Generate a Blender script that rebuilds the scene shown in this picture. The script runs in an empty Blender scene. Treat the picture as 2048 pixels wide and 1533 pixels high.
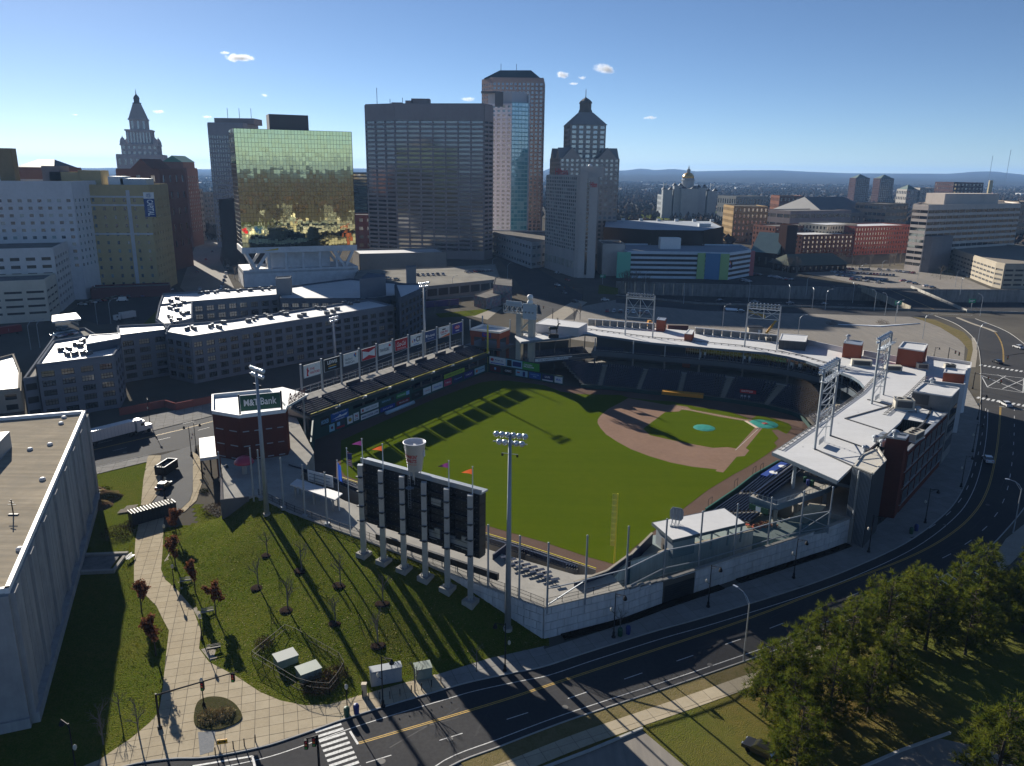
import bpy,math,random
import numpy as np
from mathutils import Vector,Matrix
from mathutils.geometry import tessellate_polygon
rnd=random.Random(11)
SC=bpy.context.scene
COL=SC.collection
# camera
FL,PI_,RO,HC=1564.0,0.2655,0.0125,68.1
_fw=np.array([0,math.cos(PI_),-math.sin(PI_)])
_r=np.array([1.0,0,0]);_u=np.cross(_r,_fw)
_R=_r*math.cos(RO)+_u*math.sin(RO);_U=-_r*math.sin(RO)+_u*math.cos(RO)
_C=np.array([0,0,HC])
cam=bpy.data.cameras.new('camera');camo=bpy.data.objects.new('camera',cam);COL.objects.link(camo)
cam.sensor_width=36;cam.sensor_fit='HORIZONTAL';cam.lens=FL/2048*36
cam.clip_start=1;cam.clip_end=60000
camo.matrix_world=Matrix(((_R[0],_U[0],-_fw[0],0),(_R[1],_U[1],-_fw[1],0),(_R[2],_U[2],-_fw[2],HC),(0,0,0,1)))
SC.camera=camo
# light
SUN_AZ,SUN_EL=math.radians(121.5),math.radians(20.0)
W=bpy.data.worlds.new('World');SC.world=W;W.use_nodes=True
nt=W.node_tree;bg=nt.nodes['Background']
sky=nt.nodes.new('ShaderNodeTexSky');sky.sky_type='NISHITA';sky.sun_disc=False
sky.sun_elevation=SUN_EL;sky.sun_rotation=math.radians(90)-SUN_AZ
sky.altitude=50;sky.air_density=0.55;sky.dust_density=0.05;sky.ozone_density=3.2
nt.links.new(sky.outputs[0],bg.inputs[0]);bg.inputs[1].default_value=0.05
sl=bpy.data.lights.new('sun','SUN');so=bpy.data.objects.new('sun',sl);COL.objects.link(so)
sl.energy=5.0;sl.angle=math.radians(0.5);sl.color=(1.0,0.93,0.82)
_sd=Vector((math.cos(SUN_AZ)*math.cos(SUN_EL),math.sin(SUN_AZ)*math.cos(SUN_EL),math.sin(SUN_EL)))
so.rotation_euler=_sd.to_track_quat('Z','Y').to_euler();so.location=(0,0,400)
SC.view_settings.view_transform='Standard';SC.view_settings.look='None'
SC.view_settings.exposure=1.0;SC.view_settings.gamma=1;SC.view_settings.use_curve_mapping=False
SC.cycles.use_denoising=True;SC.cycles.max_bounces=6;SC.cycles.volume_bounces=0
SC.cycles.sample_clamp_indirect=6;SC.cycles.volume_step_rate=.5;SC.cycles.volume_max_steps=128
SC.cycles.caustics_reflective=False;SC.cycles.caustics_refractive=False
# helpers: pixels of the survey photo to ground points
def V(*a):return Vector(a)
def ray(x,y):return _fw+_R*(x-1024)/FL-_U*(y-766.5)/FL
def G(x,y,z=0.0):
 d=ray(x,y);t=(z-HC)/d[2];p=_C+d*t
 return Vector(p)
def GY(x,y,Y):
 d=ray(x,y);return Vector(_C+d*(Y/d[1]))
def HT(y,P):
 """height at which the vertical through P reaches photo row y"""
 lo,hi=-50.0,500.0
 for _ in range(40):
  m=(lo+hi)/2;d=np.array([P[0],P[1],m])-_C;zz=d@_fw
  if 766.5-FL*(d@_U)/zz>y:lo=m
  else:hi=m
 return lo
def PX(l,z=0.0):return[G(x,y,z)for x,y in l]
# helpers: meshes
class MB:
 def __init__(s):s.v=[];s.f=[];s.t=[];s.smooth=False
 def add(s,vs,fs,t=0.0):
  n=len(s.v);s.v.extend([tuple(p)for p in vs])
  for f in fs:s.f.append([n+i for i in f]);s.t.append(t)
 def obox(s,o,a,b,c,t=0.0):
  o,a,b,c=Vector(o),Vector(a),Vector(b),Vector(c)
  if a.cross(b).dot(c)<0:a,b=b,a
  p=[o,o+a,o+a+b,o+b,o+c,o+a+c,o+a+b+c,o+b+c]
  s.add(p,[(0,3,2,1),(4,5,6,7),(0,1,5,4),(1,2,6,5),(2,3,7,6),(3,0,4,7)],t)
 def box(s,c,sz,rz=0.0,t=0.0):
  x=Vector((math.cos(rz),math.sin(rz),0));y=Vector((-x.y,x.x,0));c=Vector(c)
  s.obox(c-x*sz[0]/2-y*sz[1]/2-Vector((0,0,sz[2]/2)),x*sz[0],y*sz[1],(0,0,sz[2]),t)
 def bar(s,p,q,w,h=None,t=0.0):
  p,q=Vector(p),Vector(q);h=h or w;d=q-p
  if d.length<1e-6:return
  up=Vector((0,0,1))if abs(d.normalized().z)<.95 else Vector((1,0,0))
  x=d.cross(up).normalized()*w;y=x.cross(d).normalized()*h
  s.obox(p-x/2-y/2,x,y,d,t)
 def tube(s,p,q,r0,r1=None,n=8,t=0.0,cap=True):
  p,q=Vector(p),Vector(q);r1=r0 if r1 is None else r1;d=(q-p).normalized()
  up=Vector((0,0,1))if abs(d.z)<.95 else Vector((1,0,0))
  x=d.cross(up).normalized();y=x.cross(d)
  a=[(math.cos(2*math.pi*i/n),math.sin(2*math.pi*i/n))for i in range(n)]
  vs=[p+(x*c+y*k)*r0 for c,k in a]+[q+(x*c+y*k)*r1 for c,k in a]
  fs=[(i,n+i,n+(i+1)%n,(i+1)%n)for i in range(n)]
  if cap:fs+=[tuple(range(n)),tuple(range(2*n-1,n-1,-1))]
  s.add(vs,fs,t)
 def lathe(s,c,prof,n=12,t=0.0):
  c=Vector(c);vs=[];fs=[]
  for r,z in prof:
   for i in range(n):vs.append(c+Vector((r*math.cos(2*math.pi*(i+.5)/n),r*math.sin(2*math.pi*(i+.5)/n),z)))
  for k in range(len(prof)-1):
   for i in range(n):fs.append((k*n+i,k*n+(i+1)%n,(k+1)*n+(i+1)%n,(k+1)*n+i))
  if prof[0][0]>1e-3:fs.append(tuple(range(n-1,-1,-1)))
  if prof[-1][0]>1e-3:fs.append(tuple((len(prof)-1)*n+i for i in range(n)))
  s.add(vs,fs,t)
 def poly(s,pts,t=0.0,flip=False):
  pts=[Vector(p)for p in pts]
  if len(pts)<=4 and not flip:s.add(pts,[tuple(range(len(pts)))],t);return
  tr=tessellate_polygon([pts]);fs=[]
  for f in tr:
   a,b,c=(pts[i]for i in f);up=(b-a).cross(c-a).z>=0
   fs.append(tuple(f)if up!=flip else tuple(reversed(f)))
  s.add(pts,fs,t)
 def prism(s,pts,z0,z1,t=0.0,bottom=False):
  P=[Vector((p[0],p[1]))for p in pts]
  if sum(P[i-1].x*P[i].y-P[i].x*P[i-1].y for i in range(len(P)))<0:P.reverse()
  n=len(P)
  s.add([(p.x,p.y,z0)for p in P]+[(p.x,p.y,z1)for p in P],[(i,(i+1)%n,n+(i+1)%n,n+i)for i in range(n)],t)
  s.poly([(p.x,p.y,z1)for p in P],t)
  if bottom:s.poly([(p.x,p.y,z0)for p in P],t,True)
 def ball(s,c,r,n=8,m=5,sz=1.0,t=0.0):
  s.lathe(Vector(c),[(r*math.sin(math.pi*k/m)if 0<k<m else 0.0005,-r*sz*math.cos(math.pi*k/m))for k in range(m+1)],n,t)
 def mesh(s,name):
  me=bpy.data.meshes.new(name);me.from_pydata(s.v,[],s.f)
  if any(s.t):
   a=me.attributes.new('tint','FLOAT','FACE');a.data.foreach_set('value',[float(x)for x in s.t])
  if s.smooth:me.polygons.foreach_set('use_smooth',[True]*len(me.polygons))
  me.update();return me
def W2(o):
 v=Vector(o.location)
 while o.parent:o=o.parent;v+=Vector(o.location)
 return v
def obj(name,mb,mat,parent=None,label=None,kind=None,local=False):
 me=mb.mesh(name)if isinstance(mb,MB)else mb
 if mat is not None and not me.materials:me.materials.append(mat)
 o=bpy.data.objects.new(name,me);COL.objects.link(o)
 if parent is not None:
  o.parent=parent
  if not local:o.location=-W2(parent)
 if label:o['label']=label
 if kind:o['kind']=kind
 return o
def tag(o,label,cat,group=None):
 o['label']=label;o['category']=cat
 if group:o['group']=group
 return o
def thing(name,label,cat,loc=(0,0,0),group=None,rz=0.0):
 o=bpy.data.objects.new(name,None);COL.objects.link(o);o.location=loc;o.rotation_euler=(0,0,rz)
 o.empty_display_size=.1
 return tag(o,label,cat,group)
def single(name,mb,mat,label,cat,group=None,loc=None):
 o=obj(name,mb,mat);tag(o,label,cat,group)
 if loc is not None:o.location=loc
 return o
def struct(name,mb,mat):return obj(name,mb,mat,kind='structure')
def dup(root,loc,rz=None,label=None,group=None,scale=None):
 def cp(o,par):
  c=o.copy();COL.objects.link(c);c.parent=par
  for ch in o.children:cp(ch,c)
  return c
 r=cp(root,None);r.location=loc
 if rz is not None:r.rotation_euler=(0,0,rz)
 if scale:r.scale=scale if hasattr(scale,'__len__')else(scale,)*3
 if label:r['label']=label
 if group:r['group']=group
 return r
 # materials
MATS={}
def mat(name,col,rough=.75,metal=0.0,noise=None,bump=None,spec=.5,tint=None,coat=0.0,obj_noise=False,streak=None,trans=0.0):
 """noise = [(scale in 1/m, colour, amount), ...]; bump = (scale, strength); tint = (colour at tint 1)"""
 if name in MATS:return MATS[name]
 m=bpy.data.materials.new(name);m.use_nodes=True;MATS[name]=m
 t=m.node_tree;N=t.nodes;L=t.links;b=N['Principled BSDF']
 b.inputs['Base Color'].default_value=(*col,1);b.inputs['Roughness'].default_value=rough
 b.inputs['Metallic'].default_value=metal;b.inputs['Specular IOR Level'].default_value=spec if rough<.8 else(.06 if 'asphalt' in name else 0)
 b.inputs['Coat Weight'].default_value=coat;b.inputs['Coat Roughness'].default_value=.08
 if spec>=.7:b.inputs['IOR'].default_value=2.1
 cur=None
 if noise or bump or streak:
  if obj_noise:ps=N.new('ShaderNodeTexCoord').outputs['Object']
  else:ps=N.new('ShaderNodeNewGeometry').outputs['Position']
 if tint:
  at=N.new('ShaderNodeAttribute');at.attribute_name='tint'
  mx=N.new('ShaderNodeMix');mx.data_type='RGBA';mx.inputs[6].default_value=(*col,1);mx.inputs[7].default_value=(*tint,1)
  L.new(at.outputs['Fac'],mx.inputs[0]);cur=mx.outputs[2]
 for(sc,c2,amt)in(noise or[]):
  st=1.0
  if hasattr(sc,'__len__'):
   mp=N.new('ShaderNodeMapping');mp.inputs['Scale'].default_value=sc;L.new(ps,mp.inputs[0]);src=mp.outputs[0];s1=1.0
  else:src=ps;s1=sc
  nz=N.new('ShaderNodeTexNoise');nz.inputs['Scale'].default_value=s1;nz.inputs['Detail'].default_value=4;nz.inputs['Roughness'].default_value=.6
  L.new(src,nz.inputs['Vector'])
  mr=N.new('ShaderNodeMapRange');mr.inputs[1].default_value=.38;mr.inputs[2].default_value=.66;mr.inputs[3].default_value=0;mr.inputs[4].default_value=amt
  L.new(nz.outputs[0],mr.inputs[0])
  mx=N.new('ShaderNodeMix');mx.data_type='RGBA';mx.inputs[6].default_value=(*col,1);mx.inputs[7].default_value=(*c2,1)
  if cur:L.new(cur,mx.inputs[6])
  L.new(mr.outputs[0],mx.inputs[0]);cur=mx.outputs[2]
 if cur:L.new(cur,b.inputs['Base Color'])
 if bump:
  nz=N.new('ShaderNodeTexNoise');nz.inputs['Scale'].default_value=bump[0];nz.inputs['Detail'].default_value=3
  L.new(ps,nz.inputs['Vector']);bp=N.new('ShaderNodeBump');bp.inputs['Strength'].default_value=bump[1];bp.inputs['Distance'].default_value=bump[2]if len(bump)>2 else.1
  L.new(nz.outputs[0],bp.inputs['Height']);L.new(bp.outputs[0],b.inputs['Normal'])
 if trans:
  tr=N.new('ShaderNodeBsdfTranslucent');ms=N.new('ShaderNodeMixShader');ms.inputs[0].default_value=trans
  if cur:L.new(cur,tr.inputs[0])
  else:tr.inputs[0].default_value=(*col,1)
  L.new(b.outputs[0],ms.inputs[1]);L.new(tr.outputs[0],ms.inputs[2]);L.new(ms.outputs[0],N['Material Output'].inputs[0])
 return m
def netting(name,col,opac):
 m=bpy.data.materials.new(name);m.use_nodes=True;t=m.node_tree;N=t.nodes;L=t.links
 d=N.new('ShaderNodeBsdfDiffuse');d.inputs[0].default_value=(*col,1);tr=N.new('ShaderNodeBsdfTransparent');ms=N.new('ShaderNodeMixShader')
 ms.inputs[0].default_value=opac;L.new(tr.outputs[0],ms.inputs[1]);L.new(d.outputs[0],ms.inputs[2]);L.new(ms.outputs[0],N['Material Output'].inputs[0])
 return m
asph=mat('asphalt',(.05,.05,.053),.85,noise=[(.06,(.075,.073,.07),.7),(2.0,(.035,.035,.037),.45)],bump=(6,.25,.02))
asph_old=mat('old asphalt',(.27,.245,.21),.9,noise=[(.03,(.19,.175,.155),.8),(.5,(.31,.285,.25),.5),(.012,(.22,.20,.175),.5),((.9,.06,1),(.16,.15,.14),.45)],bump=(5,.2,.02))
asph_dark=mat('dark asphalt',(.045,.046,.05),.85,noise=[(.05,(.06,.06,.06),.8),(1.5,(.03,.03,.033),.4)])
conc=mat('pale concrete',(.36,.345,.31),.85,noise=[(.35,(.27,.26,.235),.7),(3.0,(.42,.40,.37),.4)],bump=(8,.15,.02))
walk=mat('tan concrete paving',(.34,.305,.25),.88,noise=[(.25,(.26,.235,.195),.6),(2.5,(.40,.37,.32),.4)],bump=(9,.15,.02))
joint=mat('paving joint',(.12,.11,.095),.95)
wallc=mat('grey panel concrete',(.36,.36,.36),.8,noise=[((.9,.9,.12),(.24,.24,.245),.7),(1.2,(.42,.42,.41),.4)],bump=(5,.15,.02))
white=mat('white paint',(.78,.78,.76),.6,noise=[(1.5,(.62,.62,.6),.5)])
linew=mat('worn road paint',(.7,.7,.68),.7,noise=[(3.0,(.32,.32,.31),.75)])
liney=mat('yellow road paint',(.62,.38,.05),.7,noise=[(3.0,(.30,.2,.06),.7)])
roofw=mat('white roof membrane',(.60,.60,.60),.6,noise=[(.12,(.50,.50,.495),.7),(1.0,(.66,.66,.65),.4),((.04,.9,.9),(.52,.52,.51),.45)],bump=(2,.1,.03))
roofg=mat('grey gravel roof',(.20,.19,.175),.92,noise=[(.15,(.12,.115,.11),.7),(1.2,(.27,.255,.235),.5)])
steel=mat('grey painted steel',(.30,.33,.36),.5,metal=.3,noise=[(1.0,(.24,.27,.3),.5)])
galv=mat('galvanized steel',(.42,.45,.48),.42,metal=.6,noise=[(1.5,(.33,.36,.39),.6)])
blacks=mat('black painted steel',(.012,.012,.014),.6,spec=.2)
glassd=mat('dark window glass',(.018,.022,.027),.06,spec=.8,tint=(.17,.155,.12))
grass=mat('lawn grass',(.085,.115,.012),.95,noise=[(.08,(.14,.125,.025),.75),(.8,(.05,.085,.006),.65),(2.2,(.15,.135,.04),.55),(5.0,(.04,.065,.006),.6)],bump=(5,1.0,.25))

# ground
def sheet(name,pts,z,m,parent=None,kind='structure'):
 b=MB();b.poly([(p[0],p[1],z)for p in pts]);o=obj(name,b,m,parent)
 if kind:o['kind']=kind
 return o
def offset(line,d):
 """line moved sideways by d (to its left)"""
 P=[Vector((p[0],p[1]))for p in line];out=[]
 for i,p in enumerate(P):
  n=Vector((0,0));k=0
  for a,b in((i-1,i),(i,i+1)):
   if 0<=a and b<len(P):
    e=(P[b]-P[a]).normalized();n+=Vector((-e.y,e.x));k+=1
  n.normalize()
  if k==2:
   e=(P[i]-P[i-1]).normalized();c=max(.5,n.dot(Vector((-e.y,e.x))));n=n/c
  out.append(p+n*d)
 return out
def smooth(line,n=6,closed=False):
 P=[Vector(p)for p in line];out=[]
 for i in range(len(P)-1):
  p0,p1,p2,p3=P[max(i-1,0)],P[i],P[i+1],P[min(i+2,len(P)-1)]
  for k in range(n):
   t=k/n
   out.append(.5*((2*p1)+(p2-p0)*t+(2*p0-5*p1+4*p2-p3)*t*t+(3*p1-p0-3*p2+p3)*t**3))
 out.append(P[-1]);return out
def ribbon(mb,line,w,z0,z1,t=0.0):
 A,B=offset(line,w/2),offset(line,-w/2)
 for i in range(len(A)-1):
  a,b,c,d=A[i],A[i+1],B[i+1],B[i]
  if z1>z0+1e-4:
   mb.add([(d.x,d.y,z0),(c.x,c.y,z0),(b.x,b.y,z0),(a.x,a.y,z0),(d.x,d.y,z1),(c.x,c.y,z1),(b.x,b.y,z1),(a.x,a.y,z1)],[(4,5,6,7),(0,1,5,4),(2,3,7,6),(1,2,6,5),(3,0,4,7)],t)
  else:mb.add([(d.x,d.y,z1),(c.x,c.y,z1),(b.x,b.y,z1),(a.x,a.y,z1)],[(0,1,2,3)],t)
def walkline(line,step):
 """points every step along a line, with direction"""
 P=[Vector((p[0],p[1]))for p in line];out=[];carry=0.0
 for a,b in zip(P,P[1:]):
  d=(b-a).length
  while carry<=d:
   out.append((a+(b-a)*(carry/d),(b-a).normalized()));carry+=step
  carry-=d
 return out
def sub(line,s0,s1):
 P=[Vector((p[0],p[1]))for p in line];out=[];s=0.0
 for a,b in zip(P,P[1:]):
  d=(b-a).length
  if s+d>s0 and s<s1:
   t0=max(0,(s0-s)/d);t1=min(1,(s1-s)/d)
   if not out:out.append(a+(b-a)*t0)
   out.append(a+(b-a)*t1)
  s+=d
 return out
def length(line):return sum((Vector(b[:2])-Vector(a[:2])).length for a,b in zip(line,line[1:]))
def clip_poly(poly,cell):
 """polygon clipped by a convex cell (both lists of 2D points, cell counter-clockwise)"""
 out=poly
 for i in range(len(cell)):
  a,b=cell[i],cell[(i+1)%len(cell)];inp=out;out=[]
  def side(p):return(b[0]-a[0])*(p[1]-a[1])-(b[1]-a[1])*(p[0]-a[0])
  for j in range(len(inp)):
   p,q=inp[j-1],inp[j];sp,sq=side(p),side(q)
   if(sp>=0)!=(sq>=0):
    t=sp/(sp-sq);out.append((p[0]+(q[0]-p[0])*t,p[1]+(q[1]-p[1])*t))
   if sq>=0:out.append(q)
  if not out:return[]
 return out
def area(p):return.5*sum(p[i-1][0]*p[i][1]-p[i][0]*p[i-1][1]for i in range(len(p)))
def inside(p,poly):
 c=False;n=len(poly)
 for i in range(n):
  a,b=poly[i],poly[i-1]
  if(a[1]>p[1])!=(b[1]>p[1])and p[0]<(b[0]-a[0])*(p[1]-a[1])/(b[1]-a[1])+a[0]:c=not c
 return c
def paving(name,poly,size,ang,z,m,limit=300):
 """a concrete pavement: a joint-coloured bed with single slabs cast on it"""
 poly=[(p[0],p[1])for p in poly]
 bed=sheet(name,poly,z-.02,joint);ca,sa=math.cos(ang),math.sin(ang)
 R=[(p[0]*ca+p[1]*sa,-p[0]*sa+p[1]*ca)for p in poly];cells=[]
 x0,x1=min(p[0]for p in R),max(p[0]for p in R);y0,y1=min(p[1]for p in R),max(p[1]for p in R)
 sx,sy=size;g=.03
 for i in range(int((x1-x0)/sx)+1):
  for j in range(int((y1-y0)/sy)+1):
   a,b=x0+i*sx+g,y0+j*sy+g;c,d=a+sx-2*g,b+sy-2*g
   q=clip_poly(R,[(a,b),(c,b),(c,d),(a,d)])
   if len(q)>2 and abs(area(q))>.25:
    w=[(p[0]*ca-p[1]*sa,p[0]*sa+p[1]*ca)for p in q]
    cells.append((min(p[1]for p in w),w))
 cells.sort(key=lambda c:c[0]);rest=MB()
 for k,(_,w)in enumerate(cells):
  zz=z+rnd.uniform(-.006,.006);tv=rnd.random()
  if k<limit:
   b=MB();b.prism(w,z-.06,zz,tv);obj('slab',b,m,bed)
  else:rest.prism(w,z-.06,zz,tv)
 if rest.f:obj('slab',rest,m,bed,kind='stuff')
 return bed
slabm=mat('cast concrete slab',(.40,.335,.235),.88,noise=[(.4,(.33,.28,.20),.6),(3.0,(.47,.41,.31),.4)],bump=(9,.15,.02),tint=(.46,.395,.285))
greyslab=mat('cast grey concrete slab',(.26,.25,.23),.88,noise=[(.4,(.21,.20,.19),.6),(3.0,(.32,.31,.29),.4)],bump=(9,.15,.02),tint=(.31,.30,.28))
TR_FAR=PX([(1232,566),(1400,571),(1716,579),(1840,582),(2050,583),(2500,586)])
TR_NEAR=PX([(1232,592),(1400,609),(1650,616),(1830,622),(2050,628),(2500,640)])
TRZ=-7.0
BIG=16000
cg=MB()
outer=[V(-BIG,-BIG,0),V(BIG,-BIG,0),V(BIG,BIG,0),V(-BIG,BIG,0)]
hole=TR_FAR+TR_NEAR[::-1]
allp=outer+hole
for f in tessellate_polygon([outer,hole]):
 a,b,c=(allp[i]for i in f)
 cg.add([a,b,c]if(b-a).cross(c-a).z>0 else[a,c,b],[(0,1,2)])
citym=mat('city ground',(.13,.12,.105),.95,noise=[(.02,(.055,.05,.045),.7),(.004,(.11,.095,.06),.6),(.3,(.10,.095,.085),.4)])
struct('city_ground',cg,citym)
hb=MB();hb.poly([(p.x,p.y,TRZ)for p in offset(TR_NEAR,-2)]+[(p.x,p.y,TRZ)for p in offset(TR_FAR,2)][::-1])
struct('highway',hb,asph)
def trench_wall(line,flip):
 t=MB();pts=walkline(line,6.0)
 for i in range(len(pts)-1):
  a,b=pts[i][0],pts[i+1][0];d=(b-a);e=d.normalized();n=Vector((e.y,-e.x))*(-1 if flip else 1)
  a2,b2=a+e*.05,b-e*.05
  t.obox((a2.x,a2.y,TRZ-.1),(b2-a2).to_3d(),(n*-.5).to_3d(),(0,0,-TRZ+.05),rnd.random())
  t.obox((a2.x+n.x*.1,a2.y+n.y*.1,.05),(b2-a2).to_3d(),(n*-.4).to_3d(),(0,0,.95))
 return t
wtr=mat('weathered retaining concrete',(.22,.22,.215),.9,noise=[((.8,.8,.1),(.12,.12,.12),.8),(.3,(.28,.275,.26),.5)],tint=(.26,.255,.24))
o=struct('retaining_wall',trench_wall(TR_FAR,False),wtr)
o=struct('retaining_wall',trench_wall(TR_NEAR,True),wtr)
hl=MB()
for k,off in enumerate((.22,.4,.5,.6,.78)):
 L_=[a.lerp(b,off)for a,b in zip(TR_NEAR,TR_FAR)]
 if off==.5:ribbon(hl,L_,.6,TRZ,TRZ+.9)
 else:
  for p,d in walkline(L_,12):ribbon(hl,[p,p+d*4],.2,TRZ+.01,TRZ+.01)
obj('highway_markings',hl,linew,kind='structure')
# the curving street round the ballpark
CURB_IN=smooth(PX([(-200,1640),(120,1570),(256,1533),(340,1520),(413,1517),(520,1497),(600,1472),(690,1440),(780,1412),(880,1383),(940,1366),(1029,1347),(1088,1335),(1170,1308),(1311,1264),(1418,1234),(1592,1180),(1700,1140),(1811,1088),(1884,1035),(1920,992),(1943,935),(1958,860),(1962,790),(1961,720),(1950,680),(1915,650),(1870,632)]),5)
CURB_OUT=smooth(PX([(820,1600),(900,1533),(1003,1492),(1120,1447),(1229,1410),(1348,1371),(1485,1324),(1560,1297),(1665,1252),(1760,1220),(1826,1190),(1890,1150),(1960,1110),(2010,1062),(2052,1010),(2090,950),(2105,880),(2100,780),(2085,720),(2050,690),(2010,662),(1950,638)]),5)
sheet('street',CURB_IN+CURB_OUT[::-1],.01,asph)
YEL=smooth(PX([(717,1487),(850,1448),(1003,1402),(1103,1369),(1311,1300),(1493,1239),(1665,1173),(1811,1118),(1892,1075),(1945,1030),(1975,980),(1991,915),(1998,860),(2001,815)]),5)
mk=MB()
for s in(-.14,.14):ribbon(mk,offset(YEL,s),.13,.016,.016)
YEL2=smooth(PX([(2007,725),(2006,700),(2000,680),(1990,665)]),5)
for s in(-.14,.14):ribbon(mk,offset(YEL2,s),.13,.016,.016)
MED=smooth(PX([(1915,636),(1945,648),(1975,658),(1992,665)]),4)
obj('yellow_line',mk,liney,kind='structure')
ml=MB()
ribbon(ml,[p for p in offset(CURB_IN,-1.9)][14:-22],.13,.016,.016)
ribbon(ml,[p for p in offset(CURB_OUT,1.2)][4:52],.13,.016,.016)
dash=offset(YEL,-3.6)
for p,d in walkline(dash,9.2):ribbon(ml,[p,p+d*3.1],.13,.016,.016)
dash=offset(YEL,3.8)
for p,d in walkline(sub(dash,92,400),9.2):ribbon(ml,[p,p+d*3.1],.13,.016,.016)
def zebra(a,b,n,w,ln,mbk):
 a,b=Vector(a[:2]),Vector(b[:2]);e=(b-a).normalized();nn=Vector((-e.y,e.x))
 for i in range(n):
  c=a.lerp(b,(i+.5)/n);ribbon(mbk,[c-nn*ln/2,c+nn*ln/2],w,.016,.016)
zebra(G(655,1452),G(702,1560),11,.45,3.3,ml)
zebra(G(1957,730),G(2075,748),13,.75,2.6,ml)
zebra(G(1952,795),G(2095,820),14,.75,2.6,ml)
zebra(G(1868,1166),G(1990,1158),9,.35,5.0,ml)
for a,b in(((385,1533),(505,1513)),((505,1513),(512,1545)),((1960,747),(1975,775)),((1975,775),(2046,786)),((2046,786),(2048,757)),((2048,757),(1960,747)),((1962,751),(2046,785)),((1975,774),(2012,752)),((2005,778),(2046,760)),((1995,750),(2048,772)),((1998,813),(2060,822)),((700,1463),(716,1489)),((1735,618),(1860,621)),((1865,628),(1945,631))):
 ribbon(ml,[G(*a),G(*b)],.28,.018,.018)
obj('road_markings',ml,linew,kind='structure')
kerbm=mat('kerb granite',(.42,.41,.39),.8,noise=[(1.0,(.3,.3,.29),.6)])
def kerb(line,side=1):
 b=MB();ribbon(b,offset(line,side*.09),.18,0,.14);return obj('kerb',b,kerbm,kind='structure')
kerb(CURB_IN,1);kerb(CURB_OUT,-1)
b=MB();b.prism(offset(MED,.7)+offset(MED,-.7)[::-1],.012,.17);struct('traffic_island',b,walk)
INB=smooth(PX([(1088,1300),(1250,1248),(1400,1195),(1560,1140),(1660,1096),(1740,1062),(1800,1010),(1850,940),(1885,860),(1905,795),(1925,760)]),5)
IN_A=CURB_IN[52:120]
PAVE_A=[G(*p)for p in[(870,1352),(980,1318),(1088,1294)]]+INB+[p for p in offset(CURB_IN,.2)][46:][:68][::-1]
PAVE_A=[Vector((p[0],p[1]))for p in PAVE_A]
paving('pavement',PAVE_A,(2.4,2.4),math.radians(22),.12,greyslab,280)
OUTA=offset(CURB_OUT,-2.6)[6:50];OUTB=offset(CURB_OUT,-5.0)[6:50]
paving('pavement',OUTA+OUTB[::-1],(2.3,2.4),math.radians(24),.06,slabm,120)
strip=sheet('dry_grass_verge',offset(CURB_OUT,-.2)[6:50]+offset(CURB_OUT,-2.6)[6:50][::-1],.05,mat('dry verge',(.17,.135,.065),.95,noise=[(.5,(.10,.095,.03),.7),(3,(.22,.18,.10),.5)],bump=(7,.8,.1)))
pine_ground=mat('needle litter and grass',(.10,.115,.022),.95,noise=[(.06,(.075,.10,.016),.7),(.035,(.16,.09,.035),.75),(1.0,(.065,.08,.018),.6),(4,(.16,.13,.05),.4)],bump=(6,.9,.15))
sheet('lawn',offset(CURB_OUT,-5.0)[4:60]+[V(140,120),V(150,20),V(60,20),V(10,30)],.03,pine_ground)
LOT=PX([(1040,1560),(1180,1506),(1285,1462),(1400,1560)])
sheet('parking_lot',LOT,.05,asph_old)
LOT2=PX([(1640,1560),(1730,1533),(1800,1505),(1880,1478),(1980,1500),(2080,1560)])
sheet('parking_lot',LOT2,.05,asph_old)
kb=MB();ribbon(kb,PX([(1040,1556),(1180,1503),(1285,1459)]),.3,0,.3);ribbon(kb,PX([(1700,1548),(1800,1504),(1900,1468)]),.3,0,.3)
obj('kerb',kb,kerbm,kind='structure')
sheet('street',PX([(1826,1192),(1890,1150),(1985,1118),(2060,1240),(2060,1300),(1960,1215)]),.012,asph)
sheet('pavement',PX([(1990,1112),(2012,1078),(2060,1040),(2060,1090),(2020,1130),(2008,1140),(1998,1150)]),.06,walk)
# big vacant lot behind the grandstand, street beyond it
sheet('parking_lot',PX([(1060,668),(1130,625),(1170,612),(1232,600),(1400,620),(1650,628),(1820,634),(1890,655),(1930,690),(1925,760),(1700,760),(1300,700)]),.012,asph_old)
sheet('dry_grass_verge',PX([(1826,634),(1870,640),(1928,665),(1950,690),(1950,735),(1930,735),(1936,700),(1920,680),(1880,655)]),.02,strip.data.materials[0])
sheet('pavement',smooth(PX([(1951,735),(1955,700),(1950,676)]),3)+[G(1943,676),G(1946,700),G(1938,735)],.03,walk)
sheet('street',PX([(1232,597),(1400,611),(1650,618),(1830,623),(1900,640),(1820,634),(1650,629),(1400,622),(1232,606)]),.016,asph)
br=MB()
BL=[G(1716,576),G(1822,622)];BR=[G(1822,576),G(1935,626)]
br.prism([BL[0],BL[1],BR[1],BR[0]],-1.3,.05,bottom=True)
bridge=struct('bridge',br,asph)
for(p,q),hh,mm in((BL,2.4,mat('stained parapet',(.36,.33,.26),.85,noise=[((.7,.7,.2),(.2,.18,.14),.8)])),(BR,1.6,conc)):
 for i in range(10):
  a,c=p.lerp(q,i/10+.003),p.lerp(q,(i+1)/10-.003);b=MB();d=(c-a);n=Vector((d.y,-d.x,0)).normalized()*.4
  b.obox(a+Vector((0,0,-1.3)),d,n,(0,0,1.3+hh));obj('parapet_panel',b,mm,bridge)
b=MB();e=(BR[1]-BR[0]).normalized();n=Vector((-e.y,e.x,0))
b.prism([BR[0]+n*.1,BR[1]+n*.1,BR[1]+n*3.2,BR[0]+n*3.2],.05,.2);obj('walkway',b,walk,bridge)
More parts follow.
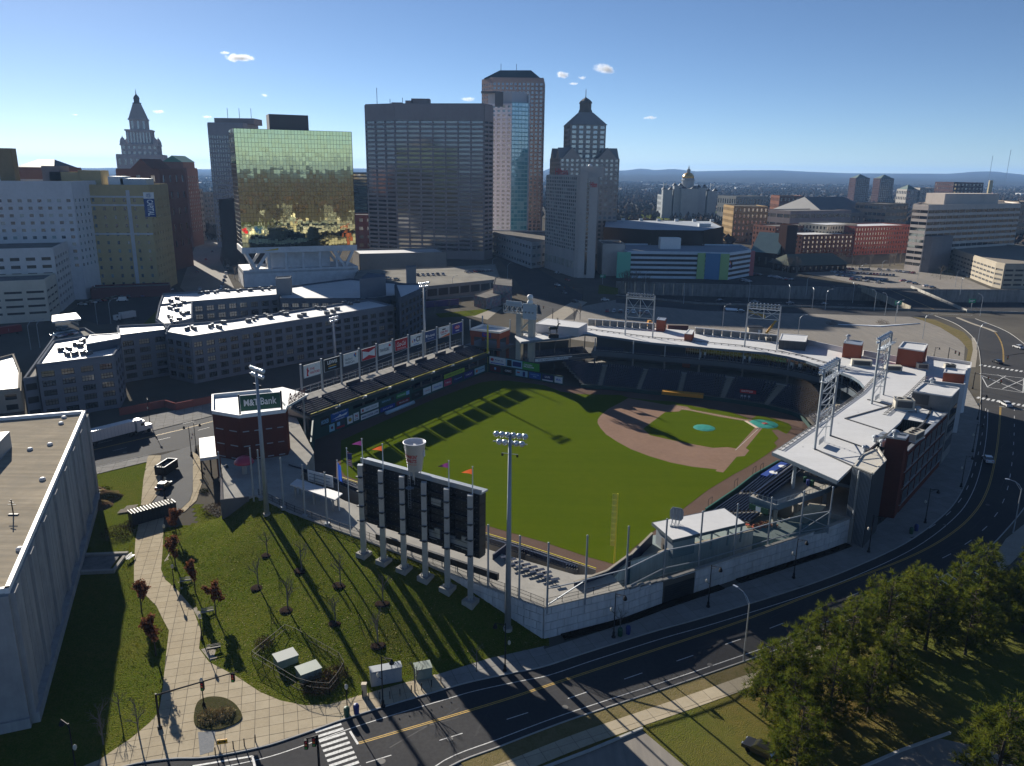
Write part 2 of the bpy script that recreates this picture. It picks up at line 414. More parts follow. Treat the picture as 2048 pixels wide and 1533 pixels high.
b=MB();ribbon(b,[BL[0].lerp(BR[0],.52),BL[1].lerp(BR[1],.5)],.3,.06,.06);obj('yellow_line',b,liney,bridge)
for t_ in(.3,.65):
 c=BL[0].lerp(BL[1],t_);c2=BR[0].lerp(BR[1],t_);b=MB();b.bar(c.lerp(c2,.05)+V(0,0,-1.8),c.lerp(c2,.95)+V(0,0,-1.8),1.0,1.0)
 for k in(.15,.5,.85):
  p=c.lerp(c2,k);b.tube((p.x,p.y,TRZ),(p.x,p.y,-2),.5,n=8)
 obj('pier',b,wtr,bridge)
sheet('street',PX([(1716,576),(1822,576),(1780,566),(1690,572)]),.014,asph)
# street on the truck's side (runs behind the right-field stand) and the dead-end beside the lot
ST_N=PX([(-260,1005),(0,930),(281,862),(427,826),(560,790),(700,745),(800,705),(880,668)])
ST_S=PX([(-200,1050),(60,968),(170,940),(295,911),(390,893),(430,880),(620,815),(760,765),(860,722),(930,690)])
sheet('street',ST_N+ST_S[::-1],.01,asph_dark)
kerb(ST_N,1);kerb(ST_S[:4],-1)
mk=MB();YC=[a.lerp(b,.5)for a,b in zip(ST_N,[ST_S[i]for i in(0,1,3,5,6,7,8,9)])]
YC=PX([(-100,970),(167,905),(357,861),(430,842),(600,795),(760,740),(890,685)])
for s in(-.14,.14):ribbon(mk,offset(YC,s),.13,.016,.016)
obj('yellow_line',mk,liney,kind='structure')
ml=MB()
for s in(-4.0,4.2):
 for p,d in walkline(offset(YC,s),11):ribbon(ml,[p,p+d*3.4],.14,.016,.016)
obj('road_markings',ml,linew,kind='structure')
sheet('street',PX([(319,912),(390,890),(386,940),(385,985),(378,1003),(362,1018),(330,1032),(280,1024),(306,1006),(317,985),(319,950)]),.02,mat('grey asphalt',(.075,.077,.08),.85,noise=[(.2,(.10,.10,.10),.6),(2,(.06,.06,.062),.4)]))
paving('pavement',PX([(296,912),(322,912),(320,985),(300,1010),(282,1012),(287,960)]),(1.8,1.8),.2,.12,slabm,60)
paving('pavement',PX([(386,905),(402,915),(404,968),(393,1002),(370,1024),(352,1030),(380,1003),(386,985)]),(1.8,1.8),.2,.12,slabm,60)
paving('pavement',PX([(290,866),(427,832),(560,793),(560,778),(420,806),(275,838)]),(2.4,2.4),.35,.12,greyslab,60)
paving('pavement',PX([(20,978),(170,941),(297,912),(297,924),(170,955),(30,990)]),(2.4,2.4),.3,.12,greyslab,40)
# the little park: lawn, path, planted island
PARK=PX([(20,985),(170,948),(297,916),(285,1000),(275,1030),(300,1045),(310,1120),(322,1200),(360,1260),(340,1330),(310,1450),(240,1520),(160,1560),(-150,1640),(-200,1200)])
sheet('lawn',PARK,.015,grass)
PATH=[(277,1048),(328,1036),(325,1105),(322,1140),(330,1160),(352,1178),(385,1217),(402,1262),(398,1298),(418,1325),(470,1352),(520,1385),(560,1402),(610,1412),(660,1410),(720,1392),(790,1372),(870,1350),(900,1372),(880,1380),(780,1410),(690,1437),(600,1469),(520,1494),(413,1514),(340,1517),(256,1530),(170,1555),(150,1540),(200,1520),(232,1498),(262,1478),(300,1446),(318,1425),(326,1375),(331,1320),(338,1262),(326,1240),(313,1213),(290,1190),(268,1165),(268,1130),(271,1080)]
PATHW=PX(PATH)
paving('path',PATHW,(1.75,1.75),math.radians(17),.07,slabm,300)
ISL=smooth(PX([(390,1420),(398,1404),(420,1396),(448,1398),(470,1410),(484,1432),(478,1445),(455,1456),(430,1462),(400,1458),(388,1445),(390,1420)]),4)
b=MB();b.prism(ISL,.05,.2);struct('planting_bed',b,mat('mulch and ground cover',(.06,.055,.03),.95,noise=[(1.5,(.10,.075,.045),.7),(6,(.05,.065,.02),.7)],bump=(8,1,.15)))
sheet('brick_paving',PX([(396,1466),(431,1464),(427,1504),(400,1512)]),.085,mat('blue grey brick paving',(.2,.21,.22),.85,noise=[(4,(.28,.28,.28),.6)]))
for pts in([(338,1108),(352,1102),(358,1108),(344,1122),(328,1124)],[(352,1156),(372,1152),(384,1166),(362,1180)],[(385,1218),(412,1208),(424,1230),(398,1240)],[(402,1300),(432,1290),(446,1312),(420,1322)]):
 sheet('pavement',PX(pts),.06,walk)

# ball field
def IZ(l):return[(1180+x/4.655,760+y/4.655)for x,y in l]
HOME=G(1527,848.7);RFP=G(976,743.6);LFP=G(1228.5,1128);MOUND=G(1408.4,856.5)
track_m=mat('warning track clay',(.125,.085,.068),.95,noise=[(.25,(.10,.066,.052),.6),(3,(.15,.105,.085),.5)],bump=(9,.3,.03))
dirt_m=mat('infield clay',(.235,.155,.115),.95,noise=[(.12,(.19,.125,.095),.7),(.7,(.27,.18,.135),.5),(6,(.21,.14,.10),.4)],bump=(10,.25,.03))
base_m=mat('base path clay',(.27,.165,.10),.95,noise=[(.4,(.22,.135,.085),.6)])
turf_m=mat('mown turf',(.068,.098,.004),.9,noise=[(.035,(.085,.108,.005),.7),(.4,(.058,.088,.003),.5),((.02,.35,.1),(.084,.112,.006),.6),(5,(.045,.07,.003),.4)],bump=(9,.6,.06))
FENCE_TOP=2.4
LFW=[G(x,y,FENCE_TOP)for x,y in[(622,936),(681,954),(718,966),(800,1000),(880,1030),(951,1060),(1064,1095),(1192,1137),(1222,1139)]]
RFW=[G(630,880),G(730,841),G(772,829),G(854,790),G(975,744)]
BOWL=[G(976,744),G(1126,771),G(1160,776),G(1225,781),G(1287,788),G(1438,803),G(1524,816),G(1549,822),G(1590,834)]
BOWL3=[G(1411,1021,1),G(1470,981,1),G(1507,952,1),G(1556,924,1)]
def arc(c,r,a0,a1,n):return[Vector((c[0]+r*math.cos(a0+(a1-a0)*i/n),c[1]+r*math.sin(a0+(a1-a0)*i/n),0))for i in range(n+1)]
BACK=smooth([Vector((p.x,p.y,0))for p in[BOWL[7],BOWL[8],G(1612,850),G(1622,874),G(1600,905),G(1556,924,1)]],5)
field_edge=[Vector((p.x,p.y,0))for p in RFW]+[Vector((p.x,p.y,0))for p in BOWL[1:8]]+BACK[1:]+[Vector((p.x,p.y,0))for p in BOWL3[::-1][1:]]+[G(1340,1068,1),G(1262,1120,2),G(1222,1139,2.4)]+[Vector((p.x,p.y,0))for p in LFW[::-1]]
sheet('warning_track',field_edge,.02,track_m)
TURF=[(682,882),(768,843),(854,805),(930,776),(960,766),(985,762),(1016,762),(1050,766),(1088,771),(1122,784),(1159,789),(1243,791)]+IZ([(360,168),(560,190),(780,205),(1000,255),(1300,300),(1450,352),(1490,372),(1540,345),(1560,330),(1720,365),(1850,410),(1880,450),(1830,505),(1745,465),(1690,470),(1755,548),(1712,588),(1742,620),(1640,700),(1450,822),(1340,880),(1100,1024)])+[(1311,1060),(1263,1100),(1240,1122),(1224,1128),(1177,1115),(1088,1085),(953,1046),(840,1008),(718,962),(690,952),(682,940)]
sheet('turf',PX(TURF),.05,turf_m)
arcpts=[(355,172),(290,210),(170,272),(100,332),(72,372),(70,405),(98,452),(152,512),(250,577),(380,647),(550,712),(750,772),(950,811),(1180,836),(1170,853),(1240,866),(1365,718),(1440,712),(1482,660),(1450,638),(1602,455),(1520,372),(1450,371),(940,277),(910,255),(780,233),(720,236)]
sheet('infield_dirt',PX(IZ(arcpts)),.056,dirt_m)
sheet('infield_grass',smooth(PX(IZ([(850,280),(935,290),(1200,345),(1440,384)])),2)+PX(IZ([(1535,448),(1360,642),(1280,628),(1145,636),(800,572),(560,518),(495,457),(700,303),(830,297)])),.062,turf_m)
fl=MB()
for q in(RFP,LFP):
 d=(q-HOME).normalized();ribbon(fl,[HOME+d*4.6,HOME+d*26],.09,.066,.066)
obj('foul_line',fl,linew,kind='structure')
tarp=mat('teal tarpaulin',(.03,.25,.20),.45,noise=[(.8,(.02,.19,.155),.6)],bump=(1.2,.9,.15))
def disc(name,c,r,z,label):
 b=MB();n=28;b.smooth=True;rings=[(0,.16),(.5,.14),(.9,.08),(1,0)];vs=[];fs=[]
 for rr,zz in rings:
  for i in range(n):vs.append((c.x+r*rr*math.cos(2*math.pi*i/n)*(1+.02*math.sin(i*5.1)),c.y+r*rr*math.sin(2*math.pi*i/n)*(1+.02*math.sin(i*3.7)),z+zz))
 for k in range(3):
  for i in range(n):fs.append((k*n+i,(k+1)*n+i,(k+1)*n+(i+1)%n,k*n+(i+1)%n))
 b.add(vs,fs);return single(name,b,tarp,label,'tarp')
disc('tarp',MOUND,3.0,.066,'round teal tarpaulin over the pitching mound in the infield grass')
disc('tarp',HOME,4.0,.062,'round teal tarpaulin spread over the home plate circle')
b=MB();b.box(HOME+V(.3,-.1,.28),(1.3,1.1,.12),.4);single('weight_bag',b,mat('red canvas',(.5,.08,.06),.7),'small red and white weight lying on the home plate tarpaulin','sandbag')
b=MB();d=(MOUND-HOME).normalized();nn=V(-d.y,d.x,0)
b.obox(HOME+d*3.3-nn*3.2+V(0,0,.07),nn*6.4,d*.8,(0,0,.12));single('folded_sheet',b,mat('pale canvas',(.62,.5,.4),.8,noise=[(1,(.5,.36,.28),.5)]),'folded pale sheet along the front of the home plate tarpaulin','sheet')

# ballpark: berm, walls, stands
ZC=5.3
TOPL=[((449,1000),1.6),((497,994),4.9),((512,992),5.1),((578,1024),5.1),((648,1051),5.1),((725,1078),5.0),((830,1118),4.9),((890,1141),4.7),((945,1163),3.6),((1010,1187),2.0),((1050,1202),1.0),((1088,1215),0.05)]
TOPW=[(G(*p,ZC),z)for p,z in TOPL]
TOE=PX([(395,1010),(400,1050),(330,1060),(325,1140),(352,1178),(385,1217),(402,1262),(398,1298),(418,1325),(470,1352),(520,1385),(560,1402),(610,1412),(660,1410),(720,1392),(790,1372),(870,1350),(980,1316),(1090,1288)])
def dist_line(p,L):
 best=(1e9,0,0)
 for i in range(len(L)-1):
  a,b=L[i],L[i+1];d=b-a;t=max(0,min(1,(p-a).dot(d)/d.length_squared));r=(p-(a+d*t)).length
  if r<best[0]:best=(r,i,t)
 return best
_T2=[Vector((p.x,p.y))for p,z in TOPW];_TZ=[z for p,z in TOPW];_O2=[Vector((p.x,p.y))for p in TOE]
BERM=[tuple(p)for p in _O2]+[tuple(p)for p in _T2[::-1]]
def berm_z(x,y):
 p=Vector((x,y));d1,_,_=dist_line(p,_O2);d2,i,t=dist_line(p,_T2)
 zt=_TZ[i]*(1-t)+_TZ[i+1]*t
 if not inside((x,y),BERM):return zt if d2<d1 and d2<3 else 0.0
 s=d1/(d1+d2+1e-6);s=max(0,(s-.08)/.92);s=s*s*(3-2*s)*.55+s*.45
 return zt*s
def GB(x,y):
 z=2.5
 for _ in range(12):
  p=G(x,y,z);z=.5*z+.5*berm_z(p.x,p.y)
 p=G(x,y,z);return p
_H={}
_ii=lambda v:int(math.floor(v))
_hx,_hy=min(p[0]for p in BERM)-4,min(p[1]for p in BERM)-4
_nx,_ny=int(max(p[0]for p in BERM)-_hx)+5,int(max(p[1]for p in BERM)-_hy)+5
_A=np.array([[berm_z(_hx+i,_hy+j)for j in range(_ny)]for i in range(_nx)]);_K=np.array([[1.0 if inside((_hx+i,_hy+j),BERM)and dist_line(Vector((_hx+i,_hy+j)),_T2)[0]>1.5 and dist_line(Vector((_hx+i,_hy+j)),_O2)[0]>1 else 0 for j in range(_ny)]for i in range(_nx)])
for _ in range(40):
 _B=_A.copy();_B[1:-1,1:-1]=(_A[:-2,1:-1]+_A[2:,1:-1]+_A[1:-1,:-2]+_A[1:-1,2:])/4;_A=_A*(1-_K*.7)+_B*_K*.7
def berm_z(x,y):
 u,v=x-_hx,y-_hy;i,j=_ii(u),_ii(v)
 if not(0<=i<_nx-1 and 0<=j<_ny-1):return 0.0
 u-=i;v-=j;return float(_A[i,j]*(1-u)*(1-v)+_A[i+1,j]*u*(1-v)+_A[i,j+1]*(1-u)*v+_A[i+1,j+1]*u*v)
bm_=MB();gx0,gx1=min(p[0]for p in BERM)-1,max(p[0]for p in BERM)+1;gy0,gy1=min(p[1]for p in BERM)-1,max(p[1]for p in BERM)+2
st_=1.0;idx={}
def _bv(i,j):
 if(i,j)not in idx:
  x,y=gx0+i*st_,gy0+j*st_;idx[(i,j)]=len(bm_.v);bm_.v.append((x,y,berm_z(x,y)+.03+rnd.uniform(-.03,.03)))
 return idx[(i,j)]
def _near(x,y):return inside((x,y),BERM)or dist_line(Vector((x,y)),_T2)[0]<1.4 or dist_line(Vector((x,y)),_O2)[0]<.7
for i in range(int((gx1-gx0)/st_)+1):
 for j in range(int((gy1-gy0)/st_)+1):
  if _near(gx0+(i+.5)*st_,gy0+(j+.5)*st_):bm_.f.append([_bv(i,j),_bv(i+1,j),_bv(i+1,j+1),_bv(i,j+1)]);bm_.t.append(0)
bm_.smooth=True
struct('grassy_bank',bm_,grass)
# outfield concourse slab
SW_TOP=[G(1088,1215,ZC),G(1248,1177,ZC)]+[G(*p)for p in[(1322,1208),(1386,1187),(1466,1160),(1579,1124),(1654,1100),(1692,1086)]]
SW_Z=[5.3,5.3,4.3,4.4,4.5,4.7,5.0,5.2]
T5=[V(p.x,p.y,0)for p,z in TOPW[2:-1]]
CONC_POLY=[V(p.x,p.y,0)for p in[G(444,947,ZC),G(445,1000,ZC),G(497,994,ZC)]]+T5+[V(*SW_TOP[0][:2],0),V(*SW_TOP[1][:2],0),V(*G(1224,1150,ZC)[:2],0),V(*G(1150,1150,ZC)[:2],0),V(*G(1010,1110,ZC)[:2],0),V(*G(860,1062,ZC)[:2],0),V(*G(690,1002,ZC)[:2],0),V(*G(600,955,ZC)[:2],0),V(*G(628,905,ZC)[:2],0),V(*G(600,850,ZC)[:2],0),V(*G(575,800,ZC)[:2],0),V(*G(430,800,ZC)[:2],0)]
b=MB();b.prism(CONC_POLY,0,ZC);concourse=struct('concourse',b,conc)
panel_m=mat('cast wall panel',(.60,.61,.62),.75,noise=[((.7,.7,.09),(.44,.455,.47),.7),(.5,(.66,.67,.68),.5),((2.0,2.0,.2),(.30,.30,.305),.3)],tint=(.70,.71,.72),bump=(4,.12,.02))
wall_root=thing('retaining_wall','long pale panelled concrete wall along the curving pavement below the ballpark','wall',(SW_TOP[0].x,SW_TOP[0].y,0))
def panelled(line,zs,parent,out=1,w=2.3,hgt=1.35,zb=None,skip=None,name='panel',m=None):
 P=[Vector((p[0],p[1]))for p in line];s=0.0;cum=[0]
 for a,c in zip(P,P[1:]):cum.append(cum[-1]+(c-a).length)
 def at(q):
  q=max(0,min(cum[-1]-1e-6,q))
  for i in range(len(P)-1):
   if q<=cum[i+1]:
    t=(q-cum[i])/(cum[i+1]-cum[i]);return P[i].lerp(P[i+1],t),zs[i]*(1-t)+zs[i+1]*t,(zb[i]*(1-t)+zb[i+1]*t if zb else 0.0)
 brk=sorted(set([0.0,cum[-1]]+cum))
 rows=int(max(zs)/hgt)+1;core=MB();g=.018
 for r in range(rows):
  q=-w*.5*(r%2)
  cuts=[];g=.035
  while q<cum[-1]:
   cuts.append((max(q,0),min(q+w,cum[-1])));q+=w
  cc=[]
  for a,c in cuts:
   mids=[x for x in brk if a+.05<x<c-.05]
   for x in mids:cc.append((a,x));a=x
   cc.append((a,c))
  for a,c in cc:
   if c-a<.1:continue
   pa,za,ba=at(a+g);pb,zb_,bb=at(c-g);z0=r*hgt+g;z1=min((r+1)*hgt-g,min(za,zb_)-.12)
   z0=max(z0,min(ba,bb)-.3)
   if z1-z0<.1:continue
   if skip and skip(a,c,z0,z1):continue
   d=(pb-pa).to_3d();n=Vector((d.y,-d.x,0)).normalized()*out*rnd.uniform(.2,.225)
   k=MB();k.obox((pa.x,pa.y,z0),d,n,(0,0,z1-z0),rnd.random());obj(name,k,m or panel_m,parent)
 for i in range(len(P)-1):
  d=(P[i+1]-P[i]).to_3d();n=Vector((d.y,-d.x,0)).normalized()*out
  core.add([(P[i].x,P[i].y,0),(P[i+1].x,P[i+1].y,0),(P[i+1].x,P[i+1].y,zs[i+1]-.1),(P[i].x,P[i].y,zs[i]-.1)],[(0,1,2,3)])
 return core,at,cum
GATE=(0,0)
_c=[0]
for a,c in zip(SW_TOP,SW_TOP[1:]):_c.append(_c[-1]+(Vector(c[:2])-Vector(a[:2])).length)
g0=_c[1]+(Vector(G(1326,1206)[:2])-Vector(SW_TOP[1][:2])).length;g1=g0+(Vector(G(1386,1187)[:2])-Vector(G(1326,1206)[:2])).length
core,at_sw,cum_sw=panelled(SW_TOP,SW_Z,wall_root,1,skip=lambda a,c,z0,z1:c>g0+.3 and a<g1-.3 and z0<3.0)
obj('core',core,joint,wall_root)
cap=MB()
for i in range(len(SW_TOP)-1):
 a,c=SW_TOP[i],SW_TOP[i+1]
 for k in range(6):
  p,q=a.lerp(c,k/6),a.lerp(c,(k+1)/6-.004);d=q-p;n=Vector((d.y,-d.x,0)).normalized()
  cap.obox((p.x-n.x*.3,p.y-n.y*.3,SW_Z[i]*(1-k/6)+SW_Z[i+1]*k/6-.1),Vector((d.x,d.y,0)),n*.56,(0,0,.2))
obj('coping',cap,conc,wall_root)
p0,p1=at_sw(g0)[0],at_sw(g1)[0];d=(p1-p0).to_3d();n=Vector((d.y,-d.x,0)).normalized()
gate=MB()
for i in range(7):gate.obox((p0.x+n.x*.03,p0.y+n.y*.03,.05+i*.42),d,n*.06,(0,0,.39))
obj('roller_door',gate,mat('dark roller door',(.02,.024,.03),.5),wall_root)
BW=[G(*p,ZC)for p in[(1088,1215),(1050,1202),(1010,1187),(945,1163),(890,1141)]]
core,_,_=panelled(BW,[5.2]*5,wall_root,-1,zb=[0,1.0,2.0,3.6,4.7]);obj('core',core,joint,wall_root)
b=MB();st=offset([V(*p[:2],0)for p in SW_TOP],-.35);st2=offset([V(*p[:2],0)for p in SW_TOP],-1.7)
for i,(a0,a1)in enumerate(((0.2,3.6),(4.02,6.0),(6.02,6.9))):
 def L2(L,t):i=min(int(t),len(L)-2);return L[i].lerp(L[i+1],t-i)
 ts=[a0+(a1-a0)*k/12 for k in range(13)]
 b.prism([L2(st,t)for t in ts]+[L2(st2,t)for t in ts][::-1],.05,.3)
struct('planting_bed',b,mat('dark mulch',(.022,.018,.014),.95,bump=(5,1,.2)))
wedge=thing('retaining_wall','grey block wedge wall at the top of the grassy bank beside the brick building','wall',(G(445,1000,ZC).x,G(445,1000,ZC).y,0))
b=MB();w_=[G(444,947,ZC),G(445,1001,ZC),G(497,995,ZC)]
b.prism([(p.x,p.y)for p in[w_[0]+V(-.3,0,0),w_[1]+V(-.3,-.3,0),w_[2]+V(.2,-.3,0),w_[2],w_[1]+V(.1,.1,0),w_[0]]],0,ZC+.25);obj('wall',b,mat('grey block',(.16,.15,.15),.85,noise=[(1,(.12,.115,.115),.6)]),wedge)
b=MB();q_=PX([(444,948),(459,940),(496,994),(447,1001)],ZC+.02);b.poly(q_);obj('landing',b,conc,wedge)
# railings
def railing(name,line,zs,h,label,cat='railing',m=None,post=2.4,pick=.14,group=None):
 root=thing(name,label,cat,(line[0][0],line[0][1],zs[0]),group);m=m or blacks
 P=[Vector((p[0],p[1]))for p in line];cum=[0]
 for a,c in zip(P,P[1:]):cum.append(cum[-1]+(c-a).length)
 def at(q):
  for i in range(len(P)-1):
   if q<=cum[i+1]+1e-6:t=(q-cum[i])/(cum[i+1]-cum[i]);return P[i].lerp(P[i+1],t).to_3d()+Vector((0,0,zs[i]*(1-t)+zs[i+1]*t))
  return P[-1].to_3d()+Vector((0,0,zs[-1]))
 n=max(1,int(cum[-1]/post));rail=MB();pk=MB()
 for k in range(n+1):
  p=at(cum[-1]*k/n);b=MB();b.bar(p,p+Vector((0,0,h+.05)),.07);obj('post',b,m,root)
 for k in range(n):
  a,c=at(cum[-1]*k/n),at(cum[-1]*(k+1)/n)
  for zz in(.08,h*.55,h):rail.bar(a+Vector((0,0,zz)),c+Vector((0,0,zz)),.045)
 if pick:
  q=0.0
  while q<cum[-1]:
   p=at(q);pk.bar(p+Vector((0,0,.08)),p+Vector((0,0,h)),.016);q+=pick
  obj('picket',pk,m,root,kind='stuff')
 obj('rail',rail,m,root);return root
BANKRAIL=[V(p.x,p.y,0)+V(.35,.45,0)for p,z in TOPW[2:-1]]+[V(*SW_TOP[0][:2],0)+V(0,.35,0)]
railing('railing',BANKRAIL,[ZC]*len(BANKRAIL),1.25,'black picket railing along the top of the grassy bank behind the scoreboard')
railing('railing',[SW_TOP[0]+V(.3,.3,0),SW_TOP[1]+V(0,.3,0)],[ZC,ZC],1.25,'black picket railing on the street wall next to the tall yellow foul pole')
# outfield fence (padded panels) with yellow rail
navy=mat('navy padding',(.012,.018,.05),.6,noise=[(1,(.018,.025,.06),.5)])
dgreen=mat('dark green outfield wall',(.012,.05,.042),.6,noise=[(.6,(.018,.06,.05),.5)])
yel=mat('yellow paint',(.62,.52,.03),.5)
fence=thing('outfield_fence','low padded outfield fence with a yellow top rail below the big scoreboard','fence',(LFW[0].x,LFW[0].y,0))
for a,c in zip(LFW[1:-2],LFW[2:-1]):
 nseg=max(1,int((c-a).length/6))
 for k in range(nseg):
  p,q=a.lerp(c,k/nseg),a.lerp(c,(k+1)/nseg-.002);d=q-p;d.z=0;n=Vector((d.y,-d.x,0)).normalized();b=MB()
  b.obox((p.x,p.y,.02),d,n*.3,(0,0,FENCE_TOP-.25));obj('panel',b,conc,fence)
b=MB()
for a,c in zip(LFW[1:-2],LFW[2:-1]):b.bar(a,c,.16,.1);[b.bar(a.lerp(c,k/8)-Vector((0,0,.3)),a.lerp(c,k/8),.06)for k in range(9)]
obj('rail',b,yel,fence)
nw=[G(1148,1163,6.2),G(1213,1140,6.2),G(1254,1110,6.2),G(1260,1108,6.2),G(1303,1065,6.2)]
fence2=thing('field_wall','navy padded wall bending round the foot of the tall yellow foul pole','wall',(nw[0].x,nw[0].y,0));b=MB();cp=MB()
for a,c in zip(nw,nw[1:]):
 d=c-a;d.z=0;n=Vector((d.y,-d.x,0)).normalized();k=MB();k.obox((a.x,a.y,.02),d,n*.3,(0,0,6.0));obj('panel',k,navy,fence2)
 cp.obox((a.x-n.x*.06,a.y-n.y*.06,6.03),d,n*.42,(0,0,.16))
obj('coping',cp,walk,fence2)
def foul_pole(P,h,label,screen_dir,wing):
 r=thing('foul_pole',label,'foul pole',(P.x,P.y,0),'foul poles');b=MB();b.tube((P.x,P.y,0),(P.x,P.y,h),.16,.13,10);obj('pole',b,yel,r)
 if wing:
  s=screen_dir.normalized();z0=3.5 if wing>.5 else 5
  for k in range(9):
   a=z0+(h-z0)*k/9;c=z0+(h-z0)*(k+1)/9-.06;q=MB();q.obox((P.x+s.x*.16,P.y+s.y*.16,a),s*wing,V(-s.y*.05,s.x*.05,0),(0,0,c-a));obj('mesh_panel',q,mat('yellow mesh screen',(.58,.54,.05),.6,noise=[(3,(.48,.46,.12),.5)]),r)
 return r
LFP=V(LFP.x,LFP.y,0);RFP=V(RFP.x,RFP.y,0)
fp=foul_pole(LFP,13.6,'tall bright yellow foul pole with a mesh wing at the near corner of the turf',V(-1,.15,0),.75)
foul_pole(RFP,16.6,'yellow foul pole beside the far end of the two-deck outfield stand',V(-1,.3,0),.3)
# lower seating bowl
seat_m=mat('dark navy seat plastic',(.012,.019,.042),.4,tint=(.025,.037,.075))
stepc=mat('stand concrete',(.20,.19,.175),.85,noise=[(.6,(.17,.165,.155),.6)])
aislec=mat('aisle step concrete',(.34,.31,.25),.85,noise=[(.8,(.25,.23,.19),.6)])
def resample(L,step):
 return[p for p,d in walkline(L,step)]
FLN=resample([V(6,254.5,0)]+BOWL[1:8]+BACK[1:]+[V(p.x,p.y,0)for p in BOWL3[::-1][1:]]+[V(*G(1372,1046,1)[:2],0)],.62)
def _nrm(L,i,w=4):
 a,c=L[max(0,i-w)],L[min(len(L)-1,i+w)];e=(c-a).normalized();return Vector((-e.y,e.x))
FN=[_nrm(FLN,i)for i in range(len(FLN))]
def FP(i,d):
 i=max(0,min(len(FLN)-1,i));return FLN[i]+FN[i]*d
NF=len(FLN);ROWS,RD,RZ=13,.86,.30
def seat(mb,p,n,z,tv):
 """folded-up stadium seat: back and pan, p on the row, n pointing up the stand"""
 e=Vector((-n.y,n.x,0))*.25;q=Vector((p.x,p.y,z));n3=Vector((n.x,n.y,0))
 mb.obox(q-e+n3*.40+Vector((0,0,.1)),e*2,n3*.12,(n3.x*.1,n3.y*.1,.85),tv)
 mb.obox(q-e-n3*.08+Vector((0,0,.40)),e*2,n3*.5,(0,0,.08),tv)
def front_start(k):return int((19-k*1.05)/.62)
def section(i0,i1,rows=ROWS,first=False,label='',z0=1.0,d0=1.3,skip=None):
 c=FP((i0+i1)//2,6);r=thing('seating_section',label,'seating section',(c.x,c.y,0),'lower seating bowl sections')
 st=MB();se=MB()
 for k in range(rows):
  a=max(i0,front_start(k))if first else i0;z=z0+RZ*k;da=d0+RD*k;db=da+RD
  js=list(range(a,i1+1,2))
  if len(js)<2:continue
  if js[-1]!=i1:js.append(i1)
  for j,l in zip(js,js[1:]):
   A,B_,C_,D_=FP(j,da),FP(l,da),FP(l,db),FP(j,db)
   st.add([(A.x,A.y,z),(B_.x,B_.y,z),(C_.x,C_.y,z),(D_.x,D_.y,z),(A.x,A.y,z-RZ-.05 if k else 0),(B_.x,B_.y,z-RZ-.05 if k else 0)],[(0,3,2,1),(0,1,5,4)])
  for j in range(a+1,i1):
   if skip and skip(k,j):continue
   p=FP(j,da+.3);seat(se,p,FN[j],z,rnd.random())
 for i in(i0,i1):
  for k in range(rows):
   if first and i<front_start(k):continue
   da=d0+RD*k;A,D_=FP(i,da),FP(i,da+RD);z=z0+RZ*k
   st.add([(A.x,A.y,0),(D_.x,D_.y,0),(D_.x,D_.y,z),(A.x,A.y,z)],[(0,1,2,3)])
 obj('terrace',st,stepc,r);obj('seat',se,seat_m,r,kind='stuff')
 return r
def aisle(i0,i1,label):
 r=MB()
 for k in range(ROWS*2):
  z=1.0+RZ*k/2;da=1.3+RD*k/2;A,B_,C_,D_=FP(i0,da),FP(i1,da),FP(i1,da+RD/2),FP(i0,da+RD/2)
  r.prism([A,B_,C_,D_],0,z-.02)
 o=single('aisle_steps',r,aislec,label,'steps','aisle steps of the lower bowl');return o
ord_=['first','second','third','fourth','fifth','sixth','seventh','eighth','ninth','tenth','eleventh','twelfth','thirteenth']
cuts=[0];per=21
bounds=[0,40,60,81,102,123,144]
while bounds[-1]+24<NF-8:bounds.append(bounds[-1]+22)
bounds.append(NF-1)
GAPSEC=None
for s in range(len(bounds)-1):
 a,c=bounds[s],bounds[s+1]
 lab=f'dark navy seating section, {ord_[min(s, 12)]} along the lower bowl from the advert-covered corner wall'
 mid=FP((a+c)//2,0)
 section(a+(1 if s else 0),c-1,first=(s==0),label=lab)
 if s<len(bounds)-2:aisle(c-1,c+1,f'pale stepped aisle after the {ord_[min(s, 12)]} seating section of the lower bowl')
fw_=MB()
for i in range(30,NF-2,3):
 a,c=FP(i,0),FP(min(i+3,NF-1),0);d=(c-a).to_3d();n=Vector((-d.y,d.x,0)).normalized()
 if d.length<.2:continue
 fw_.obox((a.x,a.y,.03),d,n*.2,(0,0,1.15))
single('field_wall',fw_,dgreen,'low dark green padded wall round the infield in front of the seats','wall')
D_BACK=1.3+RD*ROWS
def strip(mb,i0,i1,d0,d1,z0,z1,step=3):
 js=list(range(i0,i1,step))+[i1]
 A=[FP(j,d0)for j in js];B_=[FP(j,d1)for j in js];n=len(js)
 vs=[(p.x,p.y,z0)for p in A]+[(p.x,p.y,z0)for p in B_]+[(p.x,p.y,z1)for p in A]+[(p.x,p.y,z1)for p in B_];fs=[]
 for k in range(n-1):fs+=[(k,k+1,n+k+1,n+k)[::-1]if 0 else(k,n+k,n+k+1,k+1)[::-1],(2*n+k,2*n+k+1,3*n+k+1,3*n+k)[::-1],(k,k+1,2*n+k+1,2*n+k),(n+k+1,n+k,3*n+k,3*n+k+1)]
 fs+=[(0,2*n,3*n,n),(n-1,2*n-1,4*n-1,3*n-1)]
 mb.add(vs,fs)
b=MB();strip(b,24,NF-24,D_BACK,27,0,5.0);struct('concourse',b,conc)
gs=thing('grandstand','curved main grandstand with a white roof over club seats and glazed suites','grandstand',(FP(150,20).x,FP(150,20).y,0))
I0,I1=30,NF-34
b=MB();strip(b,I0,I1,12.4,27,8.3,9.0);obj('club_deck',b,mat('grey deck fascia',(.10,.12,.14),.6),gs)
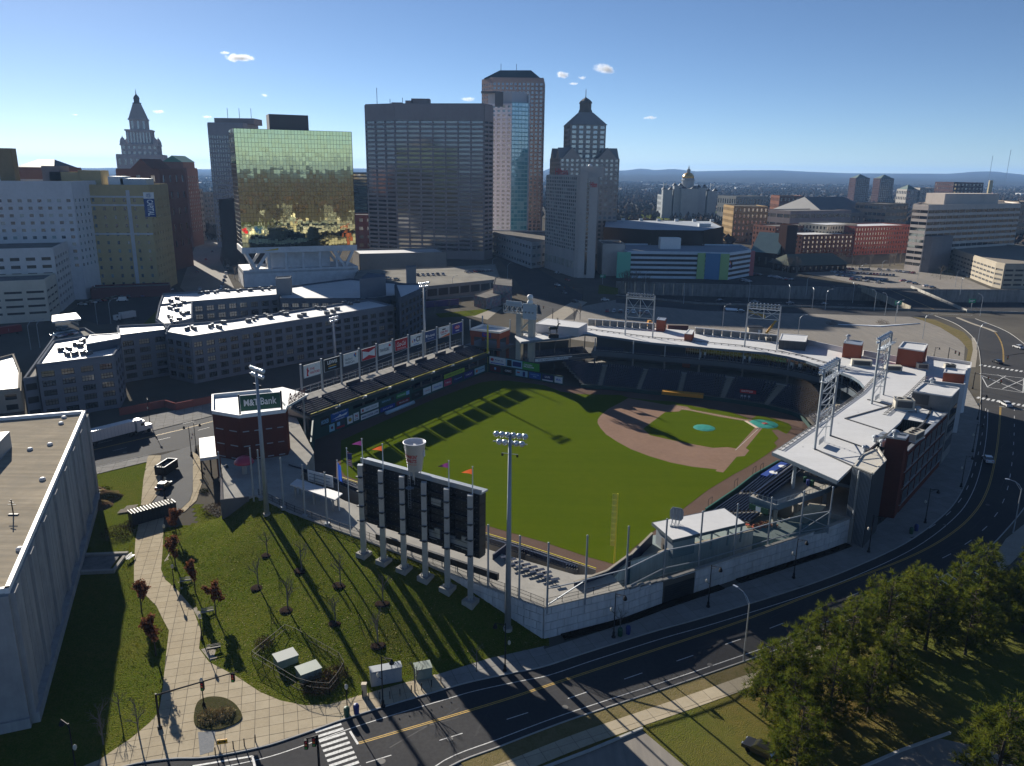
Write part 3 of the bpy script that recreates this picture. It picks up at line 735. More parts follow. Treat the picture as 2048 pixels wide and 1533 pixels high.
b=MB();strip(b,I0,I1,12.3,12.5,8.1,9.75);obj('deck_fascia',b,mat('slate panel',(.07,.09,.11),.5),gs)
glz=mat('warm suite glass',(.05,.035,.015),.08,spec=.9,tint=(.16,.075,.03))
sill=mat('pale mullion',(.30,.30,.26),.5)
k0=0
for j in range(I0+50,I1-2,6):
 p,q=FP(j,17.2),FP(min(j+6,I1),17.2);d=(q-p).to_3d();n=Vector((-d.y,d.x,0)).normalized();b=MB()
 b.obox((p.x,p.y,9.0),d,n*.12,(0,0,4.6),rnd.random()*.9);gl=obj('suite_window',b,glz,gs)
 f=MB()
 for u in(0,.2,.4,.6,.8):f.obox(p.to_3d()+d*u-n*.08+Vector((0,0,9)),d*.025,n*.07,(0,0,4.6))
 for zz in(9.95,11.4,12.6):f.obox(p.to_3d()-n*.07+Vector((0,0,zz)),d,n*.06,(0,0,.09))
 obj('mullion',f,sill,gl)
 if k0%3==1:
  dr=MB()
  for u in(.22,.62):dr.obox(p.to_3d()+d*u-n*.16+Vector((0,0,9.0)),d*.16,n*.06,(0,0,2.3))
  obj('door',dr,white,gs)
 k0+=1
b=MB();strip(b,I0,I0+50,19,19.3,9,13.8);strip(b,I0,I1,26.6,27,5,13.8);strip(b,I0,I1-20,21.0,21.3,5.0,8.3);obj('rear_wall',b,mat('dark grey cladding',(.05,.055,.06),.7),gs)
for i,j in enumerate(range(I0+4,I1,18)):
 p=FP(j,13.2);b=MB();b.bar((p.x,p.y,9.0),(p.x,p.y,14),.32);obj('column',b,steel,gs)
 p=FP(j,13.6);b=MB();b.bar((p.x,p.y,5.0),(p.x,p.y,8.3),.5);obj('column',b,stepc,gs)
se=MB();tr=MB()
for k in range(3):
 strip(tr,I0,I1,13.0+.9*k,13.9+.9*k,8.95,9.05+.32*(k))
 for j in range(I0+1,I1-1):
  if(j-I0)%20>17:continue
  p=FP(j,13.25+.9*k);seat(se,p,FN[j],9.05+.32*k,rnd.random())
obj('club_terrace',tr,stepc,gs);obj('club_seat',se,seat_m,gs,kind='stuff')
b=MB()
for j in range(I0,I1-3,3):b.bar(FP(j,12.4).to_3d()+V(0,0,10.1),FP(j+3,12.4).to_3d()+V(0,0,10.1),.06)
obj('guard_rail',b,galv,gs)
ZR=14.0
RF_=PX([(1042,684),(1080,680),(1130,675),(1170,668),(1208,672),(1245,677),(1300,685),(1400,694),(1480,701),(1530,705),(1575,713),(1612,722),(1645,733),(1680,744),(1704,753),(1720,763),(1729,774),(1727,784),(1710,797),(1690,810),(1650,838),(1600,869),(1545,905),(1675,962),(1700,938),(1722,912),(1800,845),(1822,812),(1828,790),(1850,762),(1853,730),(1850,720),(1790,722),(1690,706),(1612,690),(1560,684),(1400,664),(1260,652),(1175,652),(1130,650),(1075,655),(1030,672)],ZR)
b=MB();b.prism(RF_,ZR-.55,ZR,bottom=True);roof=obj('roof',b,roofw,gs)
b=MB()
for L_ in([(1560,900),(1628,853),(1680,816),(1722,786),(1745,762),(1770,742)],[(1050,672),(1180,660),(1300,676),(1480,693),(1600,712),(1700,742)],[(1770,830),(1822,785),(1852,755)]):
 P=PX(L_,ZR)
 for s in(-.25,.25):
  Q=offset(P,s)
  for a,c in zip(Q,Q[1:]):b.bar((a.x,a.y,ZR+.35),(c.x,c.y,ZR+.35),.09)
 for p,d in walkline(P,2.2):b.bar((p.x,p.y,ZR),(p.x,p.y,ZR+.4),.08);n=Vector((-d.y,d.x));b.bar((p.x-n.x*.5,p.y-n.y*.5,ZR+.05),(p.x+n.x*.5,p.y+n.y*.5,ZR+.05),.1)
obj('pipe_rail',b,mat('weathered pipe',(.12,.115,.11),.7),gs)
b=MB()
for a,c in(((1627,898),(1706,934)),((1660,872),(1745,902)),((1690,838),(1765,862)),((1690,838),(1790,810)),((1735,800),(1790,815))):ribbon(b,PX([a,c],ZR),.35,ZR,ZR+.18)
obj('roof_seam',b,mat('dark joint cover',(.07,.075,.08),.7),gs)
b=MB()
FE=RF_[:24]
for a,c in zip(FE,FE[1:]):b.bar((a.x,a.y,ZR-.35),(c.x,c.y,ZR-.35),.22,.7)
obj('roof_fascia',b,mat('blue grey fascia',(.12,.16,.2),.5),gs)

# text
_fc={}
def text_geo(s,bold=0.0):
 if(s,bold)in _fc:return _fc[(s,bold)]
 cu=bpy.data.curves.new('lettering','FONT');cu.body=s;cu.resolution_u=2;cu.offset=bold
 o=bpy.data.objects.new('lettering',cu);COL.objects.link(o)
 dg=bpy.context.evaluated_depsgraph_get();me=bpy.data.meshes.new_from_object(o.evaluated_get(dg))
 vs=[v.co.copy()for v in me.vertices];fs=[tuple(p.vertices)for p in me.polygons]
 bpy.data.objects.remove(o);bpy.data.meshes.remove(me);bpy.data.curves.remove(cu)
 if vs:
  x0,x1=min(v.x for v in vs),max(v.x for v in vs);y0,y1=min(v.y for v in vs),max(v.y for v in vs)
 else:x0=x1=y0=y1=0
 _fc[(s,bold)]=(vs,fs,x0,x1,y0,y1);return _fc[(s,bold)]
def lettering(s,o,ex,ey,m,parent,bold=0.0,name='lettering',shear=0.0):
 """text filling the parallelogram o, o+ex, o+ey, set 1-2 cm in front of its panel by the caller"""
 vs,fs,x0,x1,y0,y1=text_geo(s,bold)
 if x1<=x0:return
 b=MB();o,ex,ey=Vector(o),Vector(ex),Vector(ey)
 b.add([o+ex*((v.x-x0)/(x1-x0)+shear*((v.y-y0)/(y1-y0)))+ey*((v.y-y0)/(y1-y0))for v in vs],fs)
 return obj(name,b,m,parent)
def C(name,r,g,bb,rough=.55):
 f=lambda c:(c/255/12.92)if c/255<.04045 else((c/255+.055)/1.055)**2.4
 return mat(name,(f(r),f(g),f(bb)),rough)
ink={'white':C('white ink',222,222,222),'red':C('red ink',190,30,40),'navy':C('navy ink',24,44,110),'black':C('black ink',18,18,22),'blue':C('blue ink',30,100,190),'teal':C('teal ink',40,120,130),'grey':C('grey ink',100,110,118),'green':C('green ink',60,150,60),'orange':C('orange ink',220,110,40),'gold':C('gold ink',200,160,60),'sky':C('pale blue ink',140,185,215),'dkgreen':C('deep green ink',10,70,50),'purple':C('purple ink',90,40,110),'lime':C('lime ink',150,190,60),'maroon':C('maroon ink',110,30,40)}
def sign(label,o,ex,ez,bg,parts,group=None,cat='advertising sign',depth=.12,frame=None,name='advertising_sign'):
 """flat board: o lower-left seen from its front, ex along, ez up; parts = [(kind, x, y, w, h, ink, text)] in 0..1"""
 o,ex,ez=Vector(o),Vector(ex),Vector(ez);n=ex.cross(ez).normalized()
 r=thing(name,label,cat,o,group);b=MB();b.obox(o-n*depth,ex,ez,n*depth);obj('board',b,bg,r)
 if frame:
  f=MB()
  for t in(0,1):f.obox(o+ez*t-ez.normalized()*.06-n*(depth+.02),ex,ez.normalized()*.12,n*(depth+.08));f.obox(o+ex*t-ex.normalized()*.06-n*(depth+.02),ex.normalized()*.12,ez,n*(depth+.08))
  obj('frame',f,frame,r)
 for k,x,y,w,h,c,t in parts:
  p=o+ex*x+ez*y+n*.03
  if k=='t':lettering(t,p,ex*w,ez*h,ink[c],r,bold=.012)
  elif k=='b':lettering(t,p,ex*w,ez*h,ink[c],r,bold=.03)
  elif k=='i':lettering(t,p,ex*w,ez*h,ink[c],r,bold=.01,shear=.12)
  elif k=='r':q=MB();q.obox(p-n*.02,ex*w,ez*h,n*.012);obj('patch',q,ink[c],r)
  elif k=='c':
   q=MB();m_=14;q.add([p-n*.008+ex*(w/2)+ez*(h/2)+ex*(w/2*math.cos(2*math.pi*i/m_))+ez*(h/2*math.sin(2*math.pi*i/m_))for i in range(m_)],[tuple(range(m_))]);obj('emblem',q,ink[c],r)
  elif k=='p':
   q=MB();q.poly3=None;q.add([o+ex*(x+w*u)+ez*(y+h*v)+n*.035 for u,v in t],[tuple(range(len(t)))]);obj('emblem',q,ink[c],r)
 return r
brick=mat('dark red brick',(.135,.045,.032),.85,noise=[(.5,(.10,.034,.026),.6),((2.5,2.5,9),(.165,.06,.045),.6),((.4,.4,.06),(.10,.04,.032),.5)],bump=(9,.3,.03))
brick2=mat('orange red brick',(.24,.075,.045),.85,noise=[(.6,(.19,.06,.038),.6),((2.5,2.5,9),(.28,.095,.06),.6)],bump=(9,.3,.03))
ribm=mat('dark ribbed cladding',(.045,.05,.058),.5,noise=[((3.5,3.5,.02),(.02,.022,.026),.8)])
def block(name,label,cat,px,z1,z0,m,roofm=None,zpx=None,parapet=.0,group=None,parts=None):
 P=px if hasattr(px[0],'x')else PX(px,z1 if zpx is None else zpx);c=P[0]
 r=thing(name,label,cat,(c.x,c.y,z0),group);b=MB();b.prism(P,z0,z1);obj('wall',b,m,r)
 Q=[Vector((p.x,p.y))for p in P]
 if sum(Q[i-1].x*Q[i].y-Q[i].x*Q[i-1].y for i in range(len(Q)))<0:Q.reverse()
 if parapet:
  k=MB();n=len(Q)
  for i in range(n):
   a,c=Q[i],Q[(i+1)%n];d=(c-a).to_3d()
   if d.length<.05:continue
   nn=Vector((-d.y,d.x,0)).normalized()*.35;k.obox((a.x,a.y,z1),d,nn,(0,0,parapet))
  obj('parapet',k,roofm or m,r)
 if roofm:
  k=MB();cen=sum(Q,Vector((0,0)))/len(Q);k.poly([(p.x+(cen.x-p.x)*.012,p.y+(cen.y-p.y)*.012,z1+.02)for p in Q]);obj('roof',k,roofm,r)
 return r
 # third-base wing
def hvac(c,s,rz,label,h=1.6,fans=2,m=None,z=ZR):
 r=thing('rooftop_unit',label,'rooftop unit',(c.x,c.y,z),'rooftop units on the ballpark',rz=0)
 b=MB();b.box((c.x,c.y,z+.15+h/2),(s[0],s[1],h),rz);obj('casing',b,m or mat('beige unit casing',(.42,.39,.32),.6,noise=[(1,(.33,.31,.26),.6)]),r)
 b=MB();b.box((c.x,c.y,z+.08),(s[0]+.3,s[1]+.3,.14),rz);obj('curb',b,roofw,r)
 for k in range(fans):
  x=(k-(fans-1)/2)*s[0]/max(fans,1)*.9;q=MB();q.lathe((c.x+x*math.cos(rz),c.y+x*math.sin(rz),z+.15+h),[(.55,0),(.55,.12),(.4,.12),(.38,.03)],12);obj('fan',q,blacks,r)
 g=MB();g.box((c.x+math.sin(rz)*s[1]*.5,c.y-math.cos(rz)*s[1]*.5,z+.2+h*.5),(s[0]*.8,.06,h*.65),rz);obj('grille',g,mat('unit grille',(.06,.06,.06),.6),r)
 return r
WINGP=PX([(1815,904),(1895,827),(1822,812),(1770,872)],13.6)
wing=thing('brick_wing','long brick wing of the ballpark facing the curving street','building',(WINGP[0].x,WINGP[0].y,0))
b=MB();b.prism(WINGP,0,10.5);obj('wall',b,brick,wing)
a_,c_=WINGP[0],WINGP[1];d_=(c_-a_);d_.z=0;n_=Vector((-d_.y,d_.x,0)).normalized()
if(WINGP[3]-a_).dot(n_)<0:n_=-n_
b=MB();b.obox((a_.x,a_.y,10.5),d_,n_*.5,(0,0,3.1));obj('street_parapet',b,brick,wing)
b=MB();b.obox((a_.x+n_.x*-.1,a_.y-n_.y*.1,13.6),d_,n_*.75,(0,0,.25));obj('coping',b,galv,wing)
e_=d_.normalized();L_=d_.length
for k in range(7):
 for z in(2.2,6.0,9.7):
  w=L_/7;q=MB();o_=a_+e_*(k*w+.8)-n_*.12;q.obox((o_.x,o_.y,z),e_*(w-1.6),n_*.1,(0,0,2.5 if z<9 else 3.0));f=obj('window',q,glassd,wing)
  g=MB()
  for u in(.02,.34,.66,.98):g.obox(o_+e_*((w-1.6)*u-.04)-n_*.08+V(0,0,z-o_.z),e_*.08,n_*.1,(0,0,2.5 if z<9 else 3.0))
  g.obox(o_-n_*.1+V(0,0,z-.22-o_.z),e_*(w-1.6),n_*.2,(0,0,.2));obj('frame',g,galv,f)
b=MB()
for z in(1.6,5.2,9.0):b.obox((a_.x-n_.x*.06,a_.y-n_.y*.06,z),d_,n_*.2,(0,0,.18))
obj('string_course',b,galv,wing)
N_=PX([(1895,827),(1822,812),(1806,838),(1864,848)],13.6)
b=MB();b.prism(N_,10.5,13.6);obj('roof_block',b,roofw,wing)
b=MB();pw=PX([(1806,838),(1864,848)],13.6);d=pw[1]-pw[0];d.z=0
for k in range(12):b.obox(pw[0]+d*(k/12)+V(0,-.12,10.6-13.6),d*(1/12.6),V(d.y,-d.x,0).normalized()*.08,(0,0,2.9))
obj('well_panel',b,mat('dark green well panel',(.02,.035,.035),.5),wing)
p_=PX([(1800,862),(1843,870),(1826,895),(1780,880)],10.6);b=MB();b.poly(p_);obj('well_floor',b,roofw,wing)
tower_b=block('brick_tower','square dark brick stair tower at the near end of the brick wing','tower',[(1772,876),(1811,882),(1819,872),(1782,866)],17.0,0,brick,galv,parapet=.35)
corner=block('corner_building','dark ribbed metal corner building with a dirty pale roof beside the brick stair tower','building',[(1706,934),(1746,950),(1773,922),(1756,896),(1722,911)],14.9,0,ribm,mat('stained roof',(.52,.49,.42),.7,noise=[(.4,(.42,.38,.30),.6),(2,(.58,.56,.52),.4)]),parapet=.2)
b=MB();P=PX([(1706,934),(1746,950)],14.9);d=P[1]-P[0];d.z=0;n=V(d.y,-d.x,0).normalized()
for k in range(15):b.obox((P[0].x+d.x*k/15,P[0].y+d.y*k/15,.1),d.normalized()*.12,n*.12,(0,0,14.6))
obj('rib',b,steel,corner)
b=MB();b.bar((P[0].x+d.x*.38+n.x*.3,P[0].y+d.y*.38+n.y*.3,.2),(P[0].x+d.x*.38+n.x*.3,P[0].y+d.y*.38+n.y*.3,14.8),.25);obj('downpipe',b,galv,corner)
greyb=block('plant_room','tall grey block-walled box with a white roof at the street side of the ballpark','plant room',[(1825,784),(1903,796),(1920,778),(1847,767)],17.0,0,mat('worn grey block',(.24,.23,.215),.85,noise=[(.6,(.17,.165,.16),.7),((4,4,8),(.28,.27,.26),.4)]),roofw,parapet=.3)
P=PX([(1825,784),(1903,796)],17.0);d=P[1]-P[0];d.z=0;n=V(d.y,-d.x,0).normalized();b=MB();b.obox((P[0].x+n.x*.02,P[0].y+n.y*.02,14.2),d*.45,n*.08,(0,0,2.5));obj('louvre_panel',b,ribm,greyb)
P=PX([(1903,796),(1920,778)],17.0);d=P[1]-P[0];d.z=0;n=V(d.y,-d.x,0).normalized()
for z in(3,7,11):b=MB();b.obox((P[0].x+d.x*.1+n.x*.02,P[0].y+d.y*.1+n.y*.02,z),d*.8,n*.08,(0,0,2.6));obj('window',b,glassd,greyb)
lowc=block('entrance_block','low white-roofed block with parapets at the street corner of the ballpark','building',[(1850,717),(1943,730),(1941,742),(1934,743),(1929,776),(1846,766),(1849,745)],13.0,0,mat('white cladding',(.62,.62,.62),.6),roofw,parapet=.9)
block('brick_penthouse','low orange brick penthouse on the white entrance block','penthouse',[(1887,746),(1930,750),(1932,741),(1890,737)],15.6,13.05,brick2,roofw,parapet=.2)
block('brick_penthouse','large orange brick box with a seam down its face on the ballpark roof','penthouse',[(1796,697),(1848,705),(1856,690),(1806,685)],19.0,14.03,brick2,roofw,parapet=.35)
pp=PX([(1822,701),(1848,705)],19.0)
block('brick_penthouse','small orange brick box with two white vents on the ballpark roof','penthouse',[(1687,687),(1724,692),(1727,684),(1691,680)],18.4,14.03,brick2,galv,parapet=.2)
block('brick_chimney','narrow brick shaft rising behind the grandstand roof beside the rusty container','chimney',[(1313,640),(1330,642),(1333,637),(1317,635)],18.0,0,brick2,galv,parapet=.15)
block('brick_penthouse','little brick cabin with a pale roof at the back edge of the grandstand','penthouse',[(1369,668),(1384,670),(1389,661),(1377,659)],16.4,0,brick2,roofw,parapet=.15)
block('plant_room','dark grey louvred plant room with a white roof behind the grandstand','plant room',[(1558,681),(1612,685),(1616,672),(1563,668)],16.8,0,ribm,roofw,parapet=.15)
block('storage_shed','long white-roofed shed at the far end of the grandstand behind the stag statue','shed',[(1070,648),(1157,657),(1175,647),(1092,637)],17.0,14.02,mat('pale lilac cladding',(.42,.42,.45),.6),roofw,parapet=.1)
scr=mat('screen mesh',(.20,.20,.19),.7,noise=[(2,(.13,.13,.125),.6)])
for i,(a,c)in enumerate((((1176,650),(1310,660)),((1390,668),(1556,684)))):
 P=PX([a,c],14.0);r=thing('roof_screen',('meshed screen with a white cap behind the grandstand roof up to the brick shaft','meshed screen with a white cap between the brick cabin and the plant room')[i],'screen',P[0]);n=9;d=P[1]-P[0]
 for k in range(n):b=MB();b.obox(P[0]+d*((k+.04)/n)+V(0,.3,-2),d*(.92/n),V(0,.08,0),(0,0,3.9));obj('panel',b,scr,r)
 b=MB();b.obox(P[0]+V(0,.1,1.95),d,V(0,.5,0),(0,0,.3));obj('cap',b,roofw,r)
b=MB()
for a,c in(((1612,690),(1686,706)),((1726,712),(1792,724))):
 P=PX([a,c],14.0);d=P[1]-P[0];b.obox(P[0]+V(0,0,0),d,V(.05,.5,0),(0,0,1.7))
single('roof_parapet',b,roofw,'white upstand parapet at the back of the grandstand roof between the brick boxes','parapet')
units=[((1722,712+20),(5.5,2.4),-.25,'boxy beige rooftop unit below the small brick box with vents',1.7,0),((1785,742),(4.5,2.2),-.2,'beige rooftop unit in front of the big brick box',1.5,0),((1843,738),(3,2.4),-.2,'beige rooftop unit beside the white entrance block',1.6,0),((1806,818),(4.2,2.8),-.25,'dark-sided rooftop unit with two round fans',2.4,2),((1826,878),(5.0,2.6),.75,'long cream rooftop unit with three fans in the well by the brick tower',1.6,3),((1900,730),(3.0,1.6),-.15,'pale rooftop unit on the white entrance block',1.0,2),((1574+10,690),(2,1.4),0,'small grey rooftop unit at the plant room behind the grandstand',1.0,1),((1536,684),(1.8,1.4),0,'small beige rooftop unit on the grandstand roof edge',1.4,1)]
for px,s,rz,lab,h,fn in units:hvac(G(*px,ZR),s,rz,lab,h,fn,z=13.05 if 'entrance block' in lab and 'pale' in lab else ZR)
for i,(px,lab)in enumerate((((1730,905),'silver capped roof vent beside the corner building'),((1764,893),'row of small grey roof fans below the brick tower'),((1750,884),'pair of grey condensers near the brick tower'),((1790,870+4),'steel flue cluster on the top of the brick tower'),((1835,825),'silver roof vent on the lower white roof'),((1864,768),'domed silver roof fan on the grey box'),((1696,679),'white mushroom vent on the small brick box'))):
 z={3:17.3,4:13.62,5:17.05,6:18.5}.get(i,ZR);c=G(*px,z);b=MB();b.lathe(c,[(.45,0),(.4,.8),(.75,.9),(.75,1.2),(.3,1.5),(0.01,1.6)],10)
 if i in(1,2):b.box(c+V(1.6,1.4,.5),(1.4,1.0,1.0),.7);b.box(c+V(3.0,3.0,.5),(1.4,1.0,1.0),.7)
 single('roof_vent',b,galv,lab,'roof vent','roof vents on the ballpark')
 # lighting towers
lampm=mat('lamp reflector',(.62,.66,.70),.25,metal=.6)
def lattice_tower(A,B_,z0,z1,label,rows=2,per=9,yard=4,panel=True):
 """two-legged lattice tower, A and B the leg feet"""
 A,B_=Vector((A[0],A[1],z0)),Vector((B_[0],B_[1],z0));r=thing('light_tower',label,'light tower',A,'floodlight towers');d=B_-A;n=Vector((d.y,-d.x,0)).normalized()*.9
 for p in(A,B_):
  b=MB();b.bar(p,p+V(0,0,z1-z0),.42,.42);obj('leg',b,steel,r)
 br_=MB();N=5;zt=z1-2.6
 for k in range(N):
  a0=z0+2.2+(zt-z0-2.2)*k/N;a1=z0+2.2+(zt-z0-2.2)*(k+1)/N
  br_.bar((A.x,A.y,a0),(B_.x,B_.y,a1),.14);br_.bar((B_.x,B_.y,a0),(A.x,A.y,a1),.14);br_.bar((A.x,A.y,a1),(B_.x,B_.y,a1),.18)
 obj('brace',br_,galv,r)
 ld=MB();m_=A.lerp(B_,.55)+n*.3;e=d.normalized()*.25
 for s in(-1,1):ld.bar(m_+e*s,m_+e*s+V(0,0,z1-z0-1.5),.06)
 for k in range(int((z1-z0-2)/.45)):ld.bar(m_-e+V(0,0,.4+k*.45),m_+e+V(0,0,.4+k*.45),.05)
 obj('ladder',ld,galv,r)
 if panel:
  b=MB();b.obox(A+d*.2+n*.15+V(0,0,.4),d*.28,n*.2,(0,0,1.1));obj('cabinet',b,galv,r)
 pf=MB();pf.obox(A-d*.12-n*.3+V(0,0,z1-z0-2.5),d*1.24,n*1.5,(0,0,.14))
 for t in range(9):
  for s in(-.2,1.15):q=A-d*.12+d*1.24*(t/8)+n*s+V(0,0,z1-z0-2.5);pf.bar(q,q+V(0,0,1.1),.05)
 for s in(-.2,1.15):pf.bar(A-d*.12+n*s+V(0,0,z1-z0-1.4),B_+d*.12+n*s+V(0,0,z1-z0-1.4),.05)
 obj('platform',pf,galv,r)
 fr=MB()
 for k in range(rows):fr.bar(A-d*.1+V(0,0,z1-z0-k*.9),B_+d*.1+V(0,0,z1-z0-k*.9),.16)
 obj('lamp_rail',fr,galv,r)
 for k in range(rows):
  for j in range(per):
   c=A-d*.1+d*1.2*((j+.5)/per)+V(0,0,z1-z0-k*.9+.1)-n*.45;b=MB();q=(HOME*.6+V(0,150,0)*.4-c);q.z=-8;q.normalize()
   b.tube(c-q*.35,c+q*.35,.16,.42,8);obj('floodlight',b,lampm,r)
 return r
def tower_px(b1,t1,b2,zb):P=G(*b1,zb);return P,G(*b2,zb),HT(t1[1],P)
A,B2,z=tower_px((1629,899),(1640,745),(1660,872),ZR);T1=lattice_tower(A,B2,ZR,z+.6,'tall lattice floodlight tower on the nearer part of the white ballpark roof',per=8)
A,B2,z=tower_px((1743,808),(1758,684),(1766,790),ZR);T2=lattice_tower(A,B2,ZR,z+.6,'tall lattice floodlight tower on the white roof in front of the brick penthouses',per=8)
def frame_tower(A,B_,z0,zf,z1,label,per):
 r=thing('light_tower',label,'light tower',A,'floodlight towers');A,B_=Vector((A[0],A[1],z0)),Vector((B_[0],B_[1],z0));d=B_-A;n=Vector((d.y,-d.x,0)).normalized()
 for p in(A,B_):b=MB();b.tube(p,p+V(0,0,z1-z0),.26,.2,8);obj('leg',b,galv,r)
 b=MB();h=z1-zf
 for k in range(3):
  zz=zf-z0+h*k/2.4;b.bar(A+V(0,0,zz),B_+V(0,0,zz),.18)
 for s in range(2):
  p,q=A+d*(s*.5),A+d*(s*.5+.5)
  b.bar(p+V(0,0,zf-z0),q+V(0,0,z1-z0-1),.13);b.bar(q+V(0,0,zf-z0),p+V(0,0,z1-z0-1),.13)
 b.bar(A+d*.5+V(0,0,zf-z0),A+d*.5+V(0,0,z1-z0),.16);obj('brace',b,galv,r)
 b=MB();b.bar(A+V(0,0,z1-z0-.8),B_+V(0,0,z1-z0-.8),.3,.15);b.bar(A+V(0,0,z1-z0),B_+V(0,0,z1-z0),.2);b.obox(A-n*.1+V(0,0,z1-z0-1.6),d,-n*.9,(0,0,.1));obj('lamp_rail',b,galv,r)
 for k in range(2):
  for j in range(per):
   c=A+d*((j+.5)/per)+V(0,0,z1-z0+.3-k*.9)+n*.35;b=MB();q=n+V(0,0,-.45);q.normalize();b.tube(c-q*.25,c+q*.35,.18,.42,8);obj('floodlight',b,lampm,r)
 return r
P1,P2=G(1250,671,ZR),G(1305,676,ZR);frame_tower(P1,P2,ZR,HT(634,P1),HT(588,P1),'broad lattice floodlight frame standing behind the grandstand roof next to the brick shaft',10)
P1,P2=G(1489,694,ZR),G(1553,700,ZR);frame_tower(P1,P2,ZR,HT(636,P1),HT(608,P1),'broad lattice floodlight frame standing behind the grandstand roof near the yellow barrels',9)
r=thing('light_tower','pale concrete-legged lamp and sign rig at the far corner of the ballpark','light tower',G(1036,700,9));pal=mat('warm pale concrete',(.44,.42,.36),.8,noise=[(.4,(.36,.34,.30),.6)])
L1,L2=G(1036,702,9),G(1060,705,9);zt=HT(628,L1)
dd=L2-L1;dd.z=0;nn=V(-dd.y,dd.x,0).normalized()
for p in(L1,L2):b=MB();b.obox(V(p.x,p.y,0)-dd.normalized()*.9,dd.normalized()*1.8,nn*2.2,(0,0,zt));obj('leg',b,pal,r)
b=MB()
for z in(zt-1.0,zt-6.2):b.bar((L1.x+nn.x,L1.y+nn.y,z),(L2.x+nn.x,L2.y+nn.y,z),1.0,.8)
b.bar((L1.x+nn.x,L1.y+nn.y,zt-6),(L2.x+nn.x,L2.y+nn.y,zt-1.5),.6);obj('cross_beam',b,pal,r)
O=L1-dd*1.25;O.z=zt;b=MB();wd=dd*2.6
for k in range(7):
 for s in(0,1.6):p=O+wd*(k/6)+nn*s;b.bar(p,p+V(0,0,3.0),.16)
 if k<6:p,q=O+wd*(k/6),O+wd*((k+1)/6);b.bar(p,q+V(0,0,3),.13);b.bar(p+V(0,0,3),q,.13);b.bar(p+nn*1.6,q+V(0,0,3),.13)
for s in(0,1.6):
 for z in(0,3.0):b.bar(O+nn*s+V(0,0,z),O+wd+nn*s+V(0,0,z),.2)
obj('brace',b,galv,r)
b=MB();b.obox(O+wd*.62+V(0,0,-1.5)-nn*.15,wd*.42,nn*.3,(0,0,5.2));obj('sign_back',b,mat('pale blue sign back',(.40,.46,.52),.5,noise=[((.05,.05,3),(.32,.38,.44),.6)]),r)
b=MB();b.obox(O+wd*.08+V(0,0,2.4)-nn*.1,wd*.5,nn*.3,(0,0,1.7));obj('sign_back',b,mat('pale blue sign back',(.4,.46,.52)),r)
b=MB();c=O+wd*.84+V(0,0,4.6);b.lathe(c,[(1.0,-.9),(1.05,-.5),(.9,0),(.5,.5),(.95,.8),(1.05,1.5),(.75,2.1),(.01,2.3)],12);b.smooth=True;obj('emblem',b,white,r)
for k in range(9):b=MB();c=O+wd*((k+.5)/9)+V(0,0,.9)-nn*.3;q=V(nn.x*-1,nn.y*-1,-.4).normalized();b.tube(c-q*.2,c+q*.3,.15,.36,8);obj('floodlight',b,lampm,r)
def light_pole(P,z0,z1,label,aim,rows=2,per=6):
 r=thing('light_pole',label,'light pole',(P.x,P.y,z0),'round floodlight poles');h=z1-z0
 b=MB();b.smooth=True;b.tube((P.x,P.y,z0-.6),(P.x,P.y,z1),.5,.22,12);obj('pole',b,steel,r)
 b=MB();b.tube((P.x,P.y,z0-.5),(P.x,P.y,z0+.35),.75,.7,12);obj('footing',b,conc,r)
 q=V(aim[0],aim[1],0).normalized();e=V(-q.y,q.x,0);b=MB()
 for k in range(rows):b.bar(V(P.x,P.y,z1-.2-1.15*k)-e*(per*.42),V(P.x,P.y,z1-.2-1.15*k)+e*(per*.42),.14)
 b.bar(V(P.x,P.y,z1-3.0)-e*1.2,V(P.x,P.y,z1-3.0)+e*1.2,.08);obj('cross_arm',b,galv,r)
 for k in range(rows):
  n=per-(k%2)
  for j in range(n):
   c=V(P.x,P.y,z1-.3-1.15*k)+e*((j-(n-1)/2)*.84)+q*.25;b=MB();b.smooth=True;dv=(q+V(0,0,-.5)).normalized()
   up=V(0,0,1);x=dv.cross(up).normalized();y=x.cross(dv);nn_=9;vs=[];fs=[]
   prof=[(.12,-.42),(.34,-.3),(.44,0),(.46,.12)]
   for rr,l in prof:vs+=[c+dv*l+(x*math.cos(2*math.pi*i/nn_)+y*math.sin(2*math.pi*i/nn_))*rr for i in range(nn_)]
   for m_ in range(3):fs+=[(m_*nn_+i,m_*nn_+(i+1)%nn_,(m_+1)*nn_+(i+1)%nn_,(m_+1)*nn_+i)for i in range(nn_)]
   b.add(vs,fs+[tuple(range(nn_-1,-1,-1)),tuple(3*nn_+i for i in range(nn_))]);obj('floodlight',b,lampm,r)
 for s in(-1,0,1):b=MB();b.box(V(P.x,P.y,z1-3.2)+e*s*1.1,(.3,.3,.35));obj('speaker',b,blacks,r)
 return r
def aim(P):q=V(30,215,0)-P;return(q.x,q.y)
P=GB(1015.5,1259);light_pole(P,P.z,HT(868,P),'tall grey floodlight pole standing on the bank at the street corner of the ballpark',aim(P))
P=GB(534,1030);light_pole(P,P.z,HT(737,P),'tall grey floodlight pole standing on the bank in front of the brick building',aim(P))
P=V(-30.4,265,0);light_pole(P,0,31,'tall grey floodlight pole behind the row of adverts, nearer the yellow foul pole',aim(P))
P=G(672,745,2);light_pole(V(P.x,P.y,0),0,HT(634,P),'tall grey floodlight pole behind the black advert in the row',aim(P),rows=2)

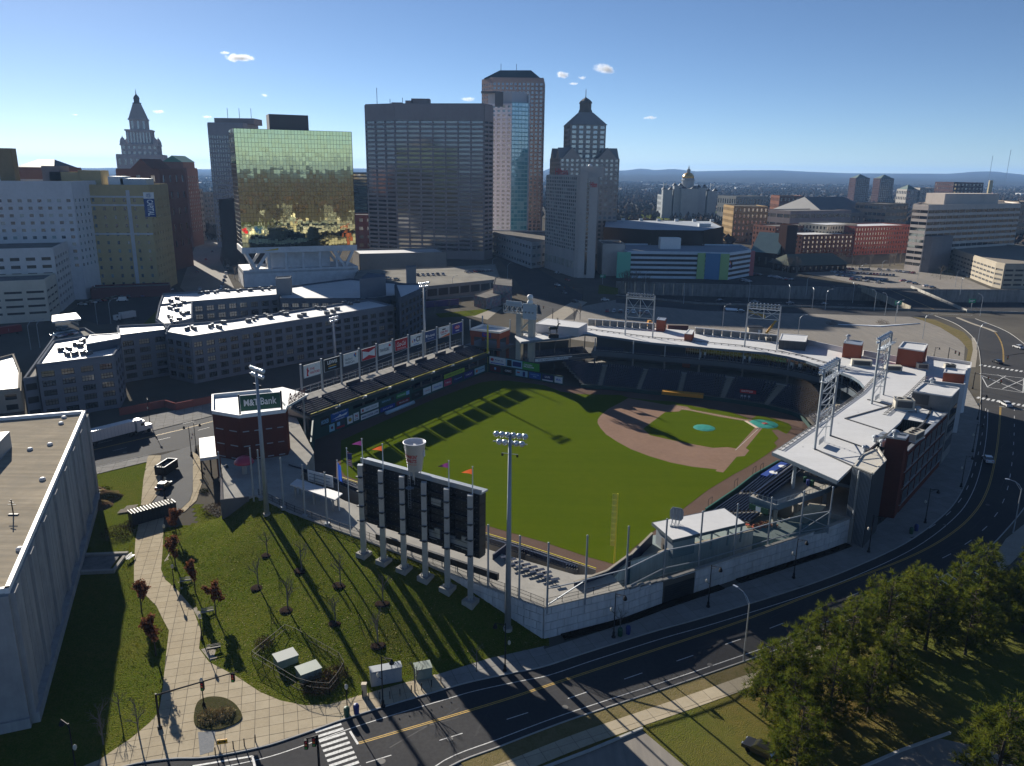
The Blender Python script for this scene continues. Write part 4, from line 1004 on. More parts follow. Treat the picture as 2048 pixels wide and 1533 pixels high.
# two-deck outfield stand with its row of adverts
R0=V(RFW[0].x,RFW[0].y,0);R1=V(RFW[-1].x,RFW[-1].y,0);ru=(R1-R0).normalized();rn=V(-ru.y,ru.x,0);RL=(R1-R0).length
def RP(u,d,z=0):return R0+ru*u+rn*d+V(0,0,z)
PST=[G(x,y,16.9)for x,y in[(597,729),(642,717),(682,706),(719,696),(754,687),(787,678),(821,669),(850.5,661),(879,654),(906,647),(931,641)]]
PU=[(p-R0).dot(ru)for p in PST];PD=sum((p-R0).dot(rn)for p in PST)/len(PST)
PU=[PU[0]+(PU[-1]-PU[0])*i/10 for i in range(11)]
ZD,ZB=6.2,8.0
st=thing('outfield_stand','two-deck outfield stand under the row of big adverts along the far street','stand',RP(RL/2,6))
UA,UB=-1.0,RL+1
rows_=7;rd=.86;rz=(ZB-ZD-.3)/rows_
b=MB();b.obox(RP(UA,0,ZD-.6),ru*(UB-UA),rn*(PD+1.2),(0,0,.5));obj('deck_slab',b,stepc,st)
b=MB();b.obox(RP(UA,-.15,ZD-.9),ru*(UB-UA),rn*.3,(0,0,1.2));obj('deck_front',b,mat('dark blue green deck front',(.016,.035,.04),.5),st)
b=MB();b.bar(RP(UA,0,ZD+1.0),RP(UB,0,ZD+1.0),.14);obj('yellow_rail',b,yel,st)
b=MB();b.obox(RP(UA,1+rows_*rd+.02,ZD-.1),ru*(UB-UA),rn*(PD+1.2-1-rows_*rd),(0,0,ZB-ZD));obj('walkway',b,conc,st)
nsec=8;sw=(UB-UA)/nsec
for s in range(nsec):
 t=MB();se=MB();r_=thing('seating_section',f'upper-deck block of dark seats, {ord_[s]} along the advert stand from the brick building','seating section',RP(UA+s*sw,1,ZD),'upper deck seating blocks')
 for k in range(rows_):
  t.obox(RP(UA+s*sw,1+k*rd,ZD-.1),ru*(sw-.02),rn*rd,(0,0,rz*(k+1)))
  u=UA+s*sw+.7
  while u<UA+(s+1)*sw-.7:seat(se,RP(u,1+k*rd+.1),rn,ZD-.1+rz*(k+1),rnd.random());u+=.56
 u=UA+s*sw+.7
 obj('terrace',t,stepc,r_);obj('seat',se,seat_m,r_,kind='stuff')
 b=MB()
 for k in range(rows_*2):b.obox(RP(UA+s*sw-.55,1+k*rd/2,ZD-.08),ru*1.1,rn*rd/2,(0,0,rz*(k+1)/2+.03))
 obj('aisle_step',b,aislec,r_)
 if s%2==0 or s>4:
  b=MB();b.obox(RP(UA+s*sw+1,1+rows_*rd+1.0,ZB),ru*(sw*.55),rn*.25,(0,0,1.2));obj('drink_rail',b,seat_m,r_)
 b=MB();b.box(RP(UA+s*sw+sw-.2,.3,ZD+.5),(.9,.7,.5));obj('sign_box',b,white,r_)
 for j in range(2):b=MB();p=RP(UA+s*sw+j*sw/2,1.2,0);b.bar(p,p+V(0,0,ZD-.6),.5);obj('column',b,stepc,st)
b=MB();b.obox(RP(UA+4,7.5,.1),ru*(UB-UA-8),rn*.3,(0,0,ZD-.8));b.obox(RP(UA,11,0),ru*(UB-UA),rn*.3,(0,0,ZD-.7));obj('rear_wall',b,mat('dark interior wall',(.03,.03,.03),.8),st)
t=MB();se=MB()
for k in range(4):
 t.obox(RP(38,1.8+k*.9,0),ru*(RL-42),rn*.9,(0,0,2.9+k*.3));u=38.4
 while u<RL-5:
  if int(u)%9>0:seat(se,RP(u,1.9+k*.9),rn,2.9+k*.3,rnd.random())
  u+=.56
obj('lower_terrace',t,stepc,st);obj('lower_seat',se,seat_m,st,kind='stuff')
wl=thing('outfield_wall','dark green outfield wall covered in adverts under the two-deck stand','wall',R0)
k=0.0
while k<RL-.1:
 h=6.0 if k<14 else(4.3 if k<40 else 3.2);b=MB();b.obox(RP(k,0,.02),ru*2.98,rn*.3,(0,0,h));obj('panel',b,dgreen,wl);k+=3.0
E_=[G(x,y,0)for x,y in[(626,935),(622,915),(624,896)]]
b=MB();b.obox(RP(-.3,-.1,.02),-ru*.3,-rn*-8,(0,0,6.2));obj('end_panel',b,dgreen,wl)
P0=V(G(626,932).x,G(626,932).y,0);d=R0-P0;b=MB();b.obox(P0+V(0,0,.02),d,V(-d.y,d.x,0).normalized()*.35,(0,0,6.0));obj('end_panel',b,dgreen,wl)
bigads=[('advert board with a red stag and two lines of red lettering on white',white,[('t',.36,.5,.28,.2,'red','THE'),('t',.36,.2,.58,.2,'red','HARTFORD'),('p',.1,.1,.22,.8,'red',[(.2,0),(.75,0),(.6,.25),(.95,.55),(.7,.6),(.75,.95),(.6,.7),(.45,.98),(.42,.66),(.15,.85),(.35,.55),(.3,.3)])]),('black advert board with white serif capitals and small pale lines',C('black board',16,16,20),[('b',.2,.55,.62,.3,'white','LEWIS'),('r',.25,.36,.5,.07,'gold',''),('r',.25,.2,.5,.06,'sky','')]),('pale advert board for a hospital with grey lettering and a small flower mark',white,[('t',.1,.42,.48,.22,'grey','Hartford'),('t',.1,.14,.62,.22,'grey','HealthCare'),('c',.7,.62,.1,.24,'blue',''),('c',.77,.7,.1,.2,'orange',''),('c',.75,.52,.1,.2,'teal','')]),('red advert board with a white bow-tie shape and red script',C('red board',186,18,34),[('p',.06,.08,.88,.84,'white',[(0,.1),(.5,.35),(1,.1),(1,.9),(.5,.65),(0,.9)]),('i',.14,.36,.62,.26,'red','Budweiser')]),('white advert board with dark capitals and a small red umbrella',white,[('t',.06,.3,.72,.26,'black','TRAVELERS'),('p',.72,.55,.2,.3,'red',[(0,.3),(.2,.85),(.5,1),(.8,.85),(1,.3)])]),('red advert board with looping white script',C('red board',186,18,34),[('i',.1,.35,.72,.42,'white','Coca-Cola'),('t',.15,.1,.7,.1,'white','TASTE THE FEELING')]),('white advert board with a coloured feather fan and two big black letters',white,[('b',.46,.3,.44,.5,'black','CT'),('p',.1,.25,.3,.4,'orange',[(0,.3),(.25,.9),(.4,.2)]),('p',.2,.25,.3,.4,'purple',[(.2,.9),(.5,1),(.4,.2)]),('p',.26,.25,.2,.4,'blue',[(.4,.9),(.9,.7),(.4,.1)]),('r',.25,.1,.5,.05,'blue','')]),('dark blue advert board with a small white square and pale lettering',C('dark blue board',22,62,116),[('t',.22,.42,.64,.24,'white','Prudential'),('r',.08,.42,.1,.26,'white',''),('t',.25,.2,.5,.1,'white','Bring Your Challenges')]),('white advert board with red and black lettering over a red corner stripe',white,[('b',.14,.4,.7,.22,'red','OSER PRO'),('r',.32,.7,.3,.12,'black',''),('p',0,0,1,.3,'orange',[(0,0),(1,0),(1,.9)]),('r',.2,.26,.5,.06,'grey','')]),('deep blue advert board with a red oval scrawl at the far end of the row',C('deep blue board',24,40,130),[('c',.24,.42,.52,.36,'red',''),('i',.3,.5,.4,.2,'white','GO'),('r',.35,.22,.34,.07,'white','')])]
for i in range(11):
 p=RP(PU[i],PD);b=MB();b.tube(p+V(0,0,0),p+V(0,0,17.0),.32,.3,10);single('sign_post',b,steel,f'{(ord_+["eleventh"])[i] if i < 10 else "last"} grey round post carrying the row of adverts, counted from the brick building','post','posts of the advert row')
for i in range(10):
 g=.9 if i in(6,)else.75;o=RP(PU[i+1]-g,PD-.36,11.0)
 lab,bg_,parts=bigads[i];e=-ru*(PU[1]-PU[0]-2*g)
 sign(lab,RP(PU[i]+g,PD-.36,12.9),ru*(PU[1]-PU[0]-2*g),V(0,0,3.5),bg_,parts,'advert boards on the post row',frame=steel)
railing('railing',[RP(UA,PD+.3),RP(UB,PD+.3)],[ZB,ZB],2.2,'grey railing behind the upper deck of the advert stand',m=steel,post=3.0,pick=.5)
wa=[(2.2,5.6,2.8,5.2,'black wall advert with big pale blue slanted capitals',C('black board',16,16,20),[('b',.08,.2,.84,.5,'sky','HOOKER')]),(6.2,13.0,2.9,5.7,'wide blue wall advert with white lettering under the deck',C('mid blue board',28,84,160),[('t',.08,.7,.8,.16,'white','TRAVEL & TOUR'),('p',.05,.2,.9,.4,'white',[(0,.2),(.4,.5),(.5,.9),(.6,.5),(1,.8),(.9,.2)]),('t',.25,.05,.5,.12,'white','BUSSES')]),(5.4,7.4,.5,2.5,'small pale wall advert with a brown emblem',C('pale blue board',150,190,205),[('c',.3,.3,.4,.4,'maroon','')]),(8.0,11.4,.5,2.6,'small dark picture advert with a red band low on the outfield wall',C('slate board',60,70,80),[('r',.05,.05,.9,.2,'red',''),('r',.1,.4,.35,.5,'sky','')]),(12.4,14.6,.7,2.9,'white wall advert with a gold and blue round mark',white,[('c',.2,.25,.6,.5,'gold',''),('c',.25,.5,.4,.3,'blue','')]),(15.0,17.2,.9,3.1,'white wall advert with a red capital letter',white,[('b',.3,.4,.4,.4,'red','N'),('r',.2,.15,.6,.08,'grey','')]),(18.0,25.6,2.3,3.7,'long white wall advert with thin dark lettering, the upper of a pair',white,[('t',.25,.3,.65,.35,'grey','TRINITY COLLEGE'),('c',.06,.2,.1,.6,'red','')]),(18.0,25.6,.4,1.8,'long white wall advert with bold dark blue capitals, the lower of a pair',white,[('b',.06,.28,.88,.4,'navy','MARC DODGE .COM')]),(26.4,33.0,2.7,3.9,'long dark teal wall advert above the rolled tarpaulin',C('teal board',20,74,78),[('t',.1,.3,.6,.4,'sky','SERVICE'),('r',.75,.1,.2,.8,'black','')]),(26.4,33.0,.4,1.7,'long blue wall advert behind the rolled tarpaulin',C('royal blue board',26,50,150),[('t',.15,.3,.7,.4,'white','American Bank')]),(33.8,40.0,2.7,3.9,'long green wall advert with a pale end panel',C('green board',46,140,62),[('t',.08,.3,.6,.4,'white','FOODSHARE'),('r',.74,0,.26,1,'sky','')]),(33.8,40.0,.5,1.7,'long crimson wall advert beyond the rolled tarpaulin',C('crimson board',140,26,44),[('t',.2,.3,.7,.4,'white','MetLife USA')]),(41.0,46.5,.5,2.6,'black wall advert with faint grey lettering',C('black board',16,16,20),[('t',.3,.4,.4,.3,'grey','TOYOTA')]),(47.0,51.0,.6,2.7,'white wall advert with a thin red line of lettering',white,[('t',.2,.4,.6,.2,'red','Keystone')]),(51.6,57.4,.7,2.8,'white wall advert with blue lettering beside the pink one',white,[('t',.15,.35,.7,.3,'blue','Windsor Fed')]),(58.2,62.4,.7,2.8,'pink wall advert with white lettering',C('pink board',196,60,96),[('t',.15,.35,.7,.3,'white','T-Mobile')]),(63.2,69.0,.7,2.8,'navy wall advert with pale lettering next to the pink one',C('navy board',22,34,92),[('t',.12,.35,.76,.3,'sky','Capewell')]),(69.8,75.4,.7,2.8,'purple blue wall advert with one white word',C('violet board',44,40,120),[('t',.15,.35,.7,.3,'white','COMCAST')]),(76.2,82.6,.7,2.8,'pale blue wall advert with an orange mark next to the far foul pole',C('pale blue board',150,190,205),[('c',.1,.25,.2,.5,'orange',''),('t',.36,.4,.54,.25,'navy','Hospital')]),(58.2,70.0,3.2,4.6,'long lime green advert above the wall adverts near the far foul pole',C('lime board',160,185,60),[('t',.08,.3,.84,.4,'dkgreen','CONNECTICUT LOTTERY')])]
for u0,u1,z0,z1,lab,bg_,parts in wa:sign(lab,RP(u0,-.06,z0),ru*(u1-u0),V(0,0,z1-z0),bg_,parts,'adverts on the outfield wall',depth=.05)
b=MB();b.smooth=True;b.tube(RP(26.5,-2.0,.55),RP(39.5,-2.0,.55),.55,n=12);single('rolled_tarp',b,mat('pale blue tarpaulin',(.45,.58,.66),.4,noise=[(1,(.36,.5,.6),.5)]),'long rolled pale blue tarpaulin lying at the foot of the outfield wall','rolled tarp')
Q=[V(p.x,p.y,0)for p in(BOWL[0],BOWL[1])];qd=(Q[1]-Q[0]).normalized();QL=(Q[1]-Q[0]).length;qn=V(-qd.y,qd.x,0)
cw=thing('corner_wall','dark green corner wall with two rows of adverts beside the far foul pole','wall',Q[0]);k=0.0
while k<QL-.2:b=MB();b.obox(Q[0]+qd*k+V(0,0,.02),qd*min(2.98,QL-k),qn*.3,(0,0,3.0 if k>18 else 6.0));obj('panel',b,dgreen,cw);k+=3
for u0,u1,z0,z1,lab,bg_,parts in[(.6,7.4,3.1,5.8,'white and blue corner advert with a red round mark',white,[('t',.35,.5,.5,.2,'navy','Mohegan Sun'),('c',.08,.4,.2,.4,'red',''),('r',.08,.12,.84,.1,'blue','')]),(7.5,14.2,3.1,5.8,'pale corner advert with two dark pictures',C('pale blue board',150,190,205),[('r',.08,.1,.28,.8,'black',''),('r',.42,.2,.52,.6,'navy','')]),(14.3,21.0,3.1,5.8,'bright green corner advert with white lettering',C('bright green board',60,150,50),[('b',.08,.55,.5,.2,'white','CHILDREN'),('b',.08,.3,.6,.2,'white','MUSEUM')]),(.8,5.4,.5,2.6,'dark red corner advert with a pale drop',C('dark red board',90,16,30),[('c',.4,.3,.2,.5,'sky','')]),(6.2,10.8,.5,2.6,'black corner advert with thin white capitals',C('black board',16,16,20),[('b',.2,.35,.6,.32,'white','CREC')]),(11.6,16.4,.5,2.6,'pale corner advert with a dark figure and a red mark',C('pale blue board',150,190,205),[('r',.6,.05,.2,.8,'navy',''),('r',.1,.5,.25,.2,'red','')]),(17.0,21.6,.5,2.6,'mid blue corner advert with two pale lines',C('mid blue board',28,84,160),[('t',.12,.55,.76,.2,'sky','WEBSTER'),('r',.35,.28,.3,.1,'sky','')]),(22.2,26.4,.5,2.6,'navy corner advert with white capitals over a white foot',C('navy board',22,34,92),[('b',.25,.5,.5,.3,'white','LUX'),('r',0,0,1,.2,'white','')]),(27.0,30.0,.5,2.6,'pale corner advert with thin blue lettering next to the seats',white,[('t',.2,.35,.6,.35,'blue','fhh')])]:
 sign(lab,Q[0]+qd*u0-qn*.06+V(0,0,z0),qd*(u1-u0),V(0,0,z1-z0),bg_,parts,'corner adverts',depth=.05)
pv=[G(940,661,12.5),G(999,668,12.5),G(1020,660,12.5),G(965,652,12.5)]
r=thing('brick_pavilion','small flat-roofed brick pavilion between the advert stand and the grandstand','pavilion',(pv[0].x,pv[0].y,0))
b=MB();b.prism(pv,10.4,12.5,bottom=True);obj('fascia',b,brick2,r)
b=MB()
for i in range(4):
 a,c=pv[i],pv[(i+1)%4];d=c-a;n=V(-d.y,d.x,0).normalized()*.3;b.obox(a+V(0,0,.01),d,n,(0,0,.7))
obj('parapet',b,white,r);b=MB();b.poly([p+V(0,0,.05)for p in pv]);obj('roof',b,roofw,r)
for p in pv:c=sum(pv,V(0,0,0))/4;q=p.lerp(c,.12);b=MB();b.bar((q.x,q.y,0),(q.x,q.y,10.4),1.1);obj('column',b,brick2,r)
b=MB();pf=[p.lerp(sum(pv,V(0,0,0))/4,-.25)for p in pv];b.prism(pf,6.6,7.2,bottom=True);obj('floor',b,mat('dark slate floor',(.05,.06,.07),.6),r)
for k in range(6):
 a=pv[0].lerp(pv[1],k/6);c=pv[0].lerp(pv[1],(k+.8)/6);b=MB();b.obox((a.x,a.y,3.2),V(c.x-a.x,c.y-a.y,0),V(0,.1,0),(0,0,3.2));obj('window',b,glassd,r)
for t in((.15,'red and blue advert on the long side of the brick pavilion'),):
 a,c=pv[0],pv[1];d=(c-a);d.z=0;n=V(d.y,-d.x,0).normalized();o=a+d*.42+n*.08;sign(t[1],(o.x,o.y,10.7),d*.3,V(0,0,1.6),C('deep blue board',24,40,130),[('b',.15,.35,.7,.4,'red','TOPPS')],depth=.05)
b=MB()
for i in range(3):p=[pv[0],pv[3],pv[2]][i];b=MB();b.tube((p.x,p.y,12.5),(p.x,p.y,16.3),.25,n=8);obj('net_post',b,steel,r)
# brick building with the bank sign
MTP=PX([(424,789),(424,822),(478,831),(570,820),(575,810),(541,778)],16.0)
mt=thing('brick_building','many-sided windowless brick building with a green bank sign on its white roof','building',(MTP[0].x,MTP[0].y,0))
b=MB();b.prism(MTP,0,15.3);obj('wall',b,brick,mt);b=MB();n=len(MTP)
for i in range(n):
 a,c=MTP[i],MTP[(i+1)%n];d=c-a;d.z=0;k=V(-d.y,d.x,0).normalized()*.4
 b.obox((a.x-k.x*.2,a.y-k.y*.2,15.3),d,k,(0,0,.75))
obj('parapet',b,white,mt);b=MB();b.poly([(p.x,p.y,15.34)for p in MTP]);obj('roof',b,roofw,mt)
li=mat('pale lintel',(.34,.34,.35),.7)
for(i0,i1,cnt)in((1,2,2),(2,3,4)):
 a,c=MTP[i0],MTP[i1];d=c-a;d.z=0;k=V(d.y,-d.x,0).normalized()
 for z in(12.0,8.6,5.6):
  for j in range(cnt):
   q=MB();o=a+d*((j+.2)/cnt)+k*.03;q.obox((o.x,o.y,z),d*(.55/cnt),k*.06,(0,0,.22));obj('lintel',q,li,mt)
   q=MB();q.obox((o.x+k.x*-.0,o.y,z-2.2),d*(.55/cnt),k*.03,(0,0,2.1));obj('blind_window',q,brick,mt)
a,c=G(481.5,823.5,16.05),G(562,815.5,16.05);d=c-a;d.z=0;d.z=0
sign('dark green bank sign with white lettering standing on the roof of the brick building',a,d,V(0,0,3.6),C('bank green board',12,74,56),[('b',.09,.3,.36,.42,'white','M&T'),('t',.5,.3,.4,.46,'white','Bank')],cat='sign',frame=white,name='bank_sign')
for s in(-.02,1.02):b=MB();p=a+d*s;b.bar(p-V(0,0,.7),p+V(0,0,3.9),.3);obj('sign_leg',b,blacks,mt)
cn=PX([(542,778),(565,774),(617,788),(575,812)],15.6);r=thing('canopy','thin white canopy jutting from the brick building towards the advert stand','canopy',(cn[3].x,cn[3].y,15));b=MB();b.prism(cn,15.1,15.55,bottom=True);obj('roof',b,roofw,r)
for p in(cn[1],cn[2]):q=p.lerp(cn[0],.15);b=MB();b.bar((q.x,q.y,0),(q.x,q.y,15.1),.4);obj('column',b,steel,r)
a,c=G(577,809,15.7),G(610,790,15.7);d=c-a;d.z=0;n_=V(d.y,-d.x,0).normalized();r=thing('script_sign','dark red script lettering on a rail along the canopy edge of the brick building','sign',a);lettering('Budweiser',a+n_*.1,d,V(0,0,2.4),ink['maroon'],r,bold=.03,shear=.08)
b=MB();b.bar(a,a+d,.12);b.bar(a+V(0,0,.9),a+d+V(0,0,.9),.08)
for k in range(6):b.bar(a+d*(k/5)-V(0,0,.2),a+d*(k/5)+V(0,0,1.6),.08)
obj('rail',b,blacks,r)
block('entrance_canopy','low white canopy and ramp roof beside the brick building at the dead-end street','canopy',[(398,877),(432,872),(436,912),(400,917)],5.6,4.9,roofw)
b=MB()
for p in PX([(399,880),(401,915),(420,914)],5.0):b.bar((p.x,p.y,0),(p.x,p.y,5),.25)
single('canopy_posts',b,blacks,'thin dark posts under the low white canopy by the dead-end street','posts')
P=G(490,948,ZC);r=thing('sunshade','big pink mushroom-shaped sunshade on the concourse in front of the brick building','sunshade',P);pk=mat('pink fibreglass',(.42,.045,.085),.35,noise=[(.8,(.36,.05,.09),.5)])
b=MB();b.lathe(P,[(.55,0),(.55,2.6)],12);obj('plinth',b,conc,r);b=MB();b.tube(P+V(0,0,2.6),P+V(0,0,HT(918,P)-ZC),.18,n=8);obj('stem',b,mat('red stem',(.4,.03,.04),.4),r)
hh=HT(912,P);b=MB();b.smooth=True;b.lathe((P.x,P.y,hh-1.55),[(2.1,0),(1.95,.45),(1.5,1.0),(.8,1.4),(.01,1.55)],12);obj('cap',b,pk,r)
sp=[G(580,969,8.2),G(594,958,8.2),G(685,987,8.2),G(670,1000,8.2)];r=thing('shelter','white flat-roofed shelter on the outfield concourse beside the scoreboard','shelter',(sp[0].x,sp[0].y,ZC));b=MB();b.prism(sp,7.95,8.2,bottom=True);obj('roof',b,roofw,r)
for t in(.08,.5,.92):p=sp[0].lerp(sp[3],t);q=sp[1].lerp(sp[2],t);p=p.lerp(q,.2);b=MB();b.bar((p.x,p.y,ZC),(p.x,p.y,7.95),.35);obj('column',b,conc,r);c=p.lerp(q,.8);b=MB();b.bar((c.x,c.y,ZC),(c.x,c.y,7.95),.3);obj('column',b,conc,r)
a,c=G(616,962,7.4),G(666,976,7.4);d=c-a;d.z=0;r=thing('notice_board','white rectangular board seen from behind with steel rails beside the shelter','board',a);b=MB();b.obox(a,d,V(-d.y,d.x,0).normalized()*.12,(0,0,2.4));obj('board',b,white,r);b=MB();n_=V(d.y,-d.x,0).normalized()*.15
for z in(.4,1.1,1.8):b.bar(a+d*.08+n_+V(0,0,z),a+d*.92+n_+V(0,0,z),.12)
for t in(.3,.7):b.bar(a+d*t+n_+V(0,0,-2.1),a+d*t+n_+V(0,0,2),.14);b.bar(a+d*t+n_*6+V(0,0,-2.1),a+d*t+n_+V(0,0,1.6),.1)
obj('rail',b,steel,r)
def terrace(u0,u1,rows,label,line=LFW,d0=.8,z0=1.7,rd=.9,rz=.5):
 L=sub([V(p.x,p.y,0)for p in line],u0,u1);L=[Vector((p.x,p.y))for p in L];r=thing('seating_section',label,'seating section',(L[0].x,L[0].y,0),'outfield seating terraces');t=MB();se=MB()
 P=[p for p,d in walkline(L,.56)]
 for k in range(rows):
  A,B_=offset(L,-(d0+rd*k)),offset(L,-(d0+rd*(k+1)));t.prism(A+B_[::-1],0,z0+rz*k)
  for p,d in walkline(A,.56):
   n=Vector((d.y,-d.x));seat(se,p+n*.1,n,z0+rz*k,rnd.random())
 obj('terrace',t,stepc,r);obj('seat',se,seat_m,r,kind='stuff');return r
LT=length([V(p.x,p.y,0)for p in LFW])
sA=0;lens=[0]
for a,c in zip(LFW,LFW[1:]):lens.append(lens[-1]+(Vector(a[:2])-Vector(c[:2])).length)
terrace(1,lens[2]+2,7,'dark blue outfield seats beside the white shelter')
terrace(lens[2]+3,lens[4]-2,7,'dark blue outfield seats behind the top of the scoreboard')
terrace(lens[5]+6.5,lens[6]+1,6,'dark navy outfield seats next to the green bullpen floor',d0=.8)
terrace(lens[6]+2,lens[7]-3,5,'dark navy outfield seats nearest the tall yellow foul pole')
sheet('bullpen_turf',[V(p.x,p.y,0)for p in PX([(952,1066),(1003,1082),(994,1096),(952,1085)],2)],1.9,turf_m)
b=MB();b.prism(PX([(952,1066),(1003,1082),(994,1100),(952,1090)],2),0,1.88);struct('bullpen_base',b,conc)
a,c=G(1011,1092,6.0),G(985,1112,6.0);d=c-a;d.z=0;b=MB();b.obox((a.x,a.y,.1),d,V(-d.y,d.x,0).normalized()*.25,(0,0,6.2));single('divider_wall',b,navy,'navy wall between the bullpen floor and the outfield seats','wall')
b=MB()
for k in range(7):
 for m_ in range(2):
  p=G(1010+k*14+m_*16,1122+k*5.2+m_*14,ZC);b.box(p+V(0,0,.75),(1.5,.7,.06),.35);b.bar(p,p+V(0,0,.75),.12)
single('picnic_tables',b,seat_m,'rows of dark blue counter tables on the sunny corner of the concourse','tables')

# scoreboard seen from behind
SB=[GB(728,1112),GB(768,1127),GB(808,1143),GB(850,1160),GB(893,1182),GB(941,1207)]
_a,_c=SB[0],SB[5];sd=(_c-_a);sd.z=0;SL=sd.length;sd.normalize();sn=V(-sd.y,sd.x,0)
if(HOME-_a).dot(sn)<0:sn=-sn
SBP=[_a+sd*(SL*i/5)for i in range(6)]
ZT=(HT(930,SBP[0])+HT(990,SBP[5]))/2;ZL=(HT(1046,SBP[0])+HT(1122,SBP[5]))/2
sb=thing('scoreboard','huge black scoreboard seen from behind on six grey steel columns on the grassy bank','scoreboard',_a)
bmat=mat('black cabinet',(.010,.011,.014),.5,noise=[(1.5,(.018,.018,.022),.5)]);dotm=mat('cabinet vent',(.16,.16,.17),.5)
for i,p in enumerate(SBP):
 z=berm_z(p.x,p.y);b=MB()
 b.bar((p.x,p.y,z),(p.x,p.y,ZT),.85,.85);obj('column',b,galv,sb)
 b=MB()
 for zz in np.arange(ZL+.8,ZT,2.6):b.box((p.x-sn.x*.1,p.y-sn.y*.1,zz),(1.15,1.15,.18),math.atan2(sd.y,sd.x))
 obj('collar',b,mat('dark steel',(.05,.055,.06),.5),sb)
 b=MB();b.box((p.x,p.y,z+.15),(2.0,2.0,1.1),math.atan2(sd.y,sd.x));obj('footing',b,conc,sb)
 b=MB()
 for s in(-.5,.5):
  for t in(-.5,.5):q=V(p.x,p.y,z+.7)+sd*s+sn*t;b.bar(q,q+V(0,0,.5)-sd*s*.3,.14)
 obj('base_plate',b,steel,sb)
O=SBP[0]-sd*.55+sn*.85;O.z=ZL;Wd=SL+1.7;Hh=ZT-ZL
nb,nr=5,6;bw=Wd/nb;rh=Hh/nr
for i in range(nb):
 for j in range(nr):
  o=O+sd*(i*bw+.04)+V(0,0,j*rh+.04);b=MB();b.obox(o,sd*(bw-.08),sn*1.5,(0,0,rh-.08));pn=obj('cabinet',b,bmat,sb)
  d=MB()
  for u in range(5):
   for v in(.3,.72):q=o+sd*((u+.5)/5*(bw-.08))+V(0,0,v*rh)-sn*.03;d.box(q,(.12,.06,.12),math.atan2(sd.y,sd.x))
  obj('vent',d,dotm,pn,kind='stuff')
b=MB();b.obox(O-sd*.2+V(0,0,Hh),sd*(Wd+.4),sn*1.9,(0,0,.28));b.obox(O-sd*.2+V(0,0,Hh+.28),sd*(Wd+.4),sn*.25,(0,0,.5));obj('top_beam',b,galv,sb)
b=MB()
for z in np.arange(1.3,Hh,2.6):b.obox(O-sn*.5+V(0,0,z),sd*Wd,sn*.4,(0,0,.1));b.bar(O-sn*.45+V(0,0,z+1.0),O-sn*.45+sd*Wd+V(0,0,z+1.0),.04)
obj('catwalk',b,mat('catwalk grating',(.035,.036,.04),.6),sb)
b=MB()
for u,z,w,h in((.60,.1,.06,.14),(.645,.12,.045,.17),(.74,.13,.07,.12),(.81,.1,.06,.12),(.865,.09,.05,.2),(.62,.66,.08,.1)):b.obox(O+sd*(Wd*u)-sn*.3+V(0,0,Hh*z),sd*(Wd*w),sn*.25,(0,0,Hh*h))
obj('electrical_box',b,galv,sb)
b=MB();b.obox(O+sn*1.52+V(0,0,.3),sd*Wd,sn*.08,(0,0,Hh-.6));obj('display_face',b,mat('dark display',(.015,.015,.02),.25),sb)
b=MB();o=SBP[0]+sn*3.0;b.obox((o.x,o.y,ZC+1.0),sd*(SL+3),sn*.5,(0,0,1.1));ls=single('display_strip',b,bmat,'long low black display strip on the concourse under the scoreboard','display')
b=MB()
for k in range(8):p=o+sd*((SL+3)*(k+.5)/8)+sn*.25;b.bar((p.x,p.y,ZC),(p.x,p.y,ZC+1.0),.15)
obj('leg',b,steel,ls)
# giant coffee cup on top
cc=SBP[0]+sd*(SL*.475)+sn*1.3;cz=ZT+1.0
cupm=mat('cup white',(.62,.63,.66),.4,noise=[((1.2,1.2,.3),(.54,.55,.58),.4)]);cup=thing('coffee_cup','giant white paper-cup sculpture with pink and orange lettering on top of the scoreboard','sculpture',(cc.x,cc.y,cz))
r0,r1,hc=1.12,1.75,4.6;b=MB();b.smooth=True
b.lathe((cc.x,cc.y,cz),[(r0,0),(r1,hc),(r1+.07,hc),(r1+.07,hc+.12),(r1-.06,hc+.12),(r1-.12,hc-.5)],40);cb=obj('body',b,cupm,cup)
b=MB();b.lathe((cc.x,cc.y,cz+hc-.55),[(.01,.02),(r1-.13,0)],24);b.f=[f[::-1]for f in b.f];cof=obj('coffee',b,mat('coffee brown',(.30,.20,.13),.35,noise=[(1.2,(.42,.36,.30),.7)]),cup)
b=MB();b.lathe((cc.x,cc.y,cz+hc-.55),[(.28,0),(.2,.25),(.01,.3)],10);obj('bubble',b,white,cof)
b=MB();b.tube((cc.x,cc.y,ZT-.6),(cc.x,cc.y,cz),.55,n=10)
for k in range(4):a=k*math.pi/2;b.bar((cc.x+.8*math.cos(a),cc.y+.8*math.sin(a),ZT-1.2),(cc.x+.9*math.cos(a),cc.y+.9*math.sin(a),cz),.1)
obj('stand',b,galv,cup);lad=MB()
for s in(-.25,.25):lad.bar(cc-sn*1.5+sd*s+V(0,0,ZT-5-cc.z),cc-sn*1.5+sd*s+V(0,0,cz-cc.z),.05)
for k in range(14):lad.bar(cc-sn*1.5-sd*.25+V(0,0,ZT-5+k*.42-cc.z),cc-sn*1.5+sd*.25+V(0,0,ZT-5+k*.42-cc.z),.04)
lad.lathe((cc.x-sn.x*1.4,cc.y-sn.y*1.4,ZT-1.6),[(.7,0),(.7,.05),(.62,.05)],10);obj('ladder',lad,steel,cup)
for s in(-.35,2.6):b=MB();a=s;q=V(math.cos(a),math.sin(a),0);b.box(V(cc.x,cc.y,cz+3.0)+q*1.62,(.2,.4,1.0),a);obj('bracket',b,cupm,cup)
